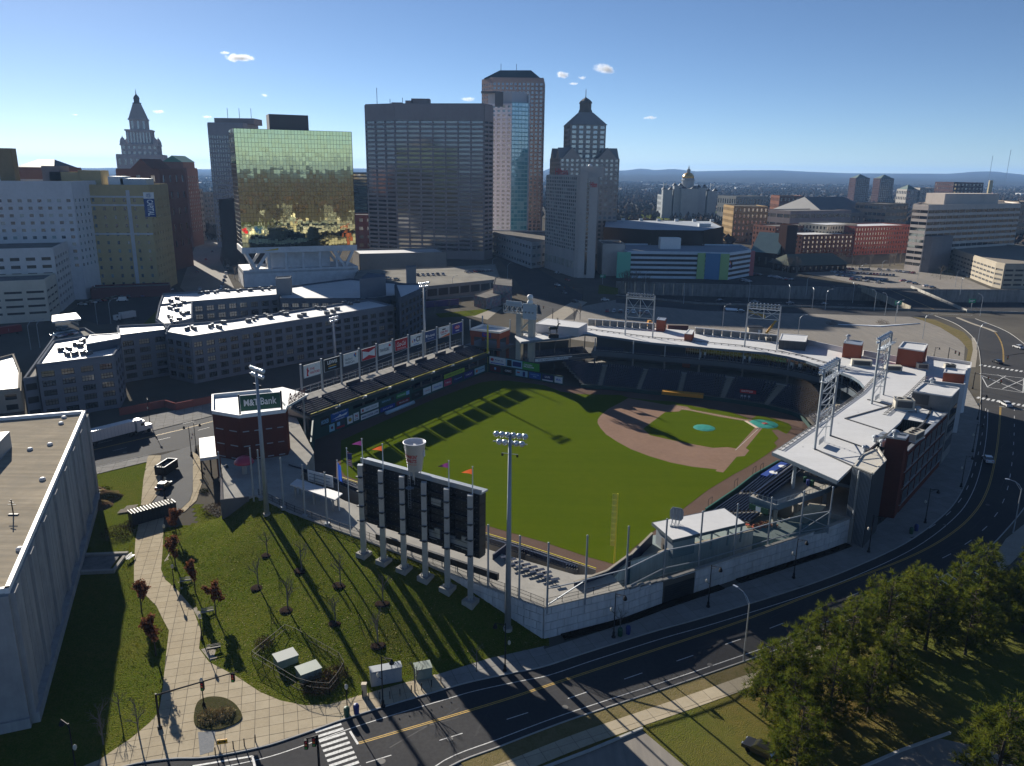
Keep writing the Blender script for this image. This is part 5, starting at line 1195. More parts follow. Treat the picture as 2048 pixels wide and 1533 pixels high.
def wrap(s,amid,arc_,z0,h,ink_,bold=.03):
 vs,fs,x0,x1,y0,y1=text_geo(s,bold);b=MB();out=[]
 for v in vs:
  t=(v.x-x0)/(x1-x0);z=z0+h*(v.y-y0)/(y1-y0);a=amid+(t-.5)*arc_;r=r0+(r1-r0)*z/hc+.03;out.append((cc.x+r*math.cos(a),cc.y+r*math.sin(a),cz+z))
 b.add(out,fs);obj('lettering',b,ink_,cb)
af=math.radians(-90-24)
wrap("DUNKIN'",af,1.55,2.35,.62,C('cup orange red',190,50,40));wrap('DONUTS',af,1.45,1.62,.62,C('cup pink red',180,30,60));wrap('AMERICA RUNS ON DUNKIN',af,1.5,1.25,.16,ink['orange'],.02)
# pennants and flags
def flag(P,z0,z1,m,label,tri=True,w=1.6,h=.9,droop=False,drop=.05,parts=None):
 r=thing('pennant' if tri else 'flag',label,'pennant' if tri else 'flag',(P.x,P.y,z0),'pennants on the scoreboard' if tri else 'flags by the scoreboard');b=MB();b.tube((P.x,P.y,z0),(P.x,P.y,z1),.11,.07,6);b.ball((P.x,P.y,z1+.1),.14,6,4);obj('pole',b,white,r)
 b=MB();b.smooth=True
 if tri:
  n=6;vs=[];fs=[]
  for i in range(n+1):
   t=i/n;y=.12*math.sin(t*5);hh=h*(1-t)/2;x=P.x-.1-w*t
   vs+=[(x,P.y+y,z1-.2-h/2+hh-.15*t),(x,P.y+y,z1-.2-h/2-hh-.001-.15*t)]
  fs=[(2*i,2*i+1,2*i+3,2*i+2)for i in range(n)];b.add(vs,fs)
 else:
  n=8;m_=8;vs=[];fs=[]
  for j in range(m_+1):
   for i in range(n+1):
    u,v=i/n,j/m_;vs.append((P.x+.1+w*u*(.35+.3*v*(1-u*.3)),P.y+.16*math.sin(u*9+v*2)*(u+.1),z1-.3-h*v-.5*u*h*.5))
  for j in range(m_):
   for i in range(n):fs.append((j*(n+1)+i,(j+1)*(n+1)+i,(j+1)*(n+1)+i+1,j*(n+1)+i+1));b.t+=[]
  b.add(vs,fs)
 obj('cloth',b,m,r)
 return r
pur,org=mat('purple pennant',(.13,.03,.13),.7,trans=.4),mat('orange pennant',(.50,.10,.03),.7,trans=.4)
for i,m_,nm in((0,pur,'purple triangular pennant on the scoreboard end by the flagpoles'),(1,org,'orange triangular pennant on the scoreboard between the cup and the flagpoles'),(4,pur,'purple triangular pennant on the scoreboard beyond the cup'),(5,org,'orange triangular pennant on the street end of the scoreboard')):
 p=SBP[i]+sn*.6;flag(p,ZT-1,ZT+4.2,m_,nm)
usm=bpy.data.materials.new('striped flag');usm.use_nodes=True;N=usm.node_tree.nodes;L=usm.node_tree.links
wv=N.new('ShaderNodeTexWave');wv.inputs['Scale'].default_value=.9;wv.bands_direction='Z';cr=N.new('ShaderNodeValToRGB');cr.color_ramp.interpolation='CONSTANT';cr.color_ramp.elements[0].color=(.45,.02,.03,1);cr.color_ramp.elements[1].position=.5;cr.color_ramp.elements[1].color=(.7,.7,.7,1)
tc=N.new('ShaderNodeNewGeometry');L.new(tc.outputs['Position'],wv.inputs[0]);L.new(wv.outputs[0],cr.inputs[0]);L.new(cr.outputs[0],N['Principled BSDF'].inputs['Base Color'])
blf=mat('blue flag',(.02,.08,.42),.7,trans=.3)
P=G(701,1072,ZC);fr=flag(V(P.x,P.y,0),ZC,HT(898,P),usm,'striped red and white national flag hanging on the tallest pole beside the scoreboard',False,1.6,2.6)
b=MB();b.box((P.x+.5,P.y-.12,HT(903,P)-.9),(.75,.05,1.1));obj('canton',b,mat('flag canton',(.02,.03,.15),.7),fr)
P=G(679,1022,ZC);flag(V(P.x,P.y,0),ZC,HT(922,P),blf,'blue state flag hanging on the pole next to the shelter',False,1.5,3.4)
P=G(722,1036,ZC);flag(V(P.x,P.y,0),ZC,HT(930,P),blf,'blue flag hanging half behind the scoreboard edge',False,1.5,3.4)
# net posts and ball nets
netm=netting('ball netting',(.10,.085,.07),.16);netb=netting('teal shade-tinted net',(.03,.10,.13),.5)
posts=[]
def net_post(P,z0,z1,label,r=.17,foot=False,group='ball net posts'):
 b=MB();b.tube((P.x,P.y,z0),(P.x,P.y,z1),r,r*.85,8)
 if foot:b.tube((P.x,P.y,z0-.3),(P.x,P.y,z0+1.1),.55,n=8)
 b.ball((P.x,P.y,z1),r*1.1,6,4);return single('net_post',b,steel,label,'post',group)
NB=[]
for i,(bx,tx)in enumerate((((523,1003),(514,901)),((568,1023),(559,917)),((611,1039),(602,931)),((655,1056),(647,946)),((976,1178),(975,1051)),((1038,1203),(1039,1073)))):
 P=G(*bx,4.7);z=HT(tx[1],P);NB.append((P,z));net_post(P,4.6 if i<4 else 3.0,z,f'grey ball-net post on the bank edge, {ord_[i]} from the brick building',foot=i<4)
NS=[]
for i,(bx,tx,zb)in enumerate((((1094,1216),(1096,1087),5.2),((1170,1199),(1177,1072),5.2),((1251,1177),(1258.5,1054),5.2),((1327,1148),(1337,1039),4.3),((1397,1132),(1409,1024),4.4),((1467,1110),(1478,1009),4.5),((1535,1088),(1545,996),4.6),((1599,1069),(1607,983),4.8),((1656,1058),(1668,975),5.0))):
 P=G(*bx,zb);z=HT(tx[1],P);NS.append((P,z));net_post(P,zb-.9,z,f'grey ball-net post on the street wall, {ord_[i]} from its corner towards the brick wing')
def net(pairs,label,m,z0=None,ztop=None,group=None):
 b=MB()
 for(p,zp),(q,zq)in zip(pairs,pairs[1:]):
  a0=(z0 if z0 is not None else p.z);a1=(z0 if z0 is not None else q.z)
  b.add([(p.x,p.y,a0),(q.x,q.y,a1),(q.x,q.y,ztop if ztop is not None else zq-.3),(p.x,p.y,ztop if ztop is not None else zp-.3)],[(0,1,2,3)])
 return single('ball_net',b,m,label,'net',group)
net(NB[:4],'thin brown ball net strung along the bank edge in front of the shelter',netting('thin netting',(.10,.085,.07),.07),5.6)
net([(p,z)for p,z in NS[2:]],'teal shade-tinted net hung low between the posts of the street wall',netb,4.3,8.3)  # teal colour of this net holds the shade of the ramp void behind
b=MB()
for(p,zp),(q,zq)in zip(NS[1:],NS[2:]):
 for zz in(5.3,8.5):b.bar((p.x,p.y,zz),(q.x,q.y,zz),.16)
b.bar((NS[0][0].x,NS[0][0].y,5.6),(NS[1][0].x,NS[1][0].y,8.4),.16);b.bar((NS[-2][0].x,NS[-2][0].y,5.4),(NS[-1][0].x,NS[-1][0].y,8.4),.14);b.bar((NS[-2][0].x,NS[-2][0].y,8.4),(NS[-1][0].x,NS[-1][0].y,5.4),.14);b.bar((NS[0][0].x,NS[0][0].y,8.4),(NS[1][0].x,NS[1][0].y,8.4),.14)
single('steelwork',b,steel,'grey steel tubes linking the net posts along the street wall','frame')
MT_=[(G(430,952,4),0),(G(478,905,6),0)]
for i,(bx,tx,z0)in enumerate((((445,1000),(437,905),0),((480,910),(469,832),5.3),((508,1003),(499,897),5.3))):
 P=G(*bx,z0);z=HT(tx[1],P);net_post(P,z0,z,('tall thin net post at the tip of the grey wedge wall','tall net post against the brick building wall','tall net post beside the pink sunshade')[i]);MT_.append((P,z))
b=MB();bp=[G(1640,905,1.0)]
Bk=[V(p.x,p.y,0)+V(.6,-.4,0)for p in BACK[3:-4]]
for a,c in zip(Bk,Bk[1:]):b.add([(a.x,a.y,1),(c.x,c.y,1),(c.x,c.y,11.5),(a.x,a.y,11.5)],[(0,1,2,3)])
single('ball_net',b,netting('backstop netting',(.09,.075,.06),.22),'tall brown backstop net behind the home plate tarpaulin','net')
# left-field terrace
LT_FLOOR=[G(1252,1124,4.2),G(1303,1068,4.2),G(1345,1060,4.2),G(1420,1030,4.2),G(1500,1020,4.2),G(1560,1060,4.2),G(1640,1050,4.2),G(1655,1060,4.6),G(1580,1082,4.6),G(1500,1103,4.2)]
FB=[G(1224,1155,5.0),G(1252,1123,5.0),G(1331,1100,5.0),G(1400,1084,5.0),G(1505,1061,5.0)]
FLR=[V(FB[1].x,FB[1].y,0),V(*G(1303,1072,4.0)[:2],0),V(*G(1350,1062,4)[:2],0),V(*G(1440,1034,4)[:2],0),V(*G(1525,1030,4)[:2],0),V(*G(1585,1040,4)[:2],0),V(*G(1680,1030,4.6)[:2],0)]+[V(*(p[:2]),0)for p in(SW_TOP[-1],SW_TOP[-2],SW_TOP[-3])]+[V(FB[4].x,FB[4].y,0),V(FB[3].x,FB[3].y,0),V(FB[2].x,FB[2].y,0)]
tealf=mat('teal grey floor',(.20,.25,.24),.7,noise=[(.5,(.16,.20,.20),.6)])  # one mottled teal grey tone over the terrace floor
b=MB();b.prism(FLR,0,4.0);struct('terrace_floor',b,tealf)
gw=thing('ramp_wall','grey concrete wall with a pale cap behind the teal shade-tinted net of the street wall','wall',FB[1])
for a,c in zip(FB,FB[1:]):
 d=c-a;d.z=0;n=V(d.y,-d.x,0).normalized();k=max(1,int(d.length/2.5))
 for i in range(k):b=MB();b.obox((a.x+d.x*i/k,a.y+d.y*i/k,0.05),d*(.995/k),n*.3,(0,0,4.9),rnd.random());obj('panel',b,panel_m,gw)
 b=MB();b.obox((a.x-n.x*.06,a.y-n.y*.06,4.97),d,n*.42,(0,0,.15));obj('coping',b,walk,gw)
sheet('service_ramp',[V(FB[1].x,FB[1].y,0),V(FB[2].x,FB[2].y,0),V(FB[3].x,FB[3].y,0),V(FB[4].x,FB[4].y,0),V(*SW_TOP[5][:2],0),V(*SW_TOP[4][:2],0),V(*SW_TOP[3][:2],0),V(*SW_TOP[2][:2],0),V(*SW_TOP[1][:2],0)],.3,conc)
rp=PX([(1304,1046),(1448,1017),(1490,1047),(1345,1081)],7.7);lb=thing('club_pavilion','white flat-roofed pavilion with an open side on the terrace near the yellow foul pole','pavilion',(rp[0].x,rp[0].y,4));b=MB();b.prism(rp,7.35,7.75,bottom=True);obj('roof',b,roofw,lb)
b=MB()
for i in range(4):a,c=rp[i],rp[(i+1)%4];b.bar((a.x,a.y,7.5),(c.x,c.y,7.5),.12,.55)
obj('fascia',b,mat('slate panel',(.07,.09,.11)),lb)
i0=[rp[0].lerp(rp[1],.03).lerp(rp[3].lerp(rp[2],.03),t)for t in(.12,.95)];i1=[rp[0].lerp(rp[1],.32).lerp(rp[3].lerp(rp[2],.32),t)for t in(.12,.95)]
b=MB();b.prism([i0[0],i0[1],i1[1],i1[0]],4.0,7.35);obj('room',b,mat('slate room wall',(.22,.25,.28),.6),lb)
d=i0[1]-i0[0];d.z=0;n=V(d.y,-d.x,0).normalized();n=n if n.x<0 else-n;b=MB();b.obox((i0[0]+d*.35).to_tuple()[:2]+(4.02,),d*.28,n*.06,(0,0,2.2));obj('door',b,mat('grey brown door',(.16,.14,.12),.6),lb)
for t in(.55,.78,.97):
 for v in(.08,.95):p=rp[0].lerp(rp[1],t).lerp(rp[3].lerp(rp[2],t),v);b=MB();b.bar((p.x,p.y,4),(p.x,p.y,7.4),.3);obj('column',b,steel,lb)
a=G(1352,1047,7.75);r=thing('octagonal_board','grey octagonal board leaning on struts on the white pavilion roof','board',a);e=V(.93,-.36,0);n_=V(.36,.93,0);b=MB();pr=[(-1.2,.6),(-.85,.1),(.85,.1),(1.2,.6),(1.2,1.9),(.8,2.5),(-.8,2.5),(-1.2,1.9)]
F0=[a+e*x+V(0,0,.5+z)for x,z in pr];b.add(F0+[p+n_*.12 for p in F0],[tuple(range(8)),tuple(range(15,7,-1))]+[(i,i+8,(i+1)%8+8,(i+1)%8)for i in range(8)]);obj('board',b,mat('grey board back',(.17,.20,.24),.5),r)
b=MB()
for s in(-.6,0,.6):b.bar(a+e*s-n_*.08,a+e*s-n_*.08+V(0,0,2.8),.1);b.bar(a+e*s-n_*1.6,a+e*s+V(0,0,1.8),.08);b.box(a+e*s-n_*1.6+V(0,0,.1),(.5,.5,.2))
obj('strut',b,steel,r)
dk=[G(1499,994,8.3),G(1552,1012,8.3),G(1612,993,8.3),G(1592,1002,8.3)]
DK=PX([(1499,994),(1552,1012),(1575,1004),(1612,992),(1650,980),(1692,955),(1655,915),(1592,922)],8.3);r=thing('upper_terrace','open concrete upper terrace under the tip of the white roof with bins and tables','terrace',DK[0]);b=MB();b.prism(DK,7.5,8.3,bottom=True);obj('deck',b,conc,r)
b=MB()
for a,c in zip(DK[:5],DK[1:6]):b.bar((a.x,a.y,7.85),(c.x,c.y,7.85),.2,1.2);b.bar((a.x,a.y,9.35),(c.x,c.y,9.35),.06);[b.bar((a.x+(c.x-a.x)*k/6,a.y+(c.y-a.y)*k/6,8.3),(a.x+(c.x-a.x)*k/6,a.y+(c.y-a.y)*k/6,9.35),.05)for k in range(7)]
obj('fascia',b,mat('blue grey fascia',(.12,.16,.2),.5),r)
for p in(DK[1],DK[2].lerp(DK[6],.2),DK[4],DK[0].lerp(DK[5],.2)):b=MB();b.bar((p.x,p.y,3.9),(p.x,p.y,7.6),.7);obj('column',b,stepc,r)
c1,c2=G(1585,977,8.3),G(1680,962,8.3)
for c in(c1,c2):b=MB();b.bar((c.x,c.y,8.3),(c.x,c.y,13.6),.55);obj('roof_column',b,steel,r)
b=MB()
for k in range(16):
 p=G(1612-k*2.6,1013+k*.2,8.2).lerp(G(1655-k*1.2,1052-k*.5,4.2),0);
for k in range(14):
 p,q=G(1618,1008,8.0).lerp(G(1570,1042,4.2),k/14),G(1652,1012,8.0).lerp(G(1612,1048,4.2),k/14);d=q-p;d.z=0;b.obox(p-V(0,0,.3),d,V(-d.y,d.x,0).normalized()*.5,(0,0,.3))
obj('stair',b,aislec,r)
t=MB();se=MB();L_=[G(1501,990,8.3),G(1592,924,8.3)];L2=[Vector((p.x,p.y))for p in L_];dr=(L2[1]-L2[0]).normalized();nr_=Vector((dr.y,-dr.x))
if nr_.x<0:nr_=-nr_
for k in range(4):
 for p,d in walkline([p+nr_*(.5+.85*k)for p in L2],.56):seat(se,p,nr_,8.3+.12*k,rnd.random())
obj('seat',se,seat_m,r,kind='stuff')
for i,(px,m_,lab)in enumerate((((1610,965),ink['dkgreen'],'green bin on the upper terrace next to the roof column'),((1616,971),ink['navy'],'blue recycling bin between the two green bins on the upper terrace'),((1624,972),ink['dkgreen'],'green bin behind the blue one on the upper terrace'))):
 c=G(*px,8.3);b=MB();b.lathe((c.x,c.y,8.3),[(.32,0),(.4,1.0),(.42,1.0),(.42,1.12),(.2,1.2)],10);single('bin',b,m_,lab,'bin','bins on the upper terrace')
b=MB();c=G(1655,962,8.3)
for k in range(4):
 q=c+V((k%2)*1.5,(k//2)*1.6,0);b.lathe((q.x,q.y,8.3),[(.25,0),(.04,.05),(.04,1.0),(.5,1.02),(.5,1.06)],8)
single('tables',b,blacks,'cluster of round dark tables on the upper terrace under the roof','tables')
a,c=G(1498,1012,7.0),G(1536,1025,7.0);d=c-a;d.z=0;sign('small green and white banner under the edge of the upper terrace',a-V(0,0,.6),d,V(0,0,1.1),ink['dkgreen'],[('r',.36,.05,.26,.9,'white','')],cat='banner')
a,c=G(1521,948,2.6),G(1562,922,2.6);d=c-a;d.z=0;n=V(d.y,-d.x,0).normalized();b=MB();b.obox((a.x,a.y,.1),d,n*3.2,(0,0,2.3));dug=single('dugout',b,C('dugout blue roof',30,62,140),'dugout with a blue roof and two white emblems on the third-base side','dugout')
for t in(.3,.75):b=MB();p=a+d*t+n*1.6;b.lathe((p.x,p.y,2.41),[(.95,0),(.95,.02),(.7,.02),(.01,.021)],16);obj('emblem',b,white,dug)
for k in range(4):
 p=G((1416,1468,1505,1520)[k],(1016,978,952,946)[k],1.0);b=MB();b.bar(p,p+V(0,0,1.9),.07);b.bar(p+V(1.1,1.4,0),p+V(1.1,1.4,1.9),.07);b.bar(p+V(0,0,1.9),p+V(1.1,1.4,1.9),.07);single('field_gate',b,blacks,f'thin gate on the field rail of the third-base side, {ord_[k]} from the white pavilion','gate','field gates')
b=MB();L3=[V(p.x,p.y,0)for p in BOWL3]
for a,c in zip(L3,L3[1:]):b.bar((a.x,a.y,1.3),(c.x,c.y,1.3),.3,.18)
single('field_rail',b,C('green rail',30,90,76),'green capped rail along the third-base side of the warning track','rail')
rub=MB()
for k in range(60):
 c=G(1520+rnd.gauss(0,12),1053+rnd.gauss(0,3),4.0);rub.box((c.x,c.y,4.0+rnd.uniform(.1,.5)),(rnd.uniform(.2,.9),rnd.uniform(.2,.7),rnd.uniform(.1,.5)),rnd.uniform(0,3),rnd.random())
obj('debris_pile',rub,mat('mixed debris',(.30,.22,.12),.8,tint=(.35,.08,.06)),kind='stuff')
iz=lambda x,y:(1180+x/4.655,760+y/4.655)
a,c=G(*iz(668,112),2.3),G(*iz(1055,148),2.3);d=c-a;d.z=0;b=MB();b.obox(a,d,V(-d.y,d.x,0).normalized()*2.4,(0,0,.15));b.obox(a-V(0,0,.9),d,V(-d.y,d.x,0).normalized()*.12,(0,0,.9));single('dugout',b,C('amber dugout panel',190,130,20),'dugout with an amber front panel on the first-base side','dugout')
a,c=G(*iz(1395,118),3.2),G(*iz(1545,135),3.2);d=c-a;d.z=0;sign('small red sign with white capitals behind home plate',a,d,V(0,0,1.1),C('red board',186,18,34),[('b',.1,.3,.7,.5,'white','DATTCO')],cat='sign')
b=MB();o=a+V(0,.5,-3.2);b.obox(o-d*.3,d*1.6,V(0,.4,0),(0,0,3.3));g=single('gate_block',b,navy,'navy gate block with white doors behind home plate','gate')
b=MB()
for t in(.1,.3,.55):b.obox(o+d*t+V(0,-.08,.1),d*.14,V(0,.06,0),(0,0,2.3))
obj('door',b,mat('pale door',(.4,.42,.46),.5),g)
P=G(1107,676,ZR);st_=thing('stag_statue','dark bronze stag statue on a plinth on the grandstand roof beside the shed','statue',P);brz=mat('dark bronze',(.05,.055,.05),.4,metal=.6)
b=MB();b.box((P.x,P.y,ZR+.5),(3.4,1.6,1.0));b.box((P.x,P.y,ZR+1.15),(2.7,1.2,.4));obj('plinth',b,blacks,st_)
b=MB();s=1.55;Q=lambda x,y,z:(P.x+x*s,P.y+y*s,ZR+1.3+z*s)
b.tube(Q(-.75,0,1.25),Q(.55,0,1.35),.34*s,.38*s,10);b.ball(Q(-.75,0,1.25),.36*s,8,6);b.ball(Q(.6,0,1.38),.4*s,8,6);b.tube(Q(.7,0,1.5),Q(1.05,0,2.3),.26*s,.14*s,8);b.tube(Q(.95,0,2.3),Q(1.45,0,2.2),.17*s,.07*s,8)
for x,y,kx in((-.8,.18,-.95),(-.7,-.18,-.6),(.6,.17,.75),(.55,-.17,.45)):b.tube(Q(x,y,1.15),Q((x+kx)/2+(.12 if x>0 else-.1),y,.62),.15*s,.08*s,7);b.tube(Q((x+kx)/2+(.12 if x>0 else-.1),y,.62),Q(kx,y,0),.08*s,.06*s,7)
b.tube(Q(-1.05,0,1.4),Q(-1.2,0,1.2),.08*s,.04*s,6)
for y in(.12,-.12):b.tube(Q(.9,y,2.4),Q(.75,y*2.2,2.65),.07*s,.02*s,6)
obj('body',b,brz,st_);b=MB()
for y in(1,-1):
 p=[Q(1.0,.08*y,2.4),Q(.85,.35*y,2.8),Q(.75,.55*y,3.25),Q(.85,.6*y,3.6)]
 for u,v in zip(p,p[1:]):b.tube(u,v,.05*s,.035*s,5)
 for i,q in((1,Q(1.15,.45*y,3.05)),(2,Q(1.1,.6*y,3.45)),(1,Q(1.2,.2*y,2.75)),(2,Q(.5,.7*y,3.5))):b.tube(p[i],q,.035*s,.015*s,5)
obj('antler',b,brz,st_)
TP=PX([(1044,706),(1170,694),(1200,699),(1196,712),(1120,716),(1052,722)],6.0);ct=thing('corner_terrace','upper corner terrace of dark seats with a white name strip under the stag statue','terrace',TP[0]);b=MB();b.prism(TP,5.2,6.0,bottom=True);obj('deck',b,stepc,ct)
a,c=TP[5],TP[4];d=c-a;d.z=0;n=V(d.y,-d.x,0).normalized();b=MB();b.obox((a.x,a.y,4.9),d*2.0,n*.3,(0,0,1.9));obj('fascia',b,mat('slate panel',(.07,.09,.11)),ct);b=MB();o=a+d*.25+n*.35;b.obox((o.x,o.y,5.4),d*1.1,n*.05,(0,0,1.0));nm=obj('name_strip',b,white,ct);lettering('THE HARTFORD TERRACE',V(o.x,o.y,5.65)+d*.08+n*.08,d*.94,V(0,0,.5),ink['black'],nm)
se=MB()
for k in range(5):
 for p,q in walkline([a-n*(.6+.95*k)+d*.05,a-n*(.6+.95*k)+d*1.9],.56):seat(se,p,Vector((-n.x,-n.y)),6.0+.3*k,rnd.random())
obj('seat',se,seat_m,ct,kind='stuff');b=MB()
for k in range(5):p=a-n*1.5+d*(k*.45);b.bar((p.x,p.y,0),(p.x,p.y,13.6),.3)
b.obox((a-n*9).to_tuple()[:2]+(0,),d*1.6,n*.3,(0,0,10));obj('column',b,mat('dark grey cladding',(.05,.055,.06),.7),ct)

# city
def corner(x,y,Y):p=GY(x,y,Y);return V(p.x,p.y,0)
def face(wb,gb,a,c,z0,z1,rows,cols,wf,hf,proud,base=0.0,top=0.0,root=None,fm=None,gm=None,fr=True,off=.5,reds=0.0,tilt=.004,lit=.25):
 """one wall face from a to c (outside on the right): bands and piers stand proud of the glass"""
 d=c-a;d.z=0;L=d.length;e=d/L;n=V(e.y,-e.x,0);cw=L/cols;H=z1-z0-base-top;ch=H/rows;w=cw*wf;h=ch*hf
 y0=z0+base;A=V(a.x,a.y,0)
 def B(u0,u1,zz0,zz1):
  if zz1-zz0<.02 or u1-u0<.02:return
  p,q=A+e*u0,A+e*u1;o=n*proud
  wb.add([(p.x,p.y,zz0),(q.x,q.y,zz0),(q.x,q.y,zz1),(p.x,p.y,zz1),(p.x+o.x,p.y+o.y,zz0),(q.x+o.x,q.y+o.y,zz0),(q.x+o.x,q.y+o.y,zz1),(p.x+o.x,p.y+o.y,zz1)],[(4,5,6,7),(0,1,5,4),(2,3,7,6),(1,2,6,5),(3,0,4,7)])
 ws=[]
 prev=z0
 for r in range(rows):
  zb=y0+ch*r+(ch-h)*off;B(0,L,prev,zb);prev=zb+h
  if wf<.995:
   B(0,(cw-w)/2,zb,zb+h)
   for k in range(cols-1):B(cw*(k+1)-(cw-w)/2,cw*(k+1)+(cw-w)/2,zb,zb+h)
   B(L-(cw-w)/2,L,zb,zb+h)
  for k in range(cols):
   u0,u1=cw*k+(cw-w)/2,cw*(k+1)-(cw-w)/2;t1,t2=rnd.gauss(0,tilt),rnd.gauss(0,tilt)
   p,q=A+e*u0,A+e*u1;D=[n*(-.02+t1*w*.5+t2*h*.5),n*(-.02-t1*w*.5+t2*h*.5),n*(-.02-t1*w*.5-t2*h*.5),n*(-.02+t1*w*.5-t2*h*.5)]
   P=[p+V(0,0,zb)+D[0],q+V(0,0,zb)+D[1],q+V(0,0,zb+h)+D[2],p+V(0,0,zb+h)+D[3]]
   tv=rnd.random()**3 if rnd.random()<lit else rnd.random()*.08
   if root is not None:
    m=MB();m.add(P,[(0,1,2,3)],tv+.001);g=obj('window',m,gm,root)
    if fr:
     f=MB();nw=max(1,round(w/.9));s=.09
     for i in range(nw+1):o=p+e*((u1-u0-s)*i/nw);f.obox((o.x+n.x*.0,o.y+n.y*.0,zb),e*s,n*.1,(0,0,h))
     f.obox((p.x,p.y,zb+h*.55),e*(u1-u0),n*.09,(0,0,s));f.obox((p.x,p.y,zb),e*(u1-u0),n*.14,(0,0,s));obj('frame',f,fm,g)
   else:gb.add(P,[(0,1,2,3)],tv)
 B(0,L,prev,z1)
def bld(name,label,cat,P,z1,rows,bay,wm,gm=None,wf=.6,hf=.55,z0=0.0,base=0.0,top=0.0,proud=.3,rm=None,parapet=.8,group=None,indiv=False,fm=None,skip=(),fr=True,lit=.25,off=.5,tilt=.004,style=None):
 """building on footprint P (any order): glazed faces towards the camera, plain ones away from it; style = {face: (rows, bay, wf, hf)}"""
 P=[V(p[0],p[1],0)for p in P];gm=gm or glassd
 if sum(P[i-1].x*P[i].y-P[i].x*P[i-1].y for i in range(len(P)))<0:P.reverse()
 c=sum(P,V(0,0,0))/len(P);r=thing(name,label,cat,(c.x,c.y,z0),group);wb,gb,pl=MB(),MB(),MB();n=len(P)
 for i in range(n):
  a,q=P[i],P[(i+1)%n];d=q-a;nn=V(d.y,-d.x,0)
  if d.length<.3:continue
  vis=nn.dot(V(0,0,0)-(a+q)/2)>0
  if vis and i not in skip and rows>0:
   rr,bb,ww,hh=(style or{}).get(i,(rows,bay,wf,hf));face(wb,gb,a,q,z0,z1,rr,max(1,round(d.length/bb)),ww,hh,proud,base,top,r if indiv else None,fm or blacks,gm,fr,off,0,tilt,lit)
  else:e=nn.normalized()*proud;pl.add([(a.x+e.x,a.y+e.y,z0),(q.x+e.x,q.y+e.y,z0),(q.x+e.x,q.y+e.y,z1),(a.x+e.x,a.y+e.y,z1)],[(0,1,2,3)])
 w=MB();w.v=wb.v[:];w.f=wb.f[:];w.t=wb.t[:]
 w.add(pl.v,pl.f)
 if parapet:
  for i in range(n):
   a,q=P[i],P[(i+1)%n];d=q-a
   if d.length<.3:continue
   k=V(-d.y,d.x,0).normalized()*.5;w.obox((a.x,a.y,z1-.01),d,k,(0,0,parapet))
 obj('wall',w,wm,r)
 if gb.f:obj('window',gb,gm,r,kind='stuff')
 b=MB();b.poly([(p.x,p.y,z1)for p in P]);obj('roof',b,rm or roofg,r)
 return r
def rect(a,c,depth):
 """footprint from the front edge a-c (left to right as seen) going back by depth"""
 d=(c-a).normalized();n=V(-d.y,d.x,0)
 if n.y<0:n=-n
 return[a,c,c+n*depth,a+n*depth]
def box_on(parent,name,c,s,z0,h,m,rz=0.0):
 b=MB();b.box((c.x,c.y,z0+h/2),(s[0],s[1],h),rz);return obj(name,b,m,parent)
def stone(n,r,g,b,k=.8):return mat(n,(r,g,b),.8,noise=[((.12,.12,.04),(r*k,g*k,b*k),.6),(.5,(r*1.1,g*1.1,b*1.1),.4)])
# gold mirror office block
gold=mat('gold mirror glass',(.68,.65,.36),.02,metal=1.0,tint=(.65,.60,.31),bump=(.35,.05,.12));goldm=mat('dark bronze mullion',(.05,.04,.025),.5)
A,B_=corner(485,497,457),corner(712,487,484);z1=HT(257,A);zg=HT(496,A);P=rect(A,B_,30);c=sum(P,V(0,0,0))/4
ey=thing('office_tower','gold mirror-glass office tower standing on white slanted legs','office tower',(c.x,c.y,0));pn=MB();mu=MB()
for i in range(4):
 a,q=P[i],P[(i+1)%4];d=q-a;L=d.length;e=d/L;n=V(e.y,-e.x,0);nc=36 if i in(0,2)else 14;nr=27;cw,ch=L/nc,(z1-zg)/nr
 for k in range(nc):
  for j in range(nr):
   t1,t2=rnd.gauss(0,.003),rnd.gauss(0,.0025);o=a+e*(cw*k+.06)+V(0,0,zg+ch*j+.06);w,h=cw-.12,ch-.12
   pn.add([o+n*(t1+t2),o+e*w+n*(-t1+t2),o+e*w+V(0,0,h)+n*(-t1-t2),o+V(0,0,h)+n*(t1-t2)],[(0,1,2,3)],rnd.random())
 for k in range(nc+1):o=a+e*(cw*k-.04);mu.obox((o.x-n.x*.2,o.y-n.y*.2,zg),e*.1,n*.24,(0,0,z1-zg))
 for j in range(nr+1):mu.obox((a.x-n.x*.2,a.y-n.y*.2,zg+ch*j-.05),d,n*.23,(0,0,.12))
obj('pane',pn,gold,ey,kind='stuff');obj('mullion',mu,goldm,ey)
b=MB();b.poly([(p.x,p.y,z1+.1)for p in P]);obj('roof',b,roofg,ey);wp=mat('white precast',(.70,.70,.70),.7,noise=[(.3,(.46,.46,.46),.5)])
b=MB();b.prism([p+(p-c).normalized()*.5 for p in P],zg-3.4,zg-.05,bottom=True);obj('transfer_beam',b,wp,ey)
zp=HT(541,A);b=MB();Q=[p+(c-p)*.06 for p in P];b.prism([p+(p-c)*.02 for p in P],zp-2.0,zp,bottom=True);obj('podium_slab',b,wp,ey)
for t in(.2,.36,.52,.68,.84):p=Q[0].lerp(Q[1],t);b=MB();b.bar((p.x,p.y,zp),(p.x,p.y,zg-3.4),1.3);obj('column',b,wp,ey)
for a,q,s in((Q[0],Q[1],.0),(Q[1],Q[0],.0),(Q[3],Q[2],0),(Q[2],Q[3],0)):
 f=a.lerp(q,.08);b=MB();b.bar((f.x,f.y,zp),(a.x,a.y,zg-3.4),1.6);b.bar((f.x,f.y,zp),(a.lerp(q,.19).x,a.lerp(q,.19).y,zg-3.4),1.6);obj('slanted_leg',b,wp,ey)
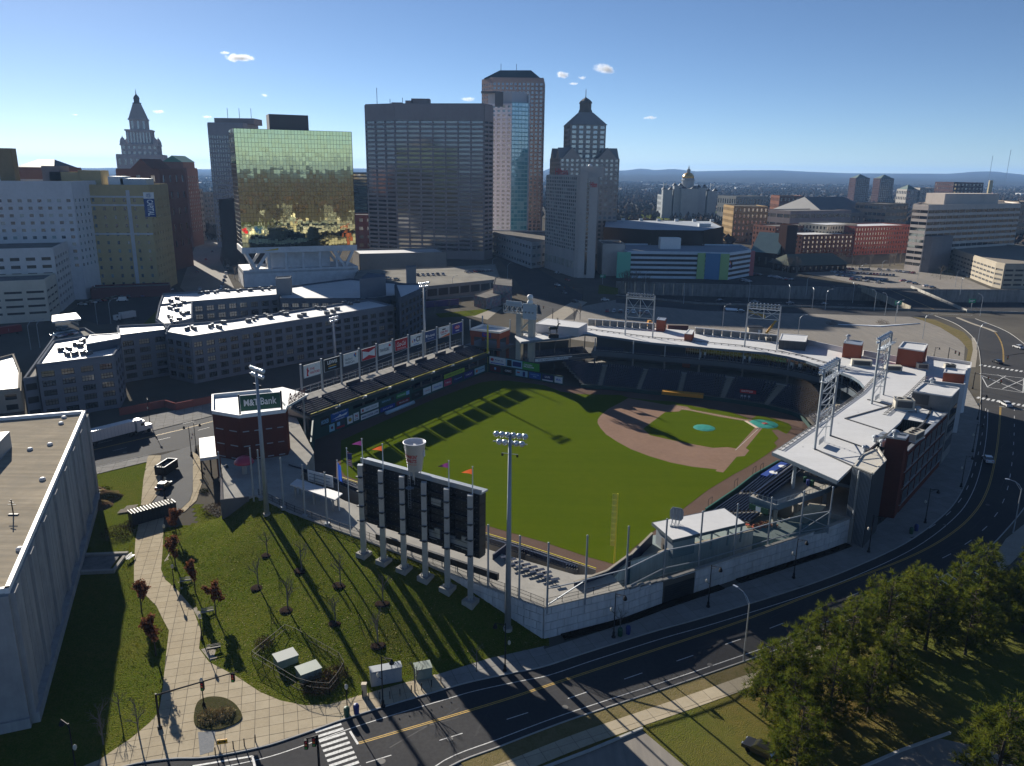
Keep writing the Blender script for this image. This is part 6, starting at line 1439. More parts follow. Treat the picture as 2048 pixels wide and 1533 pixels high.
co=[a.lerp(c,.45)for a in P];b=MB();b.prism(co,zp,zg-3.4);obj('core',b,wp,ey)
bld('podium','white windowless podium with a loading door under the gold mirror tower','podium',[p+(p-c)*.02 for p in P],zp-2.02,0,5,wp,rm=conc)
e=(P[1]-P[0]).normalized();n=V(e.y,-e.x,0);o=P[0]+n*.62+e*4+V(0,0,zg-3.0);lettering('EY',o,e*5.5,V(0,0,2.4),ink['white'],ey,bold=.02)
b=MB();b.add([o+e*7+V(0,0,.8),o+e*16+V(0,0,2.3),o+e*16+V(0,0,1.3)],[(0,1,2)]);obj('emblem',b,mat('yellow wedge',(.65,.45,.04)),ey)
q=P[0].lerp(P[1],.42).lerp(c,.6);rz=math.atan2(e.y,e.x);box_on(ey,'plant_room',q,(22,12),z1,8.5,mat('brown plant cladding',(.10,.085,.075),.7),rz);q=P[0].lerp(P[1],.65).lerp(c,.6);box_on(ey,'cooling_tower',q,(7,8),z1,5.5,ribm,rz)
# downtown towers
gran=stone('brown granite',.26,.22,.21);dkgl=mat('smoky window glass',(.03,.028,.026),.12,spec=.8,tint=(.20,.15,.09));cool=mat('cool window glass',(.07,.10,.115),.06,spec=.9,tint=(.36,.48,.48))
A,B_,C_=corner(741,515,640),corner(797,520,628),corner(967,520,618);z=HT(211,corner(735,212,640));ctr=(A+C_)/2
cp1=bld('office_tower','broad dark office tower of grey piers and ribbon windows with a chamfered corner','office tower',[A+V(10,22,0),A,B_,C_,C_+V(6,14,0),C_+V(2,50,0),A+V(22,55,0)],z,30,9.2,stone('mauve grey granite',.30,.265,.26),dkgl,wf=.9,hf=.5,base=6,top=11,proud=.8,lit=.18)
for(px,w,h)in((842,14,5),(820,6,3.5),(795,8,2.0),(890,30,1.2)):p=corner(px,200,640);box_on(cp1,'plant_room',p,(w,10),z,h,gran)
b=MB()
for px,h in((754,13),(780,5),(805,6),(840,5),(848,5),(853,5)):p=corner(px,200,642);b.bar((p.x,p.y,z),(p.x,p.y,z+h),.35)
obj('antenna',b,blacks,cp1)
A,B_=corner(1056,450,760),corner(1081,450,765);z=HT(158,B_);L_=corner(966,180,770)
cpt=bld('office_tower','tallest tower of brown granite with square windows and a dark green hipped roof','office tower',[corner(964,190,785),corner(985,180,765),B_+V(-16,0,0),B_,B_+V(3,50,0),corner(964,190,785)+V(12,45,0)],z,38,3.7,stone('pink brown granite',.32,.245,.22),dkgl,wf=.56,hf=.6,base=8,top=3,lit=.1)
rp_=[corner(968,160,772),corner(1082,160,768),corner(1082,160,806),corner(968,160,806)];q=[corner(1000,140,783),corner(1062,140,780),corner(1062,140,794),corner(1000,140,794)];b=MB();zt=HT(141,q[0])
b.add([(p.x,p.y,z+.5)for p in rp_]+[(p.x,p.y,zt)for p in q],[(0,1,5,4),(1,2,6,5),(2,3,7,6),(3,0,4,7),(4,5,6,7)]);obj('hipped_roof',b,mat('dark green copper',(.022,.045,.042),.5),cpt)
b=MB()
for px in(1002,1033):p=corner(px,140,785);b.bar((p.x,p.y,zt),(p.x,p.y,zt+6),.4)
obj('antenna',b,blacks,cpt)
A,M_,B_=corner(971,465,715),corner(1021,465,706),corner(1053,465,712);z=HT(184,A)
bl=mat('blue curtain wall',(.10,.36,.43),.08,spec=.9,tint=(.38,.64,.68));lil=stone('lilac precast',.72,.70,.74)
h21=bld('apartment_tower','slim pale apartment tower with a blue glass half in front of the granite tower','apartment tower',[A,M_,M_+V(2,30,0),A+V(2,30,0)],HT(210,A),34,4.6,lil,cool,wf=.55,hf=.5,base=3,lit=.5)
b_=MB();g_=MB();face(b_,g_,M_,B_,0,HT(205,M_),36,5,.94,.72,.2,0,0,None,None,None,lit=.8);obj('wall',b_,mat('teal spandrel',(.25,.48,.52),.3),h21);obj('blue_glass',g_,bl,h21,kind='stuff');b=MB();P=[M_,B_,B_+V(2,30,0),M_+V(2,30,0)];b.prism(P,HT(205,M_)-.5,HT(205,M_)+.3);b.add([(B_.x,B_.y,0),(B_.x+2,B_.y+30,0),(B_.x+2,B_.y+30,z),(B_.x,B_.y,z)],[(0,1,2,3)]);b.prism([A+V(2,3,0),M_+V(0,3,0),B_+V(-1,3,0),B_+V(0,24,0),A+V(2,24,0)],HT(211,A),z);obj('penthouse',b,mat('pale grey cladding',(.42,.44,.47),.5),h21)
b=MB();o=corner(962,185,712);b.obox((o.x,o.y,z-1),V(16,0,0),V(0,12,0),(0,0,1.2));o=corner(990,190,703);b.obox((o.x,o.y,z-13),V(7,-1,0),V(0,.5,0),(0,0,12));obj('roof_fin',b,mat('dark fin',(.08,.085,.09)),h21)
gs_=stone('grey green stone',.29,.285,.275);cu_=mat('dark verdigris roof',(.10,.135,.135),.55);tc_=corner(1168,300,700);zz=lambda y:HT(y,tc_)
def sq(c,w,rot=.0):return[V(c.x+w*math.cos(rot+math.pi/4+k*math.pi/2)*.7071,c.y+w*math.sin(rot+math.pi/4+k*math.pi/2)*.7071,0)for k in range(4)]
gw_=bld('office_tower','stepped grey stone office tower with gables and a domed lantern','office tower',sq(tc_,50,.12),zz(318),22,4.2,gs_,cool,wf=.55,hf=.55,lit=.5,parapet=0)
b_=MB();g_=MB();P=sq(tc_,30,.12)
P2=[P[2],P[3],P[0],P[1]]
for i in range(4):
 a,q=P[i],P[(i+1)%4];d=q-a
 if V(d.y,-d.x,0).dot(-(a+q))>0:face(b_,g_,a,q,zz(318),zz(252),7,5,.6,.62,.3,lit=.6)
 else:b_.add([(a.x,a.y,zz(318)),(q.x,q.y,zz(318)),(q.x,q.y,zz(252)),(a.x,a.y,zz(252))],[(0,1,2,3)])
obj('upper_wall',b_,gs_,gw_);obj('upper_window',g_,cool,gw_,kind='stuff')
b=MB();zb,zt=zz(252),zz(226);P=sq(tc_,32,.12);q=sq(tc_,11,.12);b.add([(p.x,p.y,zb)for p in P]+[(p.x,p.y,zt)for p in q],[(0,1,5,4),(1,2,6,5),(2,3,7,6),(3,0,4,7),(4,5,6,7)])
for k in range(4):
 a=.12+k*math.pi/2-math.pi/2;f=V(math.cos(a),math.sin(a),0);s=V(-f.y,f.x,0)
 for dd,w,h,z0 in((25.3,8,(zz(292)-zz(318))*.8,zz(318)),):
  for t in(-.5,.5):
   c0=tc_+s*(t*30);pp=[c0+f*dd-s*w+V(0,0,z0),c0+f*dd+s*w+V(0,0,z0),c0+f*dd+V(0,0,z0+h)];bb=[p-f*14 for p in pp];b.add(pp+bb,[(0,1,2),(0,2,5,3),(2,1,4,5)])
obj('gable_roof',b,gs_,gw_)
b=MB();b.lathe(tc_,[(6.2,zz(226)),(5.8,zz(221)),(5.2,zz(221)),(5.2,zz(208)),(6,zz(207)),(5,zz(203)),(3,zz(199)),(.8,zz(196)),(.35,zz(194)),(.25,zz(180)),(.01,zz(178))],8);obj('lantern',b,mat('lantern stone',(.12,.115,.10)),gw_)
ht1=stone('tan hotel concrete',.52,.475,.43);A,B_=corner(1089,540,572),corner(1148,555,520);C_=corner(1188,556,518);z=HT(352,A)
hb_=bld('hotel','tall tan hotel slab with a ribbon of windows down its blank end and red lettering','hotel',[A,B_,C_,C_+V(3.2,36,0),A+V(34,6,0)],z,20,3.3,ht1,mat('green grey window glass',(.14,.17,.16),.15,spec=.7,tint=(.50,.56,.53)),wf=.84,hf=.62,base=17,skip=(1,2),lit=.95)
d=(C_-B_);e=d.normalized();n=V(e.y,-e.x,0);b=MB();b.obox((B_-V(0,0,0)+e*2+n*.3).to_tuple()[:2]+(0,),e*(d.length*.5-2),n*1.2,(0,0,z+3));b.obox((B_+e*(d.length*.62)+n*.3).to_tuple()[:2]+(0,),e*(d.length*.4),n*1.2,(0,0,z-1));obj('blank_panel',b,ht1,hb_);q=B_+e*(d.length*.5)+n*.35;w_=MB();w_.obox((q.x,q.y,2),e*(d.length*.11),n*.1,(0,0,z-3));obj('window_strip',w_,dkgl,hb_);w_=MB()
for k in range(22):w_.obox((q.x+n.x*.12,q.y+n.y*.12,17+k*2.55),e*(d.length*.11),n*.12,(0,0,.8))
obj('spandrel',w_,ht1,hb_)
o=B_+e*(d.length*.66)+n*1.56+V(0,0,z-6.5);lettering('Hilton',o,e*(d.length*.32),V(0,0,3.4),ink['red'],hb_,bold=.03);o=A+V(6,-1,z+.8);lettering('Hilton',o,(B_-A)*.42,V(0,0,4.4),ink['red'],hb_,bold=.03)
box_on(hb_,'plant_room',(B_+C_)/2+V(4,9,0),(14,14),z,6.5,ht1,-.2);b=MB();p=(B_+C_)/2+V(2,6,z+6.5);b.smooth=True;b.ball(p,1.5,10,6);obj('dish_dome',b,white,hb_)
aw=MB();e2=(B_-A).normalized();n2=V(e2.y,-e2.x,0)
for k in range(7):p=A+(B_-A)*((k+.5)/7.2);aw.obox((p.x+n2.x*.3,p.y+n2.y*.3,6),e2*3.6,n2*.9,(0,0,4.5))
obj('bay',aw,stone('cream precast',.45,.42,.35),hb_)
A,B_=corner(428,400,690),corner(497,400,690);z=HT(247,A)
t_=bld('office_tower','grey ribbed office tower with a flat cap rising behind the gold mirror tower','office tower',rect(A,B_,40),z,24,2.2,stone('blue grey precast',.27,.275,.29),dkgl,wf=.6,hf=.6,base=4,top=9,lit=.2);box_on(t_,'plant_room',(A+B_)/2+V(4,22,0),(34,22),z,5,gran)
b=MB();[b.bar((A.x+14+k*10,A.y+10,z+5),(A.x+14+k*10,A.y+10,z+13),.3)for k in range(3)];obj('antenna',b,blacks,t_)
bld('office_block','dark brown brick block with a tan side wall beside the gold mirror tower','office block',rect(corner(446,505,560),corner(490,505,560),50),HT(402,corner(446,500,560)),0,5,stone('dark umber brick',.05,.035,.03),parapet=1.0)
bld('office_block','dark glass office block between the gold tower and the broad dark tower','office block',rect(corner(702,430,800),corner(745,430,800),40),HT(347,corner(702,400,800)),20,5,stone('black spandrel',.03,.035,.04),mat('green black glass',(.012,.03,.034),.05,spec=.9,tint=(.06,.13,.13)),wf=1,hf=.62,lit=.6)
bld('brick_block','low dark brick block with small windows behind the gold tower legs','building',rect(corner(700,500,690),corner(748,500,690),30),HT(432,corner(712,480,690)),4,6,brick,dkgl,wf=.5,hf=.4)
brn=stone('plum brown brick',.19,.10,.075);A,B_,C_=corner(338,480,690),corner(386,480,690),corner(393,480,712);z=HT(338,A)
b5=bld('brick_hotel','tall plum brick hotel with a green copper gabled roof','building',[A,B_,C_+V(4,6,0),A+V(6,34,0)],z,15,5.0,brn,mat('pale blind glass',(.12,.115,.10),.3,tint=(.42,.40,.34)),wf=.5,hf=.55,base=12,top=5,lit=.9)
b=MB();b.prism([A+V(1,1,0),B_+V(-3,1,0),B_+V(-3,26,0),A+V(1,26,0)],z,HT(324,A));obj('attic',b,brn,b5);zb,zt=HT(324,A),HT(311,A);a,q=A+V(1,0,0),B_+V(-3,0,0);m_=(a+q)/2
b=MB();b.add([(a.x,a.y,zb),(q.x,q.y,zb),(m_.x,m_.y,zt),(a.x,a.y+28,zb),(q.x,q.y+28,zb),(m_.x,m_.y+28,zt)],[(0,1,2),(0,2,5,3),(1,4,5,2)]);obj('gable_roof',b,mat('green copper',(.05,.20,.14),.55),b5)
bld('office_block','tan slab block beside the plum brick hotel down the sunny street','office block',rect(corner(397,468,745),corner(412,468,760),60),HT(381,corner(396,440,745)),9,4,stone('tan limestone',.28,.24,.20),dkgl,wf=.6,hf=.5)
bld('office_block','rounded tan block further down the sunny street','office block',rect(corner(413,455,830),corner(437,455,850),60),HT(387,corner(413,440,830)),8,5,stone('buff limestone',.25,.21,.175),dkgl,wf=.6,hf=.5)
tg=stone('pale pink granite',.40,.375,.375);tcx=corner(288,340,900);q=lambda y:HT(y,tcx)
tv=bld('granite_tower','pale stepped granite tower with columns, belfry and pointed spire','tower',sq(tcx,46,.3),q(312),6,6,tg,dkgl,wf=.45,hf=.5,parapet=1.2)
for w,y0,y1,rr,bb,nm in((36,312,291,2,5,'second_tier'),(25,291,262,1,3.2,'columned_tier'),(17,262,240,1,6,'belfry')):
 P=sq(tcx,w,.3);b_,g_=MB(),MB()
 for i in range(4):
  a,c2=P[i],P[(i+1)%4];d=c2-a
  if V(d.y,-d.x,0).dot(-(a+c2))>0:face(b_,g_,a,c2,q(y0),q(y1),rr,max(1,round(d.length/bb)),.5 if w!=17 else.4,.55 if w==36 else.7,.5)
  else:b_.add([(a.x,a.y,q(y0)),(c2.x,c2.y,q(y0)),(c2.x,c2.y,q(y1)),(a.x,a.y,q(y1))],[(0,1,2,3)])
 b_.prism(sq(tcx,w+2.2,.3),q(y1)-.8,q(y1)+.8);o=obj(nm,b_,tg,tv);obj('opening',g_,dkgl,o)
b=MB()
for k in range(4):p=sq(tcx,32,.3)[k];b.lathe((p.x,p.y,q(291)),[(3,0),(3,3),(2,6),(.4,8),(.01,10)],8)
obj('turret',b,tg,tv);b=MB();P=sq(tcx,18,.3);p2=sq(tcx,7.5,.3);b.add([(p.x,p.y,q(239))for p in P]+[(p.x,p.y,q(208))for p in p2],[(0,1,5,4),(1,2,6,5),(2,3,7,6),(3,0,4,7),(4,5,6,7)]);obj('pyramid_roof',b,stone('weathered granite',.33,.31,.30),tv)
b=MB();b.lathe(tcx,[(4.4,q(208)),(4.4,q(206)),(2.9,q(206)),(2.9,q(199)),(3.4,q(198)),(2.4,q(193)),(1.0,q(190)),(.5,q(188)),(.3,q(183)),(.02,q(177))],10);obj('lantern',b,mat('dark bronze lantern',(.06,.055,.05)),tv)
def gable(parent,a,c,dep,z0,z1,m,name='gable_roof'):
 e=(c-a);n=V(-e.y,e.x,0).normalized();n=n if n.y>0 else-n;mm=(a+c)/2;b=MB()
 b.add([(p.x,p.y,z)for p,z in((a,z0),(c,z0),(mm,z1),(a+n*dep,z0),(c+n*dep,z0),(mm+n*dep,z1))],[(0,1,2),(0,2,5,3),(1,4,5,2),(3,5,4)]);return obj(name,b,m,parent)
A,B_=corner(236,375,520),corner(322,375,520);z=HT(340,A);g1=bld('brick_block','red brick block with a gabled brick top in front of the granite spire','building',rect(A,B_,40),z,5,9,brn,dkgl,wf=.3,hf=.4,base=12);gable(g1,A+V(8,1,0),B_+V(-4,1,0),30,z,HT(317,A),brn)
A,B_=corner(28,366,480),corner(112,366,480);z=HT(337,A);g2=bld('brick_block','red brick block with a dark hipped roof at the far left edge of town','building',rect(A,B_,30),z,0,9,brn);b=MB();P=rect(A,B_,30);c=sum(P,V(0,0,0))/4;b.add([(p.x,p.y,z)for p in P]+[(c.x-5,c.y,HT(318,A)),(c.x+5,c.y,HT(318,A))],[(0,1,5,4),(1,2,5),(2,3,4,5),(3,0,4)]);obj('hipped_roof',b,mat('dark slate',(.045,.05,.055),.6),g2)
p=corner(22,365,430);b=MB();b.prism(sq(p,7,.2),0,HT(297,p));single('chimney',b,stone('mustard brick',.24,.185,.10),'square mustard brick chimney at the far left of the skyline','chimney')
yb=stone('mustard grey brick',.46,.36,.19);A,B_,C_=corner(157,570,425),corner(318,575,432),corner(352,545,470);z=HT(372,A)
cap_=bld('brick_block','big mustard brick block with pale bands and a blue vertical banner','building',[A,B_,C_,C_+V(-40,30,0),A+V(-10,55,0)],z,11,5.2,yb,cool,wf=.26,hf=.42,base=3,top=5,lit=.6)
b=MB()
for y0 in(470,395,412):
 zz0=HT(y0,A);e=(B_-A).normalized();n=V(e.y,-e.x,0);b.obox((A.x+n.x*.32,A.y+n.y*.32,zz0),B_-A,n*.12,(0,0,.9))
for t in(.22,.72):p=A.lerp(B_,t);b.obox((p.x+n.x*.32,p.y+n.y*.32,2),e*1.8,n*.3,(0,0,z-4))
obj('pale_band',b,stone('pale band',.52,.52,.53),cap_)
p=A.lerp(B_,.93);o=p+n*.6+V(0,0,HT(434,B_));hh_=HT(385,B_)-HT(434,B_);sign('tall blue vertical banner with white capitals on the mustard brick block',o,e*5.4,V(0,0,hh_),C('banner blue',26,62,120),[('r',0,.74,1,.26,'white',''),('c',.25,.77,.5,.2,'blue','')],cat='banner');vs,fs,x0,x1,y0,y1=text_geo('CAPITAL',.03);b=MB();o2=o+n*.05+e*4.9+V(0,0,hh_*.7);b.add([o2-V(0,0,hh_*.66)*((v.x-x0)/(x1-x0))+e*-0.2-e*3.2*(1-(v.y-y0)/(y1-y0))for v in vs],fs);obj('lettering',b,ink['white'],cap_)
for px,w,h,m_ in((190,12,8,yb),(140,16,7,yb),(115,10,10,gran),(240,8,5,white),(275,14,4,galv)):p=corner(px,370,440);box_on(cap_,'plant_room',p,(w,9),z,h,m_)
bld('brick_annex','low dark red annex along the foot of the mustard brick block','annex',rect(corner(180,570,408),corner(338,570,422),12),5.0,0,5,C('oxblood wall',92,34,34),rm=roofg)
wg=stone('blue white brick',.60,.60,.61);A,B_=corner(-60,600,388),corner(172,595,408);z=HT(366,B_)
bld('hospital_block','long grey white block with rows of small windows left of the mustard brick block','building',[A,B_,B_+V(-2,30,0),A+V(0,60,0)],z,10,4.4,wg,cool,wf=.42,hf=.42,base=16,top=7,lit=.7)
A,B_,C_=V(-222,331,0),V(-209,347.7,0),V(-237,427,0)
gg=stone('cream garage concrete',.60,.54,.44);bld('parking_garage','cream concrete garage with long dark slots at the left edge','parking garage',[V(-262,322,0),V(-209,347.7,0),V(-217,370,0),V(-262,350,0)],HT(563,B_),4,9,gg,mat('dark slot',(.012,.012,.013),.6),wf=.8,hf=.32,base=2.5,top=3,indiv=True,fr=False,lit=0)
bld('parking_garage','taller pale garage block with square openings behind the cream garage','parking garage',[V(-275,345,0),V(-217,371,0),C_,V(-290,420,0)],HT(499,V(-217,371,0)),7,6.5,stone('pale garage concrete',.62,.60,.58),mat('amber dark slot',(.03,.025,.02),.3,tint=(.16,.11,.05)),wf=.6,hf=.42,base=2,top=2.5,lit=.5)
# apartments beyond the street
ap1=stone('slate blue panel',.165,.18,.205);ap2=stone('dark slate panel',.09,.105,.13);ZA=15.0
def apt(label,px,zt=ZA,rows=5,bay=4.3,wm=ap1,extra=None,**k):return bld('apartment_wing',label,'apartment building',PX(px,zt)if not hasattr(px[0],'x')else px,zt,rows,bay,wm,mat('apartment window glass',(.05,.06,.065),.12,spec=.7,tint=(.42,.37,.28)),wf=.66,hf=.62,base=.6,top=1.0,proud=.28,rm=roofw,parapet=.7,indiv=True,group='apartment wings across the street',lit=.75,**k)
apt('slate apartment wing with a sunlit white roof nearest the truck',[(73,734),(228,715),(240,696),(197,672),(107,686)])
apt('set-back slate apartment wing behind a sunk courtyard',[(238,675),(333,663),(345,650),(235,655)])
apt('long slate apartment wing facing the row of adverts',[(333,668),(382,677),(787,614),(738,602),(460,644),(330,655)])
apt('rear slate apartment wing seen across the inner courtyard',[(385,606),(560,592),(556,577),(326,590),(318,612)],rows=4)
apt('link of the apartment building joining the rear wing to the long wing',[(330,655),(385,640),(385,606),(318,612),(312,640)],rows=4)
apt('blue slate apartment wing with a stepped roof under the graffiti lot',[(560,600),(740,600),(850,588),(840,572),(700,560),(560,578)],rows=5,wm=ap2)
apt('tall dark corner tower of the apartments by the purple hoarding',[(800,600),(845,580),(850,570),(790,570)],zt=19,rows=6,wm=ap2)
for i,(px,zt,lab)in enumerate((([(551,560),(581,558),(583,553),(552,555)],22,'grey stair tower with a pale cap on the apartments'),([(719,560),(771,555),(771,550),(735,547)],23,'broad grey blue box on the stepped apartment roof'),([(812,537),(832,535),(832,532),(812,533)],24,'narrow grey lift shaft beside the rooftop car deck'),([(172,690),(240,678),(240,668),(180,672)],17.5,'dark flat-topped box between the two front apartment wings'))):block('roof_box',lab,'roof box',px,zt,6,(stone('grey render',.2,.21,.22),stone('blue render',.15,.17,.2),stone('grey render',.2,.21,.22),ap2)[i],roofw if i==3 else None,parapet=.3)
gd=bld('car_deck','open car deck with cars behind the left end of the apartments','car deck',PX([(46,757),(74,753),(112,688),(198,672),(170,655),(115,662)],12),11.2,3,9,ap1,mat('dark slot',(.012,.012,.013)),wf=.8,hf=.5,indiv=True,fr=False,rm=conc)
r=thing('glass_stair_house','little glass stair house with a white lid on the car deck','stair house',G(112,650,11));P=PX([(112,660),(158,655),(150,645),(112,650)],12.5);b=MB();b.prism(P,11.2,15.2);obj('glass',b,cool,r);b=MB();b.prism([p+(p-sum(P,V(0,0,0))/4)*.25 for p in P],15.2,15.8,bottom=True);obj('lid',b,roofw,r)
wt=stone('pale low wall',.36,.33,.28);bld('low_block','low pale flat-roofed block at the left edge beside the apartments','building',PX([(-40,790),(40,782),(41,745),(28,712),(-40,730)],6),6,2,6,wt,rm=roofw)
cd=MB();cd.box((0,0,.55),(1.0,1.0,1.1));cdt=thing('condenser','x','condenser',(0,0,-50),'condensers on the apartment roofs');obj('casing',cd,mat('condenser grey',(.10,.10,.105),.6),cdt,local=True);b=MB();b.lathe((0,0,1.1),[(.4,0),(.4,.06),(.01,.05)],10);obj('fan',b,galv,cdt,local=True)
spots=[(120,703),(136,701),(132,712),(148,710),(165,708),(150,690),(158,693),(163,686),(176,710),(340,604),(352,601),(345,615),(352,622),(338,618),(357,612),(364,608),(343,645),(356,643),(350,650),(338,637),(362,630),(372,628),(398,590),(412,588),(430,587),(452,585),(476,583),(498,582),(520,580),(538,579),(372,661),(385,659),(420,655),(436,657),(445,650),(495,644),(508,640),(530,634),(538,637),(562,628),(570,632),(598,635),(606,632),(632,620),(645,618),(652,628),(664,625),(672,619),(686,608),(698,611),(712,606),(724,603)]
k0=0
for x,y in spots:
 for dx in(0,5):
  c=G(x+dx,y+rnd.uniform(-2,2),ZA);dup(cdt,(c.x,c.y,ZA+.05),rnd.uniform(0,1.5),'grey condenser in the scatter on the '+('front apartment wing by the lorry' if x<200 else 'knee of the apartment roofs' if x<385 and y<655 else 'rear apartment wing' if y<592 else 'long apartment wing facing the adverts'))
for c in list(cdt.children):bpy.data.objects.remove(c)
bpy.data.objects.remove(cdt)
rw=thing('garden_wall','low pinkish red wall round the sunk courtyard of the apartments','wall',G(245,828));P=PX([(240,832),(330,815),(352,822),(428,806)]);
for a,c in zip(P,P[1:]):
 n_=max(1,int((c-a).length/4));d=c-a
 for k in range(n_):b=MB();b.obox(a+d*(k/n_),d*(.99/n_),V(-d.y,d.x,0).normalized()*.4,(0,0,2.2));obj('panel',b,mat('faded red wall',(.22,.09,.08),.8),rw)
 # foreground left: big concrete hall with a flat roof
hallw=mat('ribbed hall concrete',(.40,.395,.385),.85,noise=[((.6,.6,.06),(.25,.25,.255),.75),(.4,(.46,.455,.44),.4),((3,3,.15),(.3,.295,.285),.4)],tint=(.33,.33,.335));hroof=mat('weathered tan roof',(.38,.325,.245),.92,noise=[(.08,(.29,.25,.19),.7),(.7,(.44,.385,.30),.5),((.05,.9,.5),(.20,.18,.145),.6),(.25,(.26,.235,.19),.5)],bump=(2,.2,.05))
ZH=19.0;HP=[G(171,822,ZH),G(18,1178,ZH),G(-60,1190,ZH),G(-420,1180,ZH),G(-420,870,ZH)]
HG=[V(p.x,p.y,0)for p in HP];hall=thing('concrete_hall','huge windowless concrete hall with a stained tan roof filling the left edge','hall',(HG[1].x,HG[1].y,0));b=MB();b.poly([(p.x,p.y,ZH-.5)for p in HP]);obj('roof',b,hroof,hall);b=MB()
for i in range(5):
 a,c=HG[i],HG[(i+1)%5];d=c-a;n=V(-d.y,d.x,0).normalized();n=n if n.dot(sum(HG,V(0,0,0))/5-a)>0 else-n;b.obox((a.x,a.y,ZH-.6),d,n*.5,(0,0,.75))
obj('parapet',b,white,hall);b=MB();b.box(G(2,905,ZH)+V(-2,0,1),(5,7,3),.3);obj('roof_cabin',b,mat('blue grey cabin',(.2,.24,.27),.6),hall);b=MB();p=G(27,1030,ZH-.5);b.bar(p,p+V(0,0,2.4),.12);b.bar(p+V(-.6,0,1.6),p+V(.6,0,1.6),.1);b.bar(p+V(-.5,.2,2.0),p+V(.5,-.2,2.0),.1);b.box(p,(1.4,.4,.3));obj('antenna',b,blacks,hall)
for px in((128,836),(122,848),(60,900),(85,960),(40,1100),(100,890)):b=MB();b.lathe(G(*px,ZH-.48),[(.5,0),(.5,.25),(.3,.4),(.01,.45)],8);obj('roof_vent',b,roofw,hall)
for i in(0,1,2):
 a,c=HG[i],HG[i+1];d=c-a;L=d.length;e=d/L;n=V(-d.y,d.x,0).normalized();n=n if n.dot(sum(HG,V(0,0,0))/5-a)<0 else-n;k=int(L/2.6)
 core_=MB();core_.add([(a.x,a.y,0),(c.x,c.y,0),(c.x,c.y,ZH-.5),(a.x,a.y,ZH-.5)],[(0,1,2,3)]);obj('wall',core_,hallw,hall)
 for j in range(k):
  b=MB();o=a+e*(L*j/k+.1);dp=.5 if j%4==0 else.16;b.obox((o.x,o.y,.1 if j%4==0 else 2.2),e*(L/k-.2),n*dp,(0,0,ZH-.8-(0 if j%4==0 else 2.1)),rnd.random());obj('wall_panel',b,hallw,hall)
 b=MB();b.obox((a.x,a.y,0),d,n*.9,(0,0,1.4));obj('plinth',b,hallw,hall)
 # mid-ground street blocks
bld('low_block','long low pale block with a snow-white roof in front of the broad dark tower','building',rect(corner(720,538,540),corner(893,530,560),34),HT(511,corner(720,538,540)),0,5,stone('fawn wall',.27,.25,.225),rm=roofw,parapet=1)
dkp=PX([(700,578),(830,577),(1000,560),(990,530),(890,536),(715,542)],6.5);bld('car_deck','wide rooftop car deck above dark shop openings behind the graffiti lot','car deck',dkp,6.5,1,7,stone('deck concrete',.24,.23,.21),mat('dark slot',(.012,.012,.013)),wf=.86,hf=.6,rm=mat('pale deck',(.30,.285,.25),.9,noise=[(.1,(.2,.19,.17),.7)]),parapet=.5)
sheet('skate_plaza',PX([(858,600),(980,592),(1020,578),(985,565),(880,575)]),.05,mat('pale plaza concrete',(.34,.31,.26),.9,noise=[(.1,(.26,.24,.20),.7)]))
graf=mat('graffiti wall',(.10,.12,.13),.7,noise=[(.35,(.12,.30,.34),.9),(.6,(.40,.12,.18),.75),(.9,(.42,.38,.30),.6)])
for px,zt,lab in(([(948,592),(972,598),(1003,590),(985,578)],5.5,'low graffiti-covered block on the pale plaza'),([(986,570),(1024,574),(1024,560),(990,556)],10,'taller graffiti-covered block beside the wide street')):block('graffiti_block',lab,'building',px,zt,0,graf,roofg,parapet=.3)
for a,c,lab in(((850,616),(918,610),'long purple hoarding left of the gap in front of the plaza'),((975,604),(1024,598),'short purple hoarding right of the gap in front of the plaza')):a,c=G(*a),G(*c);d=c-a;b=MB();b.obox(a,d,V(0,.2,0),(0,0,3.2));single('hoarding',b,mat('purple hoarding',(.05,.03,.12),.6),lab,'hoarding')
bz=stone('dark bronze cladding',.055,.042,.032);P=[corner(1206,490,600),corner(1300,495,575),corner(1405,495,575),corner(1445,480,620),corner(1420,460,700),corner(1210,460,700)]
ar=bld('arena','low dark bronze arena with a huge pale flat roof','arena',P,HT(462,P[1]),0,9,bz,rm=mat('pale blue arena roof',(.33,.37,.42),.7,noise=[(.05,(.25,.28,.32),.6)]),parapet=.6);b=MB();c=sum(P,V(0,0,0))/6;z=HT(462,P[1])
for k in range(7):p=P[0].lerp(P[5],.9).lerp(P[3].lerp(P[4],.9),k/6);b.box((p.x,p.y,z+1),(3,3,2))
b.box((c.x+30,c.y,z+1.2),(9,6,2.4));obj('roof_unit',b,galv,ar)
A,B_=corner(1250,556,520),corner(1395,553,520);C_=corner(1455,552,517);D_=corner(1498,545,540);z=HT(505,A);gp=stone('blue white deck',.55,.62,.68);slot=mat('dark slot',(.012,.012,.013))
pg=bld('parking_garage','striped parking garage with green end panels and a big picture screen','parking garage',[A,B_,C_,D_,D_+V(4,40,0),A+V(0,55,0)],z,5,12,gp,slot,wf=1,hf=.5,base=1,rm=mat('blue grey deck',(.30,.34,.38),.8),parapet=.9,off=.4)
for a,c,m_ in((A+V(-6,-1.2,0),A+V(3,-1.2,0),'mint'),(B_+V(-1,-1.2,0),B_+V(4,-1.2,0),'lime'),(B_+V(4.2,-1.4,0),C_+V(-6,-1.4,0),'blue'),(C_+V(-5.8,-1.2,0),C_+V(0,-1.2,0),'lime')):
 d=c-a;
 for k in range(6):b=MB();b.obox((a.x,a.y,.1+z*k/6),d,V(0,.6,0),(0,0,(z+1)/6-.12));obj('green_panel' if m_!='blue' else 'blue_panel',b,{'mint':C('mint panel',110,190,160),'lime':C('lime panel',150,185,120),'blue':C('blue panel',80,130,170)}[m_],pg)
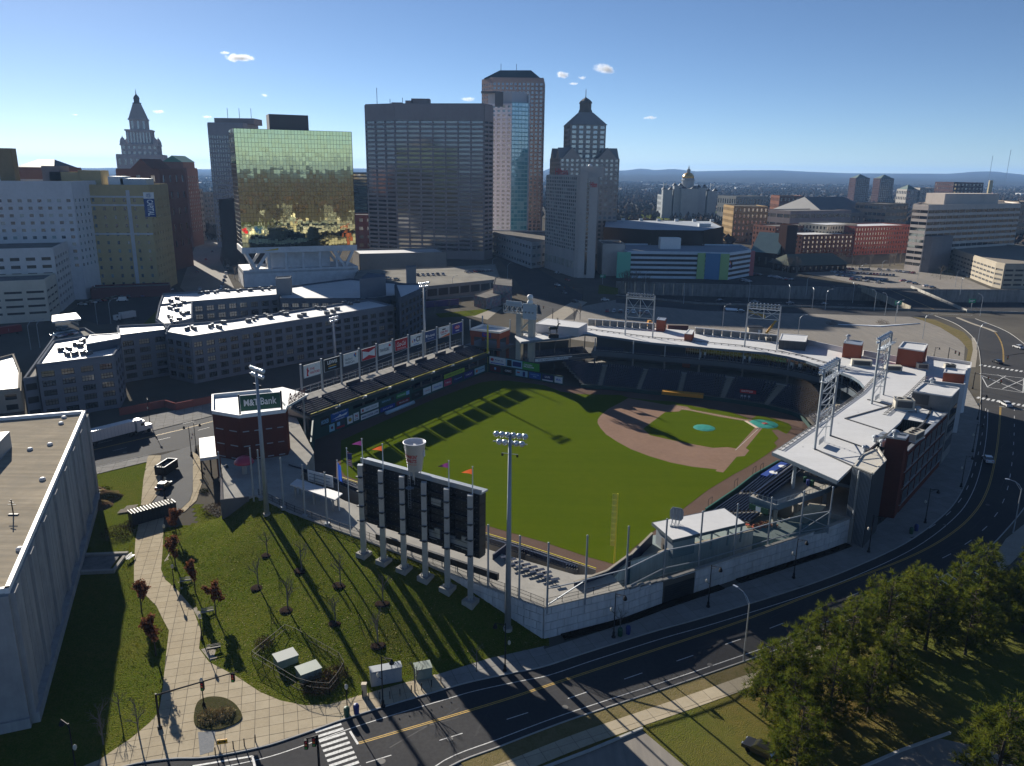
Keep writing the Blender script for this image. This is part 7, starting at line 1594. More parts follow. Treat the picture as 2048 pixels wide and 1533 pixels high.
o=B_+V(9,-1.6,z*.45);sign('picture screen with reds and greens on the blue face of the striped garage',o,V(13,0,0),V(0,0,5),ink['black'],[('r',.05,.1,.3,.4,'red',''),('r',.3,.4,.3,.4,'green',''),('r',.55,.1,.4,.3,'purple',''),('c',.78,.4,.16,.5,'orange',''),('r',.1,.6,.2,.3,'white','')],cat='screen')
b=MB();P=rect(D_+V(-6,-1,0),D_+V(3,0,0),3);b.prism(P,0,z);obj('pink_end',b,C('salmon end',170,90,90),pg);box_on(pg,'stair_house',A+V(34,30,0),(14,8),z,7.5,white)
bld('service_block','concrete service block between the hotel slab and the striped garage','building',rect(corner(1203,555,530),corner(1247,555,530),30),HT(490,corner(1205,540,530)),0,4,ht1,rm=roofg)
bld('museum','low white panelled block with blue glass corners along the sunny street','building',[corner(1062,532,565),corner(1092,528,580),corner(1092,490,680),corner(975,480,680)],HT(470,corner(1000,500,640)),3,7,stone('white panel',.46,.46,.45),cool,wf=.7,hf=.34,rm=roofg,lit=.7)
# right side
A,B_,C_=corner(1808,541,587),corner(1838,548,575),corner(2020,530,640);z=HT(411,A)
of=bld('office_building','big banded cream office building with dark ribbon windows at the right','office building',[A,B_,C_,C_+V(14,45,0),A+V(26,42,0)],z,10,8,stone('cream band',.58,.51,.45),mat('black ribbon glass',(.012,.013,.014),.07,spec=.8,tint=(.10,.07,.04)),wf=.985,hf=.52,base=3,top=2,lit=.3);box_on(of,'plant_room',(B_+C_)/2+V(0,22,0),(54,18),z,8,stone('cream band',.58,.51,.45),.32);d=(C_-B_).normalized();b=MB();n=V(d.y,-d.x,0);b.obox((B_.x+d.x*.5,B_.y+d.y*.5,0),d*26,n*6,(0,0,z*.55));obj('annex',b,stone('grey annex',.22,.21,.21),of)
rg=[G(1900,540),G(1985,574),G(2002,578),G(2062,578),G(2062,535),G(1930,520)];bld('parking_garage','tan sloping parking garage with dark slots in front of the banded office','parking garage',rg,15,4,7,stone('tan garage',.36,.32,.255),slot,wf=.82,hf=.4,base=1,top=2,indiv=True,fr=False,lit=0,rm=mat('tan deck',(.25,.225,.19),.9))
reds=stone('rust red brick',.22,.07,.05);far=[('tan brick block with arched top windows beyond the arena',(1463,480,800),(1530,484,800),40,414,6,4.5,stone('mustard tan brick',.30,.215,.12),.4,.5),('brown brick flats behind the green-roofed church',(1546,512,700),(1640,512,720),30,455,5,4.5,brn,.4,.5),('dark brown brick block beside the white stone block',(1600,525,660),(1700,525,680),30,472,5,4.5,stone('dark plum brick',.085,.045,.035),.4,.5),('white stone block with tall windows beside the red brick one',(1646,515,690),(1706,515,710),30,452,6,3.6,stone('white limestone',.44,.41,.34),.5,.6),('rust red brick block with long rows of arched windows',(1704,520,690),(1815,520,720),34,455,6,3.4,reds,.45,.55),('long low grey concrete deck behind the red brick block',(1580,440,860),(1700,445,900),40,424,3,9,gran,.9,.4),('tan concrete office with ribbon slots near the armoury',(1770,440,900),(1812,440,920),40,410,5,6,stone('dun concrete',.24,.2,.16),.9,.45),('pale terrace-roofed library block beside the capitol park',(1472,405,1100),(1530,405,1120),40,394,3,5,stone('grey library stone',.26,.26,.25),.5,.5),('brick flats with flat roofs above the tan brick block',(1558,412,1150),(1605,412,1150),40,393,4,6,stone('dull brick',.16,.08,.055),.4,.5),('twin dark tower with a green cap, the left of the two on the plain',(1709,386,1750),(1736,386,1750),34,357,16,4,stone('dark tower brick',.07,.045,.045),.5,.5),('twin dark tower with a green cap, the right of the two on the plain',(1757,390,1750),(1784,390,1750),34,358,16,4,stone('dark tower brick',.07,.045,.045),.5,.5),('broad dark brown block with stepped top near the cream smokestack',(1903,400,1350),(1962,400,1350),60,366,9,6,stone('dark tower brick',.07,.045,.045),.5,.5),('pale concrete block among trees near the stepped brown block',(1838,396,1500),(1870,396,1500),40,377,4,7,stone('pale distant block',.32,.3,.27),.6,.5),('small pale block beside the twin towers',(1812,398,1500),(1834,398,1500),40,380,4,7,stone('pale distant block',.32,.3,.27),.6,.5),('blue grey slab among trees left of the brown stepped block',(1872,396,1600),(1896,396,1600),40,378,6,5,stone('blue distant slab',.2,.22,.24),.9,.5),('grey block at the right edge beyond the banded office',(2030,450,900),(2075,450,900),40,405,5,7,stone('dun concrete',.24,.2,.16),.9,.45)]
for lab,a,c,dep,yt,rows,bay,wm,wf,hf in far:
 A,B_=corner(*a),corner(*c);z=HT(yt,A);r=bld('town_block',lab,'building',rect(A,B_,dep),z,rows,bay,wm,dkgl,wf=wf,hf=hf,lit=.4,rm=roofw if 'white stone' in lab or 'red brick block with' in lab else None)
 if 'twin' in lab:P=rect(A,B_,dep);c=sum(P,V(0,0,0))/4;b=MB();b.add([(p.x,p.y,z)for p in P]+[(c.x,c.y,z+9)],[(0,1,4),(1,2,4),(2,3,4),(3,0,4)]);obj('cap_roof',b,mat('green tower cap',(.03,.07,.06)),r)
p=corner(1976,400,1300);b=MB();b.tube((p.x,p.y,0),(p.x,p.y,HT(361,p)),4,3,12);single('smokestack',b,stone('cream stack',.50,.43,.27),'slim cream smokestack beside the stepped brown block','smokestack')
A,B_=corner(1648,442,900),corner(1752,448,930);z=HT(428,A);r=bld('armoury','grey stone armoury with a great pitched roof','armoury',rect(A,B_,90),z,2,8,stone('grey armoury stone',.19,.17,.15),dkgl,wf=.3,hf=.5);P=rect(A,B_,90);b=MB();zt=HT(397,A);a,q=P[0].lerp(P[3],.5),P[1].lerp(P[2],.5);a=a.lerp(q,.12);q=q.lerp(a,.12);b.add([(p.x,p.y,z)for p in P]+[(a.x,a.y,zt),(q.x,q.y,zt)],[(0,1,5,4),(1,2,5),(2,3,4,5),(3,0,4)]);obj('roof',b,mat('grey slate roof',(.085,.085,.09),.7,noise=[(.1,(.11,.11,.115),.5)]),r)
A,B_=corner(1498,520,600),corner(1552,528,585);r=bld('church','dark brownstone church with a square tower and a green copper roof','church',rect(A,B_,24),10,1,6,stone('dark brownstone',.055,.035,.03),dkgl,wf=.3,hf=.5);gable(r,A,A+V(18,14,0),4,10,10,cu_);P=rect(A,B_,26);b=MB();m1,m2=P[0].lerp(P[3],.5),P[1].lerp(P[2],.5);b.add([(p.x,p.y,10)for p in P]+[(m1.x,m1.y,25),(m2.x,m2.y,25)],[(0,1,5,4),(1,2,5),(2,3,4,5),(3,0,4)]);obj('roof',b,mat('pale verdigris roof',(.16,.26,.25),.6,noise=[(.2,(.12,.2,.2),.5)]),r);p=corner(1570,528,590);box_on(r,'tower',p,(9,9),0,HT(450,p),stone('dark brownstone',.055,.035,.03),.3)
A,B_=corner(1582,535,560),corner(1692,535,575);r=bld('station_hall','low brownstone hall with a grey green hipped roof beside the crowded car park','hall',rect(A,B_,22),5,1,5,stone('dark brownstone',.055,.035,.03),dkgl,wf=.4,hf=.5);P=rect(A+V(-2,-2,0),B_+V(2,-2,0),26);b=MB();m1,m2=P[0].lerp(P[3],.5).lerp(P[1].lerp(P[2],.5),.12),P[1].lerp(P[2],.5).lerp(P[0].lerp(P[3],.5),.12);b.add([(p.x,p.y,5)for p in P]+[(m1.x,m1.y,12),(m2.x,m2.y,12)],[(0,1,5,4),(1,2,5),(2,3,4,5),(3,0,4)]);obj('hipped_roof',b,mat('grey green shingle',(.11,.12,.10),.8),r)
cc_=corner(1374,425,1250);q=lambda y:HT(y,cc_);mbl=stone('pale capitol marble',.30,.32,.33);A,B_=corner(1325,424,1240),corner(1428,424,1240)
cpl=bld('capitol','pale marble capitol with turrets and a gilded dome in its park','capitol',rect(A,B_,50),q(392),4,5,mbl,dkgl,wf=.4,hf=.6,lit=.2)
b=MB()
for px,w,y in((1332,14,382),(1352,12,374),(1374,26,380),(1400,12,378),(1420,14,384)):p=corner(px,420,1236);b.prism(sq(p,w,0),0,q(y)+2);
obj('pavilion',b,mbl,cpl);b=MB()
for px,w,y,yt in((1332,15,382,374),(1352,13,374,366),(1374,27,380,371),(1400,13,378,368),(1420,15,384,376)):
 p=corner(px,420,1236)
 for s in(-.35,.35):P=sq(p+V(s*w,0,0),w*.5,0);b.add([(v.x,v.y,q(y)+2)for v in P]+[(p.x+s*w,p.y,q(yt))],[(0,1,4),(1,2,4),(2,3,4),(3,0,4)])
obj('roof',b,mat('dark slate',(.045,.05,.055)),cpl)
b=MB();b.lathe((cc_.x,cc_.y+8,0),[(9.5,q(380)),(9.5,q(362)),(10.5,q(361)),(9,q(359)),(9,q(357))],12);obj('drum',b,mbl,cpl);b=MB();b.smooth=True;b.lathe((cc_.x,cc_.y+8,0),[(9,q(357)),(8.6,q(353)),(7,q(349)),(4.6,q(346.5)),(2.6,q(345.5))],16);obj('dome',b,mat('gilded dome',(.55,.34,.07),.35,metal=.6),cpl);b=MB();b.lathe((cc_.x,cc_.y+8,0),[(2.8,q(345.5)),(2.8,q(341)),(3.2,q(341)),(2,q(338.5)),(.6,q(337)),(.9,q(335)),(.05,q(331))],10);obj('lantern',b,mbl,cpl)
for px,yt in((1325,366),(1419,366)):p=corner(px,400,1230);b=MB();b.bar((p.x,p.y,0),(p.x,p.y,q(yt)),.5);b.obox((p.x,p.y,q(yt)-4),V(5,0,0),V(0,.3,0),(0,0,3));single('flagpole',b,white,f'flagpole with a small flag {"before the capitol turret on the arena side" if px < 1400 else "behind the capitol on the church side"}','flagpole')
for i,px in enumerate((1981,2015)):p=corner(px,340,6500);b=MB();b.bar((p.x,p.y,0),(p.x,p.y,HT(300 if i else 312,p)),2.5);single('radio_mast',b,blacks,f'thin radio mast on the far ridge, the {"taller" if i else "shorter"} of two','mast')

# far land
rg_=random.Random(5)
ridge=[(-400,336),(0,333),(60,335),(200,337),(420,339),(700,337),(1080,345),(1105,335),(1245,342),(1285,337),(1310,341),(1345,338),(1390,343),(1490,341),(1560,341),(1620,344),(1700,347),(1900,348),(1945,344),(1985,343),(2020,347),(2060,351),(2500,350)]
def ry(x):
 for(a,b),(c,d)in zip(ridge,ridge[1:]):
  if a<=x<=c:return b+(d-b)*(x-a)/(c-a)
hm=MB();hm.smooth=True;xs=list(range(-400,2500,14));Ys=[5600,6600,7600,9000,10500,12500]
for j,Y in enumerate(Ys):
 for x in xs:
  p=GY(x,ry(x),10500);k=(0,.22,.34,.55,1,.7)[j];nz=math.sin(x*.013+j*2.1)*.5+math.sin(x*.031+j*5)*.3+rg_.random()*.25
  z=max(0,p.z)*k+(0 if j in(0,4)else 22*nz*k);q=GY(x,345,Y);hm.v.append((q.x,Y,max(z,-2 if j==0 else 1)))
n=len(xs)
for j in range(5):
 for i in range(n-1):hm.f.append([j*n+i,j*n+i+1,(j+1)*n+i+1,(j+1)*n+i]);hm.t.append(0)
struct('hills',hm,mat('wooded hills',(.040,.036,.032),.95,noise=[(.004,(.065,.055,.045),.7),(.02,(.02,.022,.018),.7)]))
park=sheet('park_lawn',PX([(1225,440),(1300,418),(1345,420),(1450,424),(1530,442),(1520,458),(1440,452),(1300,446)]),.1,mat('park grass',(.13,.15,.03),.9,noise=[(.02,(.09,.10,.03),.7)]))
sheet('lawn',PX([(1198,570),(1236,577),(1236,590),(1196,588)]),.05,grass)
sheet('lawn',PX([(870,628),(955,620),(985,618),(950,632),(880,636)]),.05,grass)
sheet('lawn',PX([(280,655),(318,618),(322,640),(300,660)]),.05,grass)
sheet('street',PX([(1040,640),(1060,600),(985,500),(975,470),(1000,475),(1080,540),(1165,590),(1150,640)]),.02,asph)
sheet('pavement',PX([(1085,640),(1150,600),(1175,605),(1120,645)]),.04,walk);sheet('pavement',PX([(940,632),(990,612),(1005,616),(975,640)]),.04,walk)
sheet('street',PX([(388,600),(360,575),(380,520),(395,480),(418,470),(445,470),(440,520),(470,580)]),.02,asph_old)
sheet('parking_lot',PX([(130,630),(190,590),(350,575),(372,600),(300,640),(200,650)]),.02,asph_dark)
LOT_B=[(1600,545),(1650,530),(1900,545),(1990,582),(1750,575)];sheet('parking_lot',PX(LOT_B),.02,asph_old);sheet('street',PX([(1420,552),(1560,550),(1720,578),(1400,570)]),.02,asph)
for pts in([(1676,650),(1760,652.5),(1840,648),(1760,654)],[(1450,617),(1475,619),(1470,622),(1452,621)]):b=MB();b.prism(PX(pts),.02,.35);struct('snow_bank',b,mat('old snow',(.75,.77,.8),.6))
wd=MB()
def clump(mb,x,y,z,r,h,t):
 n=5;a0=rg_.random()*6;vs=[(x,y,z+h)]+[(x+r*rg_.uniform(.7,1.2)*math.cos(a0+i*6.283/n),y+r*rg_.uniform(.7,1.2)*math.sin(a0+i*6.283/n),z+h*rg_.uniform(.35,.75))for i in range(n)]+[(x,y,z)]
 mb.add(vs,[(0,1+i,1+(i+1)%n)for i in range(n)]+[(n+1,1+(i+1)%n,1+i)for i in range(n)],t)
for k in range(34000):
 Y=760*(7.2**rg_.random());px=rg_.uniform(-150,2200);p=GY(px,360,Y)
 if Y<1150 and px<1225 and not(385<px<450):continue
 if Y<1000 and px>1440 and rg_.random()<.8:continue
 if 1120<Y<1330 and 1300<px<1450:continue
 if math.sin(p.x*.004+1)*math.sin(Y*.0035)<-.35 and rg_.random()<.8:continue
 s=1+Y/5000;clump(wd,p.x,Y,0,rg_.uniform(2.5,5.5)*s,rg_.uniform(8,14),rg_.random()**2)
for k in range(7000):  # unseen trees behind the camera, added for the gold tower's reflection
 clump(wd,rg_.uniform(-2500,2500),-rg_.uniform(60,2600),0,rg_.uniform(3,7),rg_.uniform(7,13),rg_.random())
for px,py,n_ in((1270,432,90),(1330,428,40),(1240,420,60),(1420,440,50),(1480,445,50),(1560,425,60)):
 c=G(px,py)
 for k in range(n_):clump(wd,c.x+rg_.gauss(0,26),c.y+rg_.gauss(0,30),0,rg_.uniform(2,4),rg_.uniform(6,11),rg_.random())
obj('woods',wd,mat('bare woods',(.042,.032,.028),.95,tint=(.075,.052,.04),noise=[(.01,(.035,.035,.025),.7)]),kind='stuff')['label']='brown bare woods spreading over the plain to the hills'
hs=[]
for w,d,h,m1 in((10,12,6,stone('house white',.42,.40,.37)),(9,11,7,stone('house brick',.17,.085,.06)),(12,9,6.5,stone('house tan',.27,.22,.17)),(40,24,7,stone('shed white',.55,.55,.54))):
 b=MB();b.box((0,0,h/2),(w,d,h));o=obj('house',b,m1);tag(o,'x','house');rb=MB();rh=3.2 if w<30 else.6;rb.add([(-w/2,-d/2,h),(w/2,-d/2,h),(w/2,d/2,h),(-w/2,d/2,h),(0,-d/2,h+rh),(0,d/2,h+rh)],[(0,1,4),(1,2,5,4),(2,3,5),(3,0,4,5)]);obj('roof',rb,mat('house roof',(.055,.045,.042),.95)if w<30 else roofw,o,local=True);hs.append(o)
labs=['pale small house among bare trees on the plain','brick small house among bare trees on the plain','tan small house among bare trees on the plain','long white shed far out on the plain']
for i in range(270):
 k=rg_.choice((0,1,1,2,2))if i<235 else 3;Y=rg_.uniform(1350,3200)if k<3 else rg_.uniform(2600,5200);px=rg_.uniform(1230,2060)if i%8 else rg_.uniform(385,450);p=GY(px,370,Y)
 o=dup(hs[k],(p.x,Y,rg_.uniform(0,2)if k==3 else-.2),rg_.uniform(0,3.1),labs[k],'far houses on the plain');o['category']='house' if k<3 else 'shed'
for o in hs:
 for c in list(o.children):bpy.data.objects.remove(c)
 bpy.data.objects.remove(o)
 # clouds
def cloud_mat(sc,wx,wy,wz):
 m=bpy.data.materials.new('cloud vapour');m.use_nodes=True;N=m.node_tree.nodes;L=m.node_tree.links;N.remove(N['Principled BSDF']);v=N.new('ShaderNodeVolumePrincipled');v.inputs['Color'].default_value=(1,1,1,1);v.inputs['Anisotropy'].default_value=.35
 tc=N.new('ShaderNodeTexCoord');ln=N.new('ShaderNodeVectorMath');ln.operation='LENGTH';sp=N.new('ShaderNodeVectorMath');sp.operation='DIVIDE';sp.inputs[1].default_value=(wx,wy,wz);L.new(tc.outputs['Object'],sp.inputs[0]);L.new(sp.outputs[0],ln.inputs[0]);nz=N.new('ShaderNodeTexNoise');nz.inputs['Scale'].default_value=sc;nz.inputs['Detail'].default_value=7;nz.inputs['Roughness'].default_value=.62;ge=N.new('ShaderNodeNewGeometry');L.new(ge.outputs['Position'],nz.inputs[0])
 a=N.new('ShaderNodeMath');a.operation='MULTIPLY_ADD';a.inputs[1].default_value=-.62;L.new(ln.outputs['Value'],a.inputs[0]);L.new(nz.outputs[0],a.inputs[2]);b=N.new('ShaderNodeMath');b.operation='SUBTRACT';b.inputs[1].default_value=.13;L.new(a.outputs[0],b.inputs[0]);c=N.new('ShaderNodeMath');c.operation='MULTIPLY';c.use_clamp=True;c.inputs[1].default_value=.085;L.new(b.outputs[0],c.inputs[0]);L.new(c.outputs[0],v.inputs['Density']);L.new(v.outputs[0],N['Material Output'].inputs['Volume']);return m
for x,y,w,h,lab in((482,116,34,9,'thin white cloud high above the gold tower'),(450,106,12,4,'small white puff above the gold tower'),(1210,139,24,11,'largest white cloud right of the tallest tower'),(1126,150,16,8,'white cloud beside the tallest tower roof'),(1165,156,10,4,'tiny cloud between the two larger ones'),(1147,168,12,3,'faint wisp under the cloud beside the tallest tower'),(529,191,9,4,'small puff above the gold tower plant room'),(318,224,14,4,'wisp right of the granite spire'),(414,234,12,3,'wisp left of the grey ribbed tower'),(935,199,16,5,'white cloud peeping behind the broad dark tower'),(1300,236,16,4,'flat wisp right of the domed lantern tower'),(150,230,8,2,'faint wisp at the far left')):
 p=GY(x,y,9000);wx,wz=w*9000/FL*1.25,h*9000/FL*1.25;b=MB();b.lathe((0,0,0),[(math.sin(math.pi*k/8)if 0<k<8 else.001,-math.cos(math.pi*k/8))for k in range(9)],14);b.v=[(q[0]*wx,q[1]*wx*.6,q[2]*wz)for q in b.v]
 single('cloud',b,cloud_mat(1/(wz*1.1),wx,wx*.6,wz),lab,'cloud','small clouds',p)
 # trees
bark=mat('bark',(.06,.05,.042),.9);barkl=mat('grey bark',(.15,.135,.12),.9)
pinem=mat('pine needles',(.045,.075,.012),.8,tint=(.155,.165,.022),trans=.38);oakm=mat('russet oak leaves',(.10,.035,.018),.8,tint=(.22,.10,.05),trans=.35)
def rv(r):return Vector((r.gauss(0,1),r.gauss(0,1),r.gauss(0,1))).normalized()
def pine_mesh(seed,h=11.5):
 r=random.Random(seed);t=MB();f=MB();t.tube((0,0,-.3),(0,0,h*.93),.24,.04,7);z=h*.13
 while z<h:
  k=(z/h);reach=(1-k)**.6*h*.40*r.uniform(.8,1.15)*(1 if k>.25 else.85);nb_=5 if k<.8 else 3
  for i in range(nb_):
   a=r.uniform(0,6.283);R_=reach*r.uniform(.6,1.15);d=Vector((math.cos(a),math.sin(a),r.uniform(.05,.45)));e=Vector((0,0,z))+d*R_;t.bar((0,0,z),e,.05);m=max(2,int(R_/.42))
   for j in range(m):
    if j/m<.25:continue
    c=Vector((0,0,z)).lerp(e,(j+1)/m)+rv(r)*.34;tv=max(0,min(1,r.gauss(.35,.25)+.2*(j/m)))  # tint rises towards branch tips: highlights painted into the needles
    for q in range(26):
     v=(rv(r)*.9+d*.8+Vector((0,0,.45))).normalized()*r.uniform(.4,.95);s=v.cross(rv(r)).normalized()*r.uniform(.018,.045);f.add([c-s,c+s,c+v+s*.4,c+v-s*.4],[(0,1,2,3)],tv)
  z+=h*.042*r.uniform(.7,1.3)
 return t.mesh('trunk'),f.mesh('needles')
def bare_mesh(seed,h=5.0,spread=.36,depth=4,leaves=0):
 r=random.Random(seed);t=MB();f=MB()
 def grow(p,d,l,w,k):
  q=p+d*l;t.tube(p,q,w,w*.65,5 if k else 6,cap=False)
  if leaves and k>=2:
   for _ in range(leaves):
    c=p.lerp(q,r.random())+rv(r)*.3;v=rv(r)*r.uniform(.12,.26);s=v.cross(rv(r)).normalized()*r.uniform(.08,.16);f.add([c-s,c+v-s*.5,c+v+s*.5,c+s],[(0,1,2,3)],r.random())
  if k>=depth:return
  for i in range(3 if k else 6):
   nd=(d*1.0+rv(r)*(.75 if k else.8)+Vector((0,0,.2))).normalized();grow(p.lerp(q,r.uniform(.45,1)if k else.35+.65*(i/5)),nd,l*r.uniform(.5,.72)if k else h*spread*r.uniform(.6,1)*(1.2-.5*i/5),w*.5,k+1)
 grow(Vector((0,0,-.1)),Vector((0,0,1)),h*.75,.085*h/5+.02,0);return t.mesh('trunk'),(f.mesh('leaves')if leaves else None)
pines=[pine_mesh(i)for i in range(4)];oaks=[bare_mesh(20+i,5.6,.34,3,22)for i in range(3)];bares=[bare_mesh(40+i,5.2,.34,4)for i in range(3)]
def tree(name,meshes,i,p,s,label,cat,group,m,bm,parts=('trunk','crown')):
 r=thing(name,label,cat,p,group,rnd.uniform(0,6.28));r.scale=(s*rnd.uniform(.9,1.1),s*rnd.uniform(.9,1.1),s);t,f=meshes[i%len(meshes)]
 obj(parts[0],t,bm,r,local=True)
 if f:obj(parts[1],f,m,r,local=True)
 return r
PL=[(1530,1435),(1575,1490),(1600,1385),(1655,1455),(1690,1365),(1735,1435),(1640,1330),(1775,1385),(1765,1310),(1850,1300),(1900,1262),(1745,1268),(1930,1310),(1815,1275),(2045,1265),(2090,1290),(1990,1575),(1590,1560),(2060,1200),(1950,1225),(1985,1285),(1700,1310),(1560,1415),(1830,1235)]
for i,p in enumerate(PL):
 w=G(*p);s=rnd.uniform(.82,1.14)*(.55 if i in(20,)else 1);tree('pine_tree',pines,i,w,s,f'bushy olive pine, {ord_[i % 13]} {"of the front rank" if i < 13 else "of the rear rank"} in the grove below the curving street','pine tree','pines below the street',pinem,bark,('trunk','needles'))
for i,p in enumerate([(353,1073),(351,1131),(391,1186),(432,1232),(284,1228),(312,1312)]):
 w=GB(*p);tree('oak_tree',oaks,i,w,1.0+.12*(i==5),('russet-leaved young oak at the top of the path by the shipping container','small russet oak behind the second path lamp','russet oak right of the path beside the bench bay','russet oak nearest the two-seat bench on the lawn','narrow russet oak left of the path bend','fullest russet oak on the left lawn edge of the path')[i],'oak tree','russet oaks along the path',oakm,bark,('trunk','leaves'))
mul=mat('mulch ring',(.035,.025,.02),.95)
for i,p in enumerate([(535,1110),(517,1175),(603,1141),(576,1219),(681,1170),(671,1246),(766,1206),(756,1290)]):
 w=GB(*p);r=tree('bare_tree',bares,i,w,rnd.uniform(.85,1.1),f'leafless young tree in a mulch ring, {ord_[i]} across the bank from the wedge wall','bare tree','bare trees on the bank',None,barkl);b=MB();b.lathe((0,0,-.05),[(1.25,0),(1.0,.14),(.01,.2)],14);obj('mulch_ring',b,mul,r,local=True)
for i,(p,s)in enumerate((((830,1386),.95),((953,1345),.8),((1240,1262),.8),((278,1472),1.0),((207,1490),1.05),((240,1430),.7),((1160,640),1.5),((1148,650),1.6),((900,622),1.1),((920,618),1.1),((870,625),1.0),((470,560),1.8),((480,545),1.6),((455,540),1.5),((1920,1180),.8),((1545,590-45),2),((1570,540),2.2),((1880,560),2.0))):
 z=0 if i!=2 else.1;w=G(*p,z);tree('bare_tree',bares,i+1,w,s,('leafless street tree beside the green utility box','leafless street tree in the pavement by the floodlight pole','leafless street tree at the wall foot','leafless sapling by the plaza corner lawn','leafless tree in the hall shadow','thin leafless sapling up the shaded lawn','russet bare street tree near the long shed','second bare street tree near the long shed','bare tree on the traffic island lawn','bare tree on the right of the traffic island','bare tree on the left of the traffic island','bare tree beside the white podium','bare tree by the podium corner on the sunny street','bare tree at the kerb of the sunny street','bare shrub among the pines at the side street','bare tree before the brownstone church','bare tree beside the church tower','bare tree before the tan sloping garage')[i],'bare tree',None,None,barkl)
shm=mat('brown shrub',(.07,.05,.03),.9,tint=(.15,.10,.06));shg=mat('green shrub',(.03,.05,.015),.9,tint=(.10,.10,.03))
def shrub(p,r_,h,n_,m,label,cat='shrub'):
 b=MB()
 for k in range(n_):
  a,q=rnd.uniform(0,6.28),math.sqrt(rnd.random())*r_;c=Vector((p.x+q*math.cos(a),p.y+q*math.sin(a),p.z+h*rnd.random()*(1-(q/r_)**2*.6)));v=(rv(rnd)+V(0,0,.8)).normalized()*rnd.uniform(.25,.6);s=v.cross(rv(rnd)).normalized()*.05;b.add([c-s,c+s,c+v],[(0,1,2)],rnd.random())
 return single('shrub',b,m,label,cat)
for p,r_,h,n_,m,lab in(((432,1025),2.6,1.9,700,shm,'brown bare bush at the foot of the wedge wall'),((238,1068),3.2,1.3,800,shm,'brown weedy thicket below the shipping container'),((262,1050),1.6,.9,300,shm,'brown weeds beside the container end'),((640,1372),2.6,1.3,1100,shm,'brown shrub at the near corner of the fenced transformer yard'),((672,1352),1.8,1.2,600,shm,'brown shrub on the street side of the fenced transformer yard'),((528,1290),1.4,1.3,400,shm,'twiggy shrub at the path side of the fenced transformer yard'),((420,1437),1.6,.8,500,mat('straw grass',(.25,.19,.09),.9,tint=(.4,.32,.18)),'tuft of straw ornamental grass in the planting island'),((450,1432),1.3,.9,400,MATS['straw grass'],'smaller straw tuft on the right of the planting island'),((408,985),1.0,.8,250,shg,'green shrub by the dead-end pavement'),((200,985),2.6,.8,500,shg,'weedy green mound behind the hall'),((1662,650),2.4,2.2,300,shm,'brown bush at the end of the snow strip in the vacant lot'),((1765,648),3,2,400,shm,'brown hedge along the snow strip in the vacant lot'),((1885,556),8,8,1200,shg,'dark evergreen mass before the tan sloping garage'),((1715,1068),2.0,.8,400,shg,'dark shrubs at the wall end beside the corner building'),((260,700),4,5,0,shg,'')):
 if n_:shrub(GB(*p)if p[0]<700 and p[1]>1000 else G(*p),r_,h,n_,m,lab)
lv=MB()
for k in range(5200):
 x,y=rnd.uniform(gx0,gx1),rnd.uniform(gy0,gy1)
 if inside((x,y),BERM):z=berm_z(x,y)+.06;a=rnd.uniform(0,6);s=rnd.uniform(.05,.11);lv.add([(x+s*math.cos(a),y+s*math.sin(a),z),(x-s*math.sin(a),y+s*math.cos(a),z+.03),(x-s*math.cos(a),y-s*math.sin(a),z+.02)],[(0,1,2)],rnd.random())
obj('fallen_leaves',lv,mat('dry leaf',(.30,.22,.11),.9,tint=(.5,.42,.28)),kind='stuff')
for i in range(70):
 a,c=[((1555,548),(1600,545)),((1700,540),(1800,528)),((1800,530),(1870,548)),((1620,535),(1700,536)),((1240,575),(1300,582))][i%5];f=rnd.random();w=G(a[0]+(c[0]-a[0])*f,a[1]+(c[1]-a[1])*f+rnd.uniform(-3,3));tree('bare_tree',bares,i,w,rnd.uniform(1.5,2.3),'brown bare tree round the town car parks beyond the highway','bare tree','bare trees round the car parks',None,barkl)
tf=MB();n0=0
while n0<26000:
 x,y=rnd.uniform(gx0,gx1),rnd.uniform(gy0,gy1)
 if rnd.random()<.3:x,y=rnd.uniform(-75,-44),rnd.uniform(55,150)
 inb=inside((x,y),BERM)
 if not inb and(not inside((x,y),[(p.x,p.y)for p in PARK])or inside((x,y),[(p.x,p.y)for p in PATHW])):n0+=.2;continue
 z=berm_z(x,y)+.03 if inb else.02;a=rnd.uniform(0,6.28);s=rnd.uniform(.05,.1);h=rnd.uniform(.05,.12);tf.add([(x-s*math.cos(a),y-s*math.sin(a),z),(x+s*math.cos(a),y+s*math.sin(a),z),(x+rnd.uniform(-.08,.08),y+rnd.uniform(-.08,.08),z+h)],[(0,1,2)],rnd.random());n0+=1
obj('grass_tufts',tf,mat('grass tuft',(.07,.105,.008),.9,tint=(.13,.125,.022),trans=.2),kind='stuff')
# the air
hz=MB();hz.box((0,0,96),(2*BIG+400,2*BIG+400,210));hm_=bpy.data.materials.new('haze');hm_.use_nodes=True;N=hm_.node_tree.nodes;N.remove(N['Principled BSDF']);pv_=N.new('ShaderNodeVolumePrincipled');pv_.inputs['Color'].default_value=(.30,.55,1,1);pv_.inputs['Density'].default_value=5.5e-5;pv_.inputs['Anisotropy'].default_value=.2;hm_.node_tree.links.new(pv_.outputs[0],N['Material Output'].inputs['Volume']);obj('haze',hz,hm_,kind='stuff')

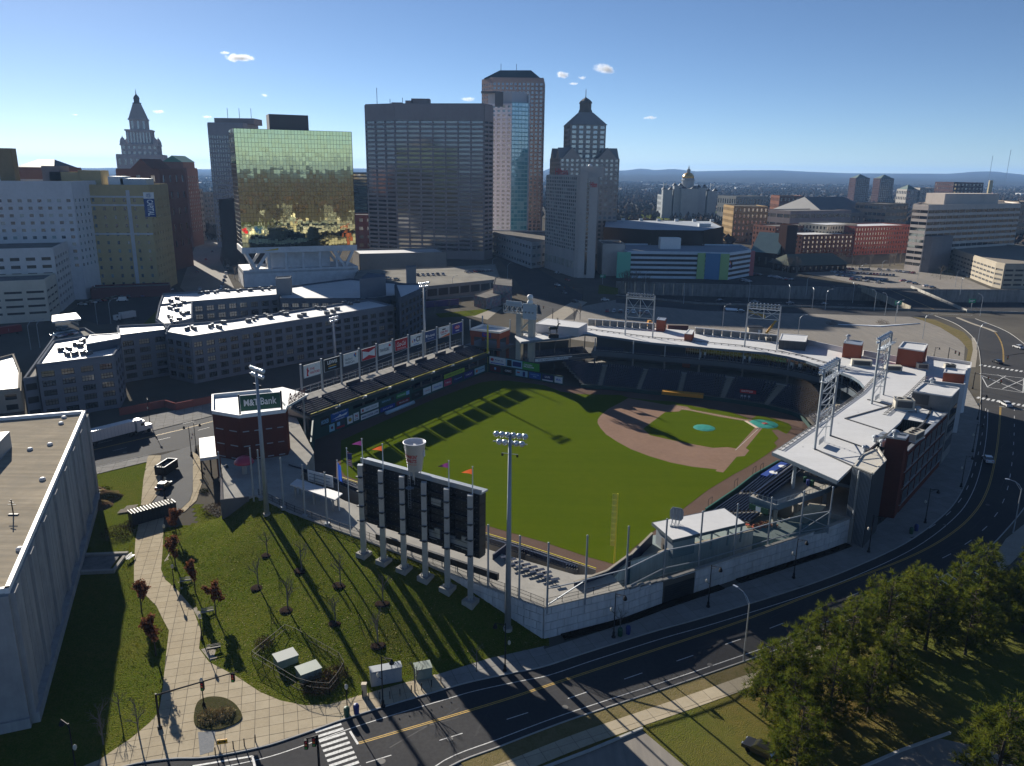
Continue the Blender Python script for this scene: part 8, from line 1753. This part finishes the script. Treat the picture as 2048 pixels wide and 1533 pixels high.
# cars
tyre=mat('tyre',(.012,.012,.012),.8);cgl=mat('car glass',(.015,.018,.02),.05,spec=.8)
CARP={n:mat(n+' car paint',c,.35,coat=.6,metal=.1)for n,c in(('white',(.62,.62,.62)),('silver',(.30,.31,.32)),('grey',(.09,.095,.10)),('black',(.012,.012,.014)),('blue',(.04,.08,.17)),('red',(.28,.02,.02)))}
def car_proto(col,van=False):
 r=thing('parked_car','x','car',(0,0,-60));L_,w,h=(5.6,2.0,2.3)if van else(4.5,1.8,1.48)
 pr=[(-L_/2,.35),(-L_/2,.8),(-L_/2+.25,.95),(L_/2-1.2,.95),(L_/2-.1,.78),(L_/2,.35)];b=MB()
 def ext(mb,pr,w0,w1=None):
  n=len(pr);w1=w1 or[w0]*n;mb.add([(x,-k/2,z)for(x,z),k in zip(pr,w1)]+[(x,k/2,z)for(x,z),k in zip(pr,w1)],[tuple(range(n)),tuple(range(2*n-1,n-1,-1))]+[(i,i+n,(i+1)%n+n,(i+1)%n)for i in range(n)])
 ext(b,pr,w);roof=[(-L_*.36,.95),(-L_*.27,h),(L_*.1 if not van else L_*.3,h),(L_*.24 if not van else L_*.4,.95)];rf=[(x*.93,z+.02 if z>1 else z)for x,z in roof];ext(b,[(roof[1][0],h-.05),(roof[1][0]+.1,h+.02),(roof[2][0]-.1,h+.02),(roof[2][0],h-.05)],w*.82);obj('body',b,CARP[col],r,local=True)
 b=MB();ext(b,roof,w*.9,[w*.94,w*.8,w*.8,w*.94]);obj('windows',b,cgl if not van else CARP[col],r,local=True)
 for x in(-L_*.3,L_*.3):
  for y in(-w/2+.08,w/2-.08):b=MB();b.tube((x,y-.1,.33),(x,y+.1,.33),.33,n=10);obj('wheel',b,tyre,r,local=True)
 for y in(-.6,.6):
  b=MB();b.box((L_/2-.03,y,.7),(.12,.35,.16));obj('headlight',b,lampm,r,local=True);b=MB();b.box((-L_/2+.02,y,.75),(.08,.35,.16));obj('tail_light',b,ink['red'],r,local=True)
 return r
protos={c:car_proto(c)for c in CARP};van=car_proto('white',True);_cols=['white','silver','grey','black','blue','black','white','grey','silver','red']
def car(px,ang,col=None,label=None,group=None,z=0.0,sc=1.0,name=None):
 col=col or rnd.choice(_cols);p=G(*px,z);o=dup(van if col=='van' else protos[col],(p.x,p.y,z+.02),ang,(label or '{} car').format(col),group,sc);o.name=name or 'parked_car';o['category']='van' if col=='van' else 'car';return o
ca=lambda a,b:math.atan2(*(G(*b)-G(*a)).to_tuple()[1::-1])
for a,b,n,lab,grp,gap in[((1660,545),(1790,553),20,'{} car in the crowded car park before the red brick block','cars in the crowded car park',.1),((1672,552),(1775,562),16,'{} car in the crowded car park before the red brick block','cars in the crowded car park',.1),((1700,560),(1760,567),8,'{} car in the crowded car park before the red brick block','cars in the crowded car park',.3),((1650,538),(1740,541),14,'{} car in the crowded car park before the red brick block','cars in the crowded car park',.2),((1755,540),(1830,548),9,'{} car along the shrubs before the banded office','cars before the banded office',.2),((1800,562),(1870,578),6,'{} car near the bridge in the half-empty lot','cars near the bridge',.3),((1495,549),(1560,557),12,'{} car in the shady lot beside the striped garage','cars beside the striped garage',.2),((1545,556),(1590,563),8,'{} car in the shady lot beside the striped garage','cars beside the striped garage',.2),((1208,624),(1300,628),7,'{} car in the row at the edge of the vacant lot','cars at the vacant lot edge',0),((160,612),(240,596),8,'{} car in the shaded lot by the mustard block','cars in the shaded town lot',.2),((255,592),(345,580),9,'{} car in the shaded lot by the mustard block','cars in the shaded town lot',.2),((210,600),(330,590),9,'{} car in the shaded lot by the mustard block','cars in the shaded town lot',.4),((1480,560),(1500,566),3,'{} car in the shady lot beside the striped garage','cars beside the striped garage',0)]:
 t=ca(a,b)+math.pi/2
 for k in range(n):
  if rnd.random()<gap:continue
  f=(k+.5)/n;car((a[0]+(b[0]-a[0])*f,a[1]+(b[1]-a[1])*f),t+(math.pi if rnd.random()<.5 else 0),None,lab,grp)
for a,b,n,lab,z in(((830,552),(890,550),6,'{} car on the rooftop deck in front of the dark tower',6.5),((930,546),(985,543),7,'{} car on the rooftop deck in front of the dark tower',6.5),((735,552),(800,562),4,'{} car on the sunny end of the rooftop deck',6.5),((108,676),(150,668),4,'{} car on the apartment car deck',11.2)):
 for k in range(n):f=(k+.5)/n;car((a[0]+(b[0]-a[0])*f,a[1]+(b[1]-a[1])*f),ca(a,b)+1.57,None,lab,'cars on the decks',z)
YA=lambda i:math.atan2((YEL[i+1]-YEL[i]).y,(YEL[i+1]-YEL[i]).x)
for px,an,col,lab in(((1975,923),1.25,'white','white car driving between the palisade shadows on the curving street'),((2011,812),1.5,'white','white car waiting at the near crosswalk of the junction'),((1994,727),1.6,'black','dark car stopped at the far crosswalk of the junction'),((2036,697),1.7,'white','white car on the curve beyond the junction'),((328,977),1.5,'black','dark car parked alone in the dead-end street'),((1522,1508),2.4,'black','glossy black car at the kerb under the pines'),((1480,625),2.9,'grey','lone dark car in the shadow of the vacant lot'),((1115,572),-1.1,'white','white car heading down the wide street past the hotel'),((1128,588),-1.1,'grey','grey car on the wide street beyond the traffic lights'),((1135,562),-1.1,'red','red car on the wide street by the hotel'),((1150,605),-.9,'black','dark car crossing the shaded junction'),((1210,602),.0,'white','pale car on the frontage road'),((1115,548),-1,'silver','silver car at the hotel kerb'),((400,580),1.9,'white','white car at the foot of the sunny street'),((412,520),1.9,'red','red car up the sunny street'),((425,505),1.9,'black','dark car up the sunny street'),((395,545),1.9,'grey','grey car on the sunny street')):car(px,an,col,lab,name='car')
for k in range(10):car((440+k*2,590-k*7),1.9,None,'{} car parked along the kerb beside the white podium','cars beside the podium')
for k in range(4):c=car((1440+k*70,603+k*2.5),-.03,None,'{} car driving in the sunk highway','cars on the highway',TRZ,name='car')
car((245,603),.3,'van','white van in the shaded town lot',name='van')
for o in list(protos.values())+[van]:
 for c in list(o.children):bpy.data.objects.remove(c)
 bpy.data.objects.remove(o)
 # lorries, containers
def boxes(name,label,cat,p,ang,parts,wheels=()):
 r=thing(name,label,cat,p,None,ang)
 for nm,m,lst in parts:
  b=MB()
  for c,s in lst:b.box(c,s)
  obj(nm,b,m,r,local=True)
 for x,y in wheels:b=MB();b.tube((x,y-.15,.5),(x,y+.15,.5),.5,n=10);obj('wheel',b,tyre,r,local=True)
 return r
ta=ca((150,893),(270,862))
a=G(220,882);tw=[(x,y)for x in(-5.5,-4.3,5.0,6.2,9.9)for y in(-1.1,1.1)]
tk=boxes('lorry','white articulated lorry with a long ribbed trailer on the shaded street','lorry',a,ta,(('trailer',CARP['white'],[((-.6,0,2.6),(13.6,2.5,2.8))]),('rib',galv,[((-7.2+k*.9,s*1.26,2.6),(.06,.04,2.7))for k in range(15)for s in(-1,1)]),('chassis',blacks,[((0,0,.95),(17,1.2,.3))]),('cab',CARP['white'],[((7.9,0,2.1),(2.2,2.4,2.6)),((10.0,0,1.35),(2.0,2.1,1.3)),((7.6,0,3.5),(1.7,2.2,.8))]),('window',cgl,[((8.3,0,2.55),(.9,2.44,.7)),((9.02,0,2.6),(.06,2.1,.8))])),tw)
boxes('lorry','red lorry with a white name on its side at the left edge','lorry',G(12,671),ta+.1,(('trailer',C('lorry red',130,28,34),[((0,0,2.3),(12,2.5,2.7))]),('chassis',blacks,[((0,0,.8),(12,1.4,.3))])),[(-4,-1.1),(4,-1.1),(-3,-1.1)]);o=bpy.data.objects['lorry.001']if 'lorry.001' in bpy.data.objects else None
e=V(math.cos(ta+.1),math.sin(ta+.1),0);lettering('DATTCO',G(12,671)+e*-1.5+V(e.y,-e.x,0)*1.3+V(0,0,1.7),e*5.5,V(0,0,1.1),ink['white'],o,bold=.03)
boxes('lorry','white box lorry beside the sunlit lawn behind the apartments','lorry',G(250,640),ta+.1,(('trailer',CARP['white'],[((1.5,0,2.2),(7,2.4,2.7))]),('cab',CARP['white'],[((-3.8,0,1.7),(2.2,2.2,2.2))]),('window',cgl,[((-4.2,0,2.1),(.8,2.24,.6))])),[(-3.8,-1.1),(3.5,-1.1)])
def container(p,ang,s,m,label):
 L_,w,h=s;return boxes('shipping_container',label,'container',p,ang,(('wall',m,[((0,0,h/2),s)]),('corrugation',m,[((-L_/2+.3+k*.6,sy*(w/2+.03),h/2),(.25,.08,h-.3))for k in range(int(L_/.6))for sy in(-1,1)]),('lid_rib',mat('dusty lid',(.20,.185,.16),.8),[((-L_/2+.3+k*.6,0,h+.03),(.4,w-.2,.08))for k in range(int(L_/.6))])))
a,c=G(275,1050),G(332,1034);container((a+c)/2+V(-.3,1.3,0),ca((275,1050),(332,1034)),(8.5,2.5,2.6),mat('black container',(.018,.02,.024),.5),'black shipping container lying across the end of the path')
container(G(1355,662),-.05,(9,2.6,2.6),mat('rust red container',(.13,.035,.03),.7),'rusty red container in the vacant lot behind the grandstand')
p=G(334,945);boxes('skip','dark open-topped skip full of rubble in the dead-end street','skip',p,1.45,(('side',blacks,[((0,-1.2,1.3),(5.5,.12,2.0)),((0,1.2,1.3),(5.5,.12,2.0)),((-2.7,0,1.3),(.12,2.4,2.0)),((2.7,0,1.3),(.12,2.4,2.0))]),('rim',white,[((0,-1.2,2.35),(5.7,.2,.12)),((0,1.2,2.35),(5.7,.2,.12)),((-2.75,0,2.35),(.2,2.5,.12)),((2.75,0,2.35),(.2,2.5,.12))]),('rubble',roofg,[((rnd.uniform(-2.3,2.3),rnd.uniform(-1,1),1.2),(1,.8,rnd.uniform(.6,1.4)))for k in range(9)])))
for k in range(24):f=k/23;q=(1496+f*55,625+f*18)if k<15 else(1551-(k-15)*2.4,645+(k-15)*3.2);b=MB();b.lathe(G(*q),[(.5,0),(.42,.9),(.36,1.0),(.3,1.3),(.01,1.32)],8);single('barrel',b,C('barrel yellow',200,150,40),'yellow water barrel in the line across the vacant lot','barrel','yellow barrels')
boxes('guard_hut','little pale hut with a dark roof beside the yellow barrels','hut',G(1508,668),0,(('wall',wt,[((0,0,1.5),(6,4,3))]),('roof',blacks,[((0,0,3.15),(6.6,4.6,.3))]),('door',white,[((1.6,-2.02,1.1),(1,.06,2.1))])))
boxes('excavator','small yellow digger with a blue attachment behind the grandstand','digger',G(1300,655),.2,(('body',C('digger yellow',200,140,30),[((0,0,1.5),(3,2,1.4)),((-.4,0,2.6),(1.4,1.6,1.2))]),('track',blacks,[((0,-.9,.4),(3.6,.6,.8)),((0,.9,.4),(3.6,.6,.8))]),('bucket',ink['blue'],[((-3.2,0,1),(1.6,1.4,1.2)),((-2.2,0,1.8),(2,.4,.4))])))
# lamps, signals, small street things
glow=mat('lamp glass',(.6,.55,.45),.3)
def proto_lamp():
 r=thing('street_lamp','x','street lamp',(0,0,-70));b=MB();b.lathe((0,0,0),[(.32,0),(.32,.25),(.2,.4),(.2,.9),(.12,1.05)],8);b.tube((0,0,1),(0,0,7.6),.1,.07,8);obj('post',b,blacks,r,local=True)
 b=MB();b.bar((0,0,7.4),(1.5,0,7.5),.07);b.bar((0,0,6.9),(.9,0,7.45),.05);b.bar((0,0,4.2),(-.55,0,4.4),.06);obj('arm',b,blacks,r,local=True)
 b=MB();b.lathe((1.45,0,6.75),[(.3,0),(.34,.15),(.2,.5),(.06,.7)],8);obj('lamp_shade',b,blacks,r,local=True);b=MB();b.lathe((-.55,0,4.35),[(.12,0),(.22,.2),(.2,.5),(.02,.7)],8);obj('lantern',b,glow,r,local=True);return r
PLAMP=proto_lamp()
for i,(p,an)in enumerate((((1010,1343),3),((1227,1276),-.4),((1416,1215),-.4),((1587,1157),-.4),((1737,1105),-.4),((1850,1047),-.3),((1922,975),0),((1945,905),0),((1955,840),0),((766,1414),-.3),((155,1560),2.6),((383,912),2.8),((330,998),2.9),((300,850),-1),((1865,735),0),((393,905),0),((448,1000),1))):dup(PLAMP,G(*p,.05 if i<10 else.02),an,('black double lamp at the pavement by the big floodlight pole','black double lamp beside the wall next to the bins','black double lamp near the dark roller door','black double lamp midway along the street wall','black double lamp at the corner building','black double lamp opposite the brick stair tower','black double lamp along the brick wing','black double lamp near the tall grey box','black double lamp at the near crosswalk','black double lamp before the grey cabinet','black double lamp at the bottom edge before the concrete hall','black double lamp at the mouth of the dead-end street','black double lamp leaning over the dark parked car','black double lamp on the apartment pavement','black double lamp in front of the white entrance block','second black lamp by the white entrance canopy','black lamp by the wedge wall')[i],'black double street lamps')
def small_lamp():
 r=thing('path_lamp','x','path lamp',(0,0,-70));b=MB();b.lathe((0,0,0),[(.22,0),(.2,.5),(.08,.7),(.06,3.6)],8);obj('post',b,blacks,r,local=True);b=MB();b.lathe((0,0,3.6),[(.1,0),(.24,.25),(.2,.6),(.02,.8)],8);obj('lantern',b,glow,r,local=True);return r
SLAMP=small_lamp()
for i,p in enumerate(((332,1092),(349,1176),(404,1280),(408,1414),(695,1427))):dup(SLAMP,G(*p),None,f'small black path lamp, {ord_[i]} from the shipping container down the path','small path lamps')
def cobra():
 r=thing('street_light','x','street light',(0,0,-70));b=MB();b.tube((0,0,0),(0,0,9.4),.13,.09,8);obj('post',b,galv,r,local=True);b=MB();pt=[(0,0,9.3),(.5,0,10.1),(1.2,0,10.6),(2.2,0,10.8)]
 for u,v in zip(pt,pt[1:]):b.tube(u,v,.06,.05,6)
 b.tube((0,0,8.9),(1.2,0,10.55),.04,n=5);obj('arm',b,galv,r,local=True);b=MB();b.box((2.6,0,10.8),(.8,.3,.16));obj('lamp_head',b,lampm,r,local=True);return r
COB=cobra()
for i,(p,an)in enumerate((((1487,1322),2.2),((2026,1066),2.6),((1367,608),1.5),((1497,604),1.5),((1577,612),1.6),((1624,618),1.5),((1705,606),1.6),((1748,622),2),((1770,630),2),((1960,632),2),((1953,700),.4),((1595,680),0),((1650,620),0),((1790,645),0),((1845,678),0),((1910,575),0),((1762,552),0),((1835,560),0),((1612,590),0),((1445,655),0),((1920,590),0),((195,650),1),((222,648),1),((62,700),1),((80,696),1),((1290,580),1),((1015,560),0),((985,548),0),((905,590),0),((1720,560),0))):dup(COB,G(*p),an,('grey curved-arm street light at the kerb opposite the roller door','grey curved-arm street light at the right edge by the side street')[i]if i<2 else f'grey street light, {ord_[(i-2) % 13]} {"along the highway and vacant lot" if i < 15 else "in the car parks and town streets"}','grey street lights')
sig=[(.0,.0)]
def mast(base,top,arm,label,heads,n=2):
 P=G(*base);z=HT(top[1],P);e=G(*arm,z)-V(P.x,P.y,z);r=thing('traffic_signal',label,'traffic signal',P);b=MB();b.tube(P,(P.x,P.y,z),.16,.13,8);b.tube(P,P+V(0,0,.5),.3,n=8);obj('post',b,blacks,r);b=MB();b.tube((P.x,P.y,z-.2),V(P.x,P.y,z)+e,.12,.07,7);obj('arm',b,blacks,r)
 for t in heads:
  c=V(P.x,P.y,z-.7)+e*t;b=MB();b.box(c,(.4,.4,1.2));h=obj('signal_head',b,blacks,r)
  for k,m in enumerate((ink['red'],ink['orange'],ink['green'])):b=MB();b.box(c+V(0,-.21,.38-k*.38),(.24,.04,.24));obj('lens',b,m,h)
mast((320,1458),(307,1388),(476,1343),'long-armed black traffic signal reaching over the plaza path',(.55,.93));mast((640,1560),(598,1470),(612,1478),'black traffic signal at the crosswalk on the bottom edge',(.3,1.0));mast((1945,778),(1955,745),(2005,760),'black traffic signal arm over the hatched junction',(.5,.95));mast((2075,760),(2080,700),(2012,712),'traffic signal with yellow-backed heads at the far crosswalk',(.45,.95));mast((1105,650),(1107,617),(1085,612),'black traffic signal at the wide street behind the grandstand',(.9,));mast((1893,735),(1897,695),(1920,705),'dark traffic signal by the white entrance block',(.6,.95));mast((1165,600),(1168,575),(1105,572),'traffic signal arm across the wide street by the hotel',(.3,.6,.9))
def cab(px,s,ang,m,label,z=.1,doors=4,lid=None):
 p=G(*px,z);L_,w,h=s;boxes('utility_box',label,'utility box',p,ang,(('casing',m,[((0,0,h/2),s)]),('lid',lid or m,[((0,0,h+.05),(L_+.16,w+.16,.12))]),('door',m,[((-L_/2+(k+.5)*L_/doors,-w/2-.03,h/2),(L_/doors-.08,.06,h-.25))for k in range(doors)]),('handle',lampm,[((-L_/2+(k+.8)*L_/doors,-w/2-.08,h*t),(.1,.06,.1))for k in range(doors)for t in(.35,.65)])))
gbx=mat('sage utility paint',(.16,.21,.18),.6,noise=[(.8,(.22,.25,.21),.6)]);cab((772,1363),(4.2,1.3,2.2),.33,mat('blue grey utility paint',(.26,.29,.32),.5),'wide blue grey utility cabinet at the back of the pavement',.1,4);cab((846,1352),(2.2,1.7,1.6),.33,gbx,'squat sage green utility box beside the wide cabinet',.1,2);cab((572,1328),(2.9,2.2,1.4),.62,gbx,'pale-lidded green transformer at the back of the fenced yard',.1,2,mat('pale lid',(.34,.36,.34)));cab((618,1355),(2.9,2.2,1.5),.62,gbx,'green transformer at the front of the fenced yard',.1,3)
b=MB();p=G(729,1392,.1);b.box(p+V(0,0,.9),(.6,.5,1.8));b.box(p+V(0,0,1.85),(.7,.6,.15));single('meter_pillar',b,C('sand pillar',180,165,140),'slim sand-coloured pillar at the lawn corner by the grey cabinet','pillar')
b=MB();b.prism(PX([(508,1322),(575,1278),(680,1345),(655,1385),(610,1380)]),.03,.1);struct('planting_bed',b,mul)
FY=PX([(505,1325),(574,1268),(682,1305+25),(690,1350),(660,1390),(606,1386),(505,1325)],.1);railing('yard_fence',FY,[.1]*7,1.8,'black picket fence round the two green transformers','fence',pick=.22)
for i,(px,m,lab)in enumerate((((694,1433),ink['dkgreen'],'dark green domed litter bin at the kerb'),((713,1427),ink['navy'],'blue domed recycling bin at the kerb'),((1240,1272),ink['dkgreen'],'green bin under the street wall'),((1256,1268),ink['navy'],'blue bin under the street wall'),((1832,1062),ink['navy'],'blue bin near the brick stair tower'),((1822,1068),ink['dkgreen'],'green bin near the brick stair tower'))):
 b=MB();b.lathe(G(*px,.1),[(.34,0),(.4,1.0),(.42,1.05),(.3,1.35),(.01,1.45)],10);single('litter_bin',b,m,lab,'bin','street bins')
for i,px in enumerate(((431,1510),(467,1497),(489,1492),(511,1484),(738,1400),(760,1398),(780,1397),(800,1392),(823,1385),(843,1380),(863,1374),(882,1366),(725,1396))):b=MB();b.tube(G(*px,.08),G(*px,.08)+V(0,0,1.05),.07,n=7);b.ball(G(*px,1.13),.09,6,4);single('bollard',b,blacks,f'thin black bollard, {ord_[i]} along the plaza kerb from the yellow arrow sign','bollard','black bollards')
a=G(436,1490,1.6);r=sign('yellow road sign with a black double-headed arrow at the plaza kerb',a-V(.1,0,0),V(1.15,.25,0),V(0,0,.6),C('sign yellow',220,160,20),[('p',.1,.2,.8,.6,'black',[(0,.5),(.25,1),(.25,.65),(.75,.65),(.75,1),(1,.5),(.75,0),(.75,.35),(.25,.35),(.25,0)])],cat='road sign',name='road_sign');b=MB();[b.bar((a.x+x,a.y+x*.22+.1,.08),(a.x+x,a.y+x*.22+.1,2.2),.06)for x in(.2,.8)];obj('post',b,galv,r)
for i,(px,an)in enumerate(((427,1300),.3),)if 0 else enumerate((((428,1302),.35),((262,1119),1.45),((415,1228),.4),((372,1166),.4))):boxes('park_bench',('dark two-seat bench in the bay beside the russet oak','pale bench at the top of the path beside the steps','stone bench in the bay right of the path bend','low bench in the second bay of the path')[i],'bench',G(*px,.1),an,(('seat',(blacks,white,conc,conc)[i],[((0,y,.45),(1.9,.12,.06))for y in(-.2,-.05,.1,.25)]),('backrest',(blacks,white,conc,conc)[i],[((0,.35,z),(1.9,.06,.1))for z in(.65,.85)]),('leg',blacks,[((x,y,.22),(.08,.08,.44))for x in(-.8,.8)for y in(-.2,.3)])))
fd=boxes('sunken_steps','sunken stair well with pale kerbs against the concrete hall','steps',G(187,1130),.12,(('kerb',conc,[((0,3.2,.3),(9.5,.7,.6)),((0,-3.2,.3),(9.5,.7,.6)),((4.4,0,.2),(.5,5.7,.4))]),('step',wtr,[((-4+k*.8,0,.08+.02*k),(.75,5.7,.1))for k in range(10)])))
for i,(p,r_,h)in enumerate((((205,995),3.5,1.5),((190,1012),3.0,1.2),((175,985),3.0,1.3))):
 b=MB();b.smooth=True;n=14;c=G(*p);vs=[];fs=[];rings=[(0,h),(.4,h*.85),(.75,h*.4),(1,0)]
 for rr,z in rings:
  for k in range(n):a=6.283*k/n;q=rr*r_*rnd.uniform(.85,1.15);vs.append((c.x+q*math.cos(a)*1.3,c.y+q*math.sin(a),z+rnd.uniform(-.1,.1)if z else 0))
 for k in range(3):fs+=[(k*n+j,(k+1)*n+j,(k+1)*n+(j+1)%n,k*n+(j+1)%n)for j in range(n)]
 b.add(vs,fs);single('earth_heap',b,mat('bare red earth',(.14,.085,.055),.95,noise=[(.8,(.10,.07,.04),.7),(.5,(.10,.11,.03),.6)],bump=(3,1,.3)),('heap of bare earth behind the hall nearest the street','low heap of reddish earth by the shadow edge','weedy earth heap against the hall wall')[i],'earth heap')
for i,p in enumerate(((262,1015),(250,1022))):b=MB();c=G(*p,.2);[b.box(c+V(0,k*.25-.8,k*.02),(2.2,.18,.08),.4)for k in range(7)];single('pallet',b,walk,('pale pallet lying beside the container end','second pallet half under weeds by the container')[i],'pallet')
for px,lab in(((1200,556),'green road sign on a grey post beside the hotel verge'),((1790,610),'green road sign at the near end of the bridge'),((1938,606),'green road sign beyond the bridge parapet')):a=G(*px,4);sign(lab,a,V(3.4,0,0),V(0,0,2),C('road green',30,140,100),[('r',.1,.55,.7,.15,'white',''),('r',.1,.25,.5,.15,'white','')],cat='road sign',name='road_sign');b=MB();b.bar((a.x+1.7,a.y+.1,0),(a.x+1.7,a.y+.1,6),.2);obj('post',b,galv,bpy.data.objects[[o.name for o in COL.objects if o.get('label')==lab][0]])
for o in(PLAMP,SLAMP,COB):
 for c in list(o.children):bpy.data.objects.remove(c)
 bpy.data.objects.remove(o)
for i,(px,r_)in enumerate((((763,1523),.5),((900,1478),.4),((1130,1415),.45),((1420,1330),.4),((1700,1205),.45),((1890,1050),.4),((1975,1010),.4),((250,905),.5))):b=MB();b.lathe(G(*px,.012),[(r_,0),(r_,.014),(r_*.8,.016),(.01,.016)],12);single('manhole_cover',b,mat('iron cover',(.10,.095,.09),.7),f'round iron manhole cover in the street, {ord_[i]} from the bottom crosswalk round the curve','manhole cover','manhole covers')
b=MB()
for k in range(40):
 i=rnd.randrange(4,len(YEL)-4);o=YEL[i].to_2d()+Vector((rnd.uniform(-7,7),rnd.uniform(-7,7)))*.7;d=(YEL[i+1]-YEL[i]).to_2d().normalized()if rnd.random()<.6 else Vector((rnd.uniform(-1,1),rnd.uniform(-1,1))).normalized();L_=[o+d*t*rnd.uniform(1.5,3)+Vector((rnd.uniform(-.3,.3),rnd.uniform(-.3,.3)))for t in range(5)]
 if all(inside((p.x,p.y),[(q.x,q.y)for q in CURB_IN+CURB_OUT[::-1]])for p in L_):ribbon(b,L_,.09,.0135,.0135)
obj('tar_seams',b,mat('tar seam',(.02,.02,.022),.6),kind='structure')
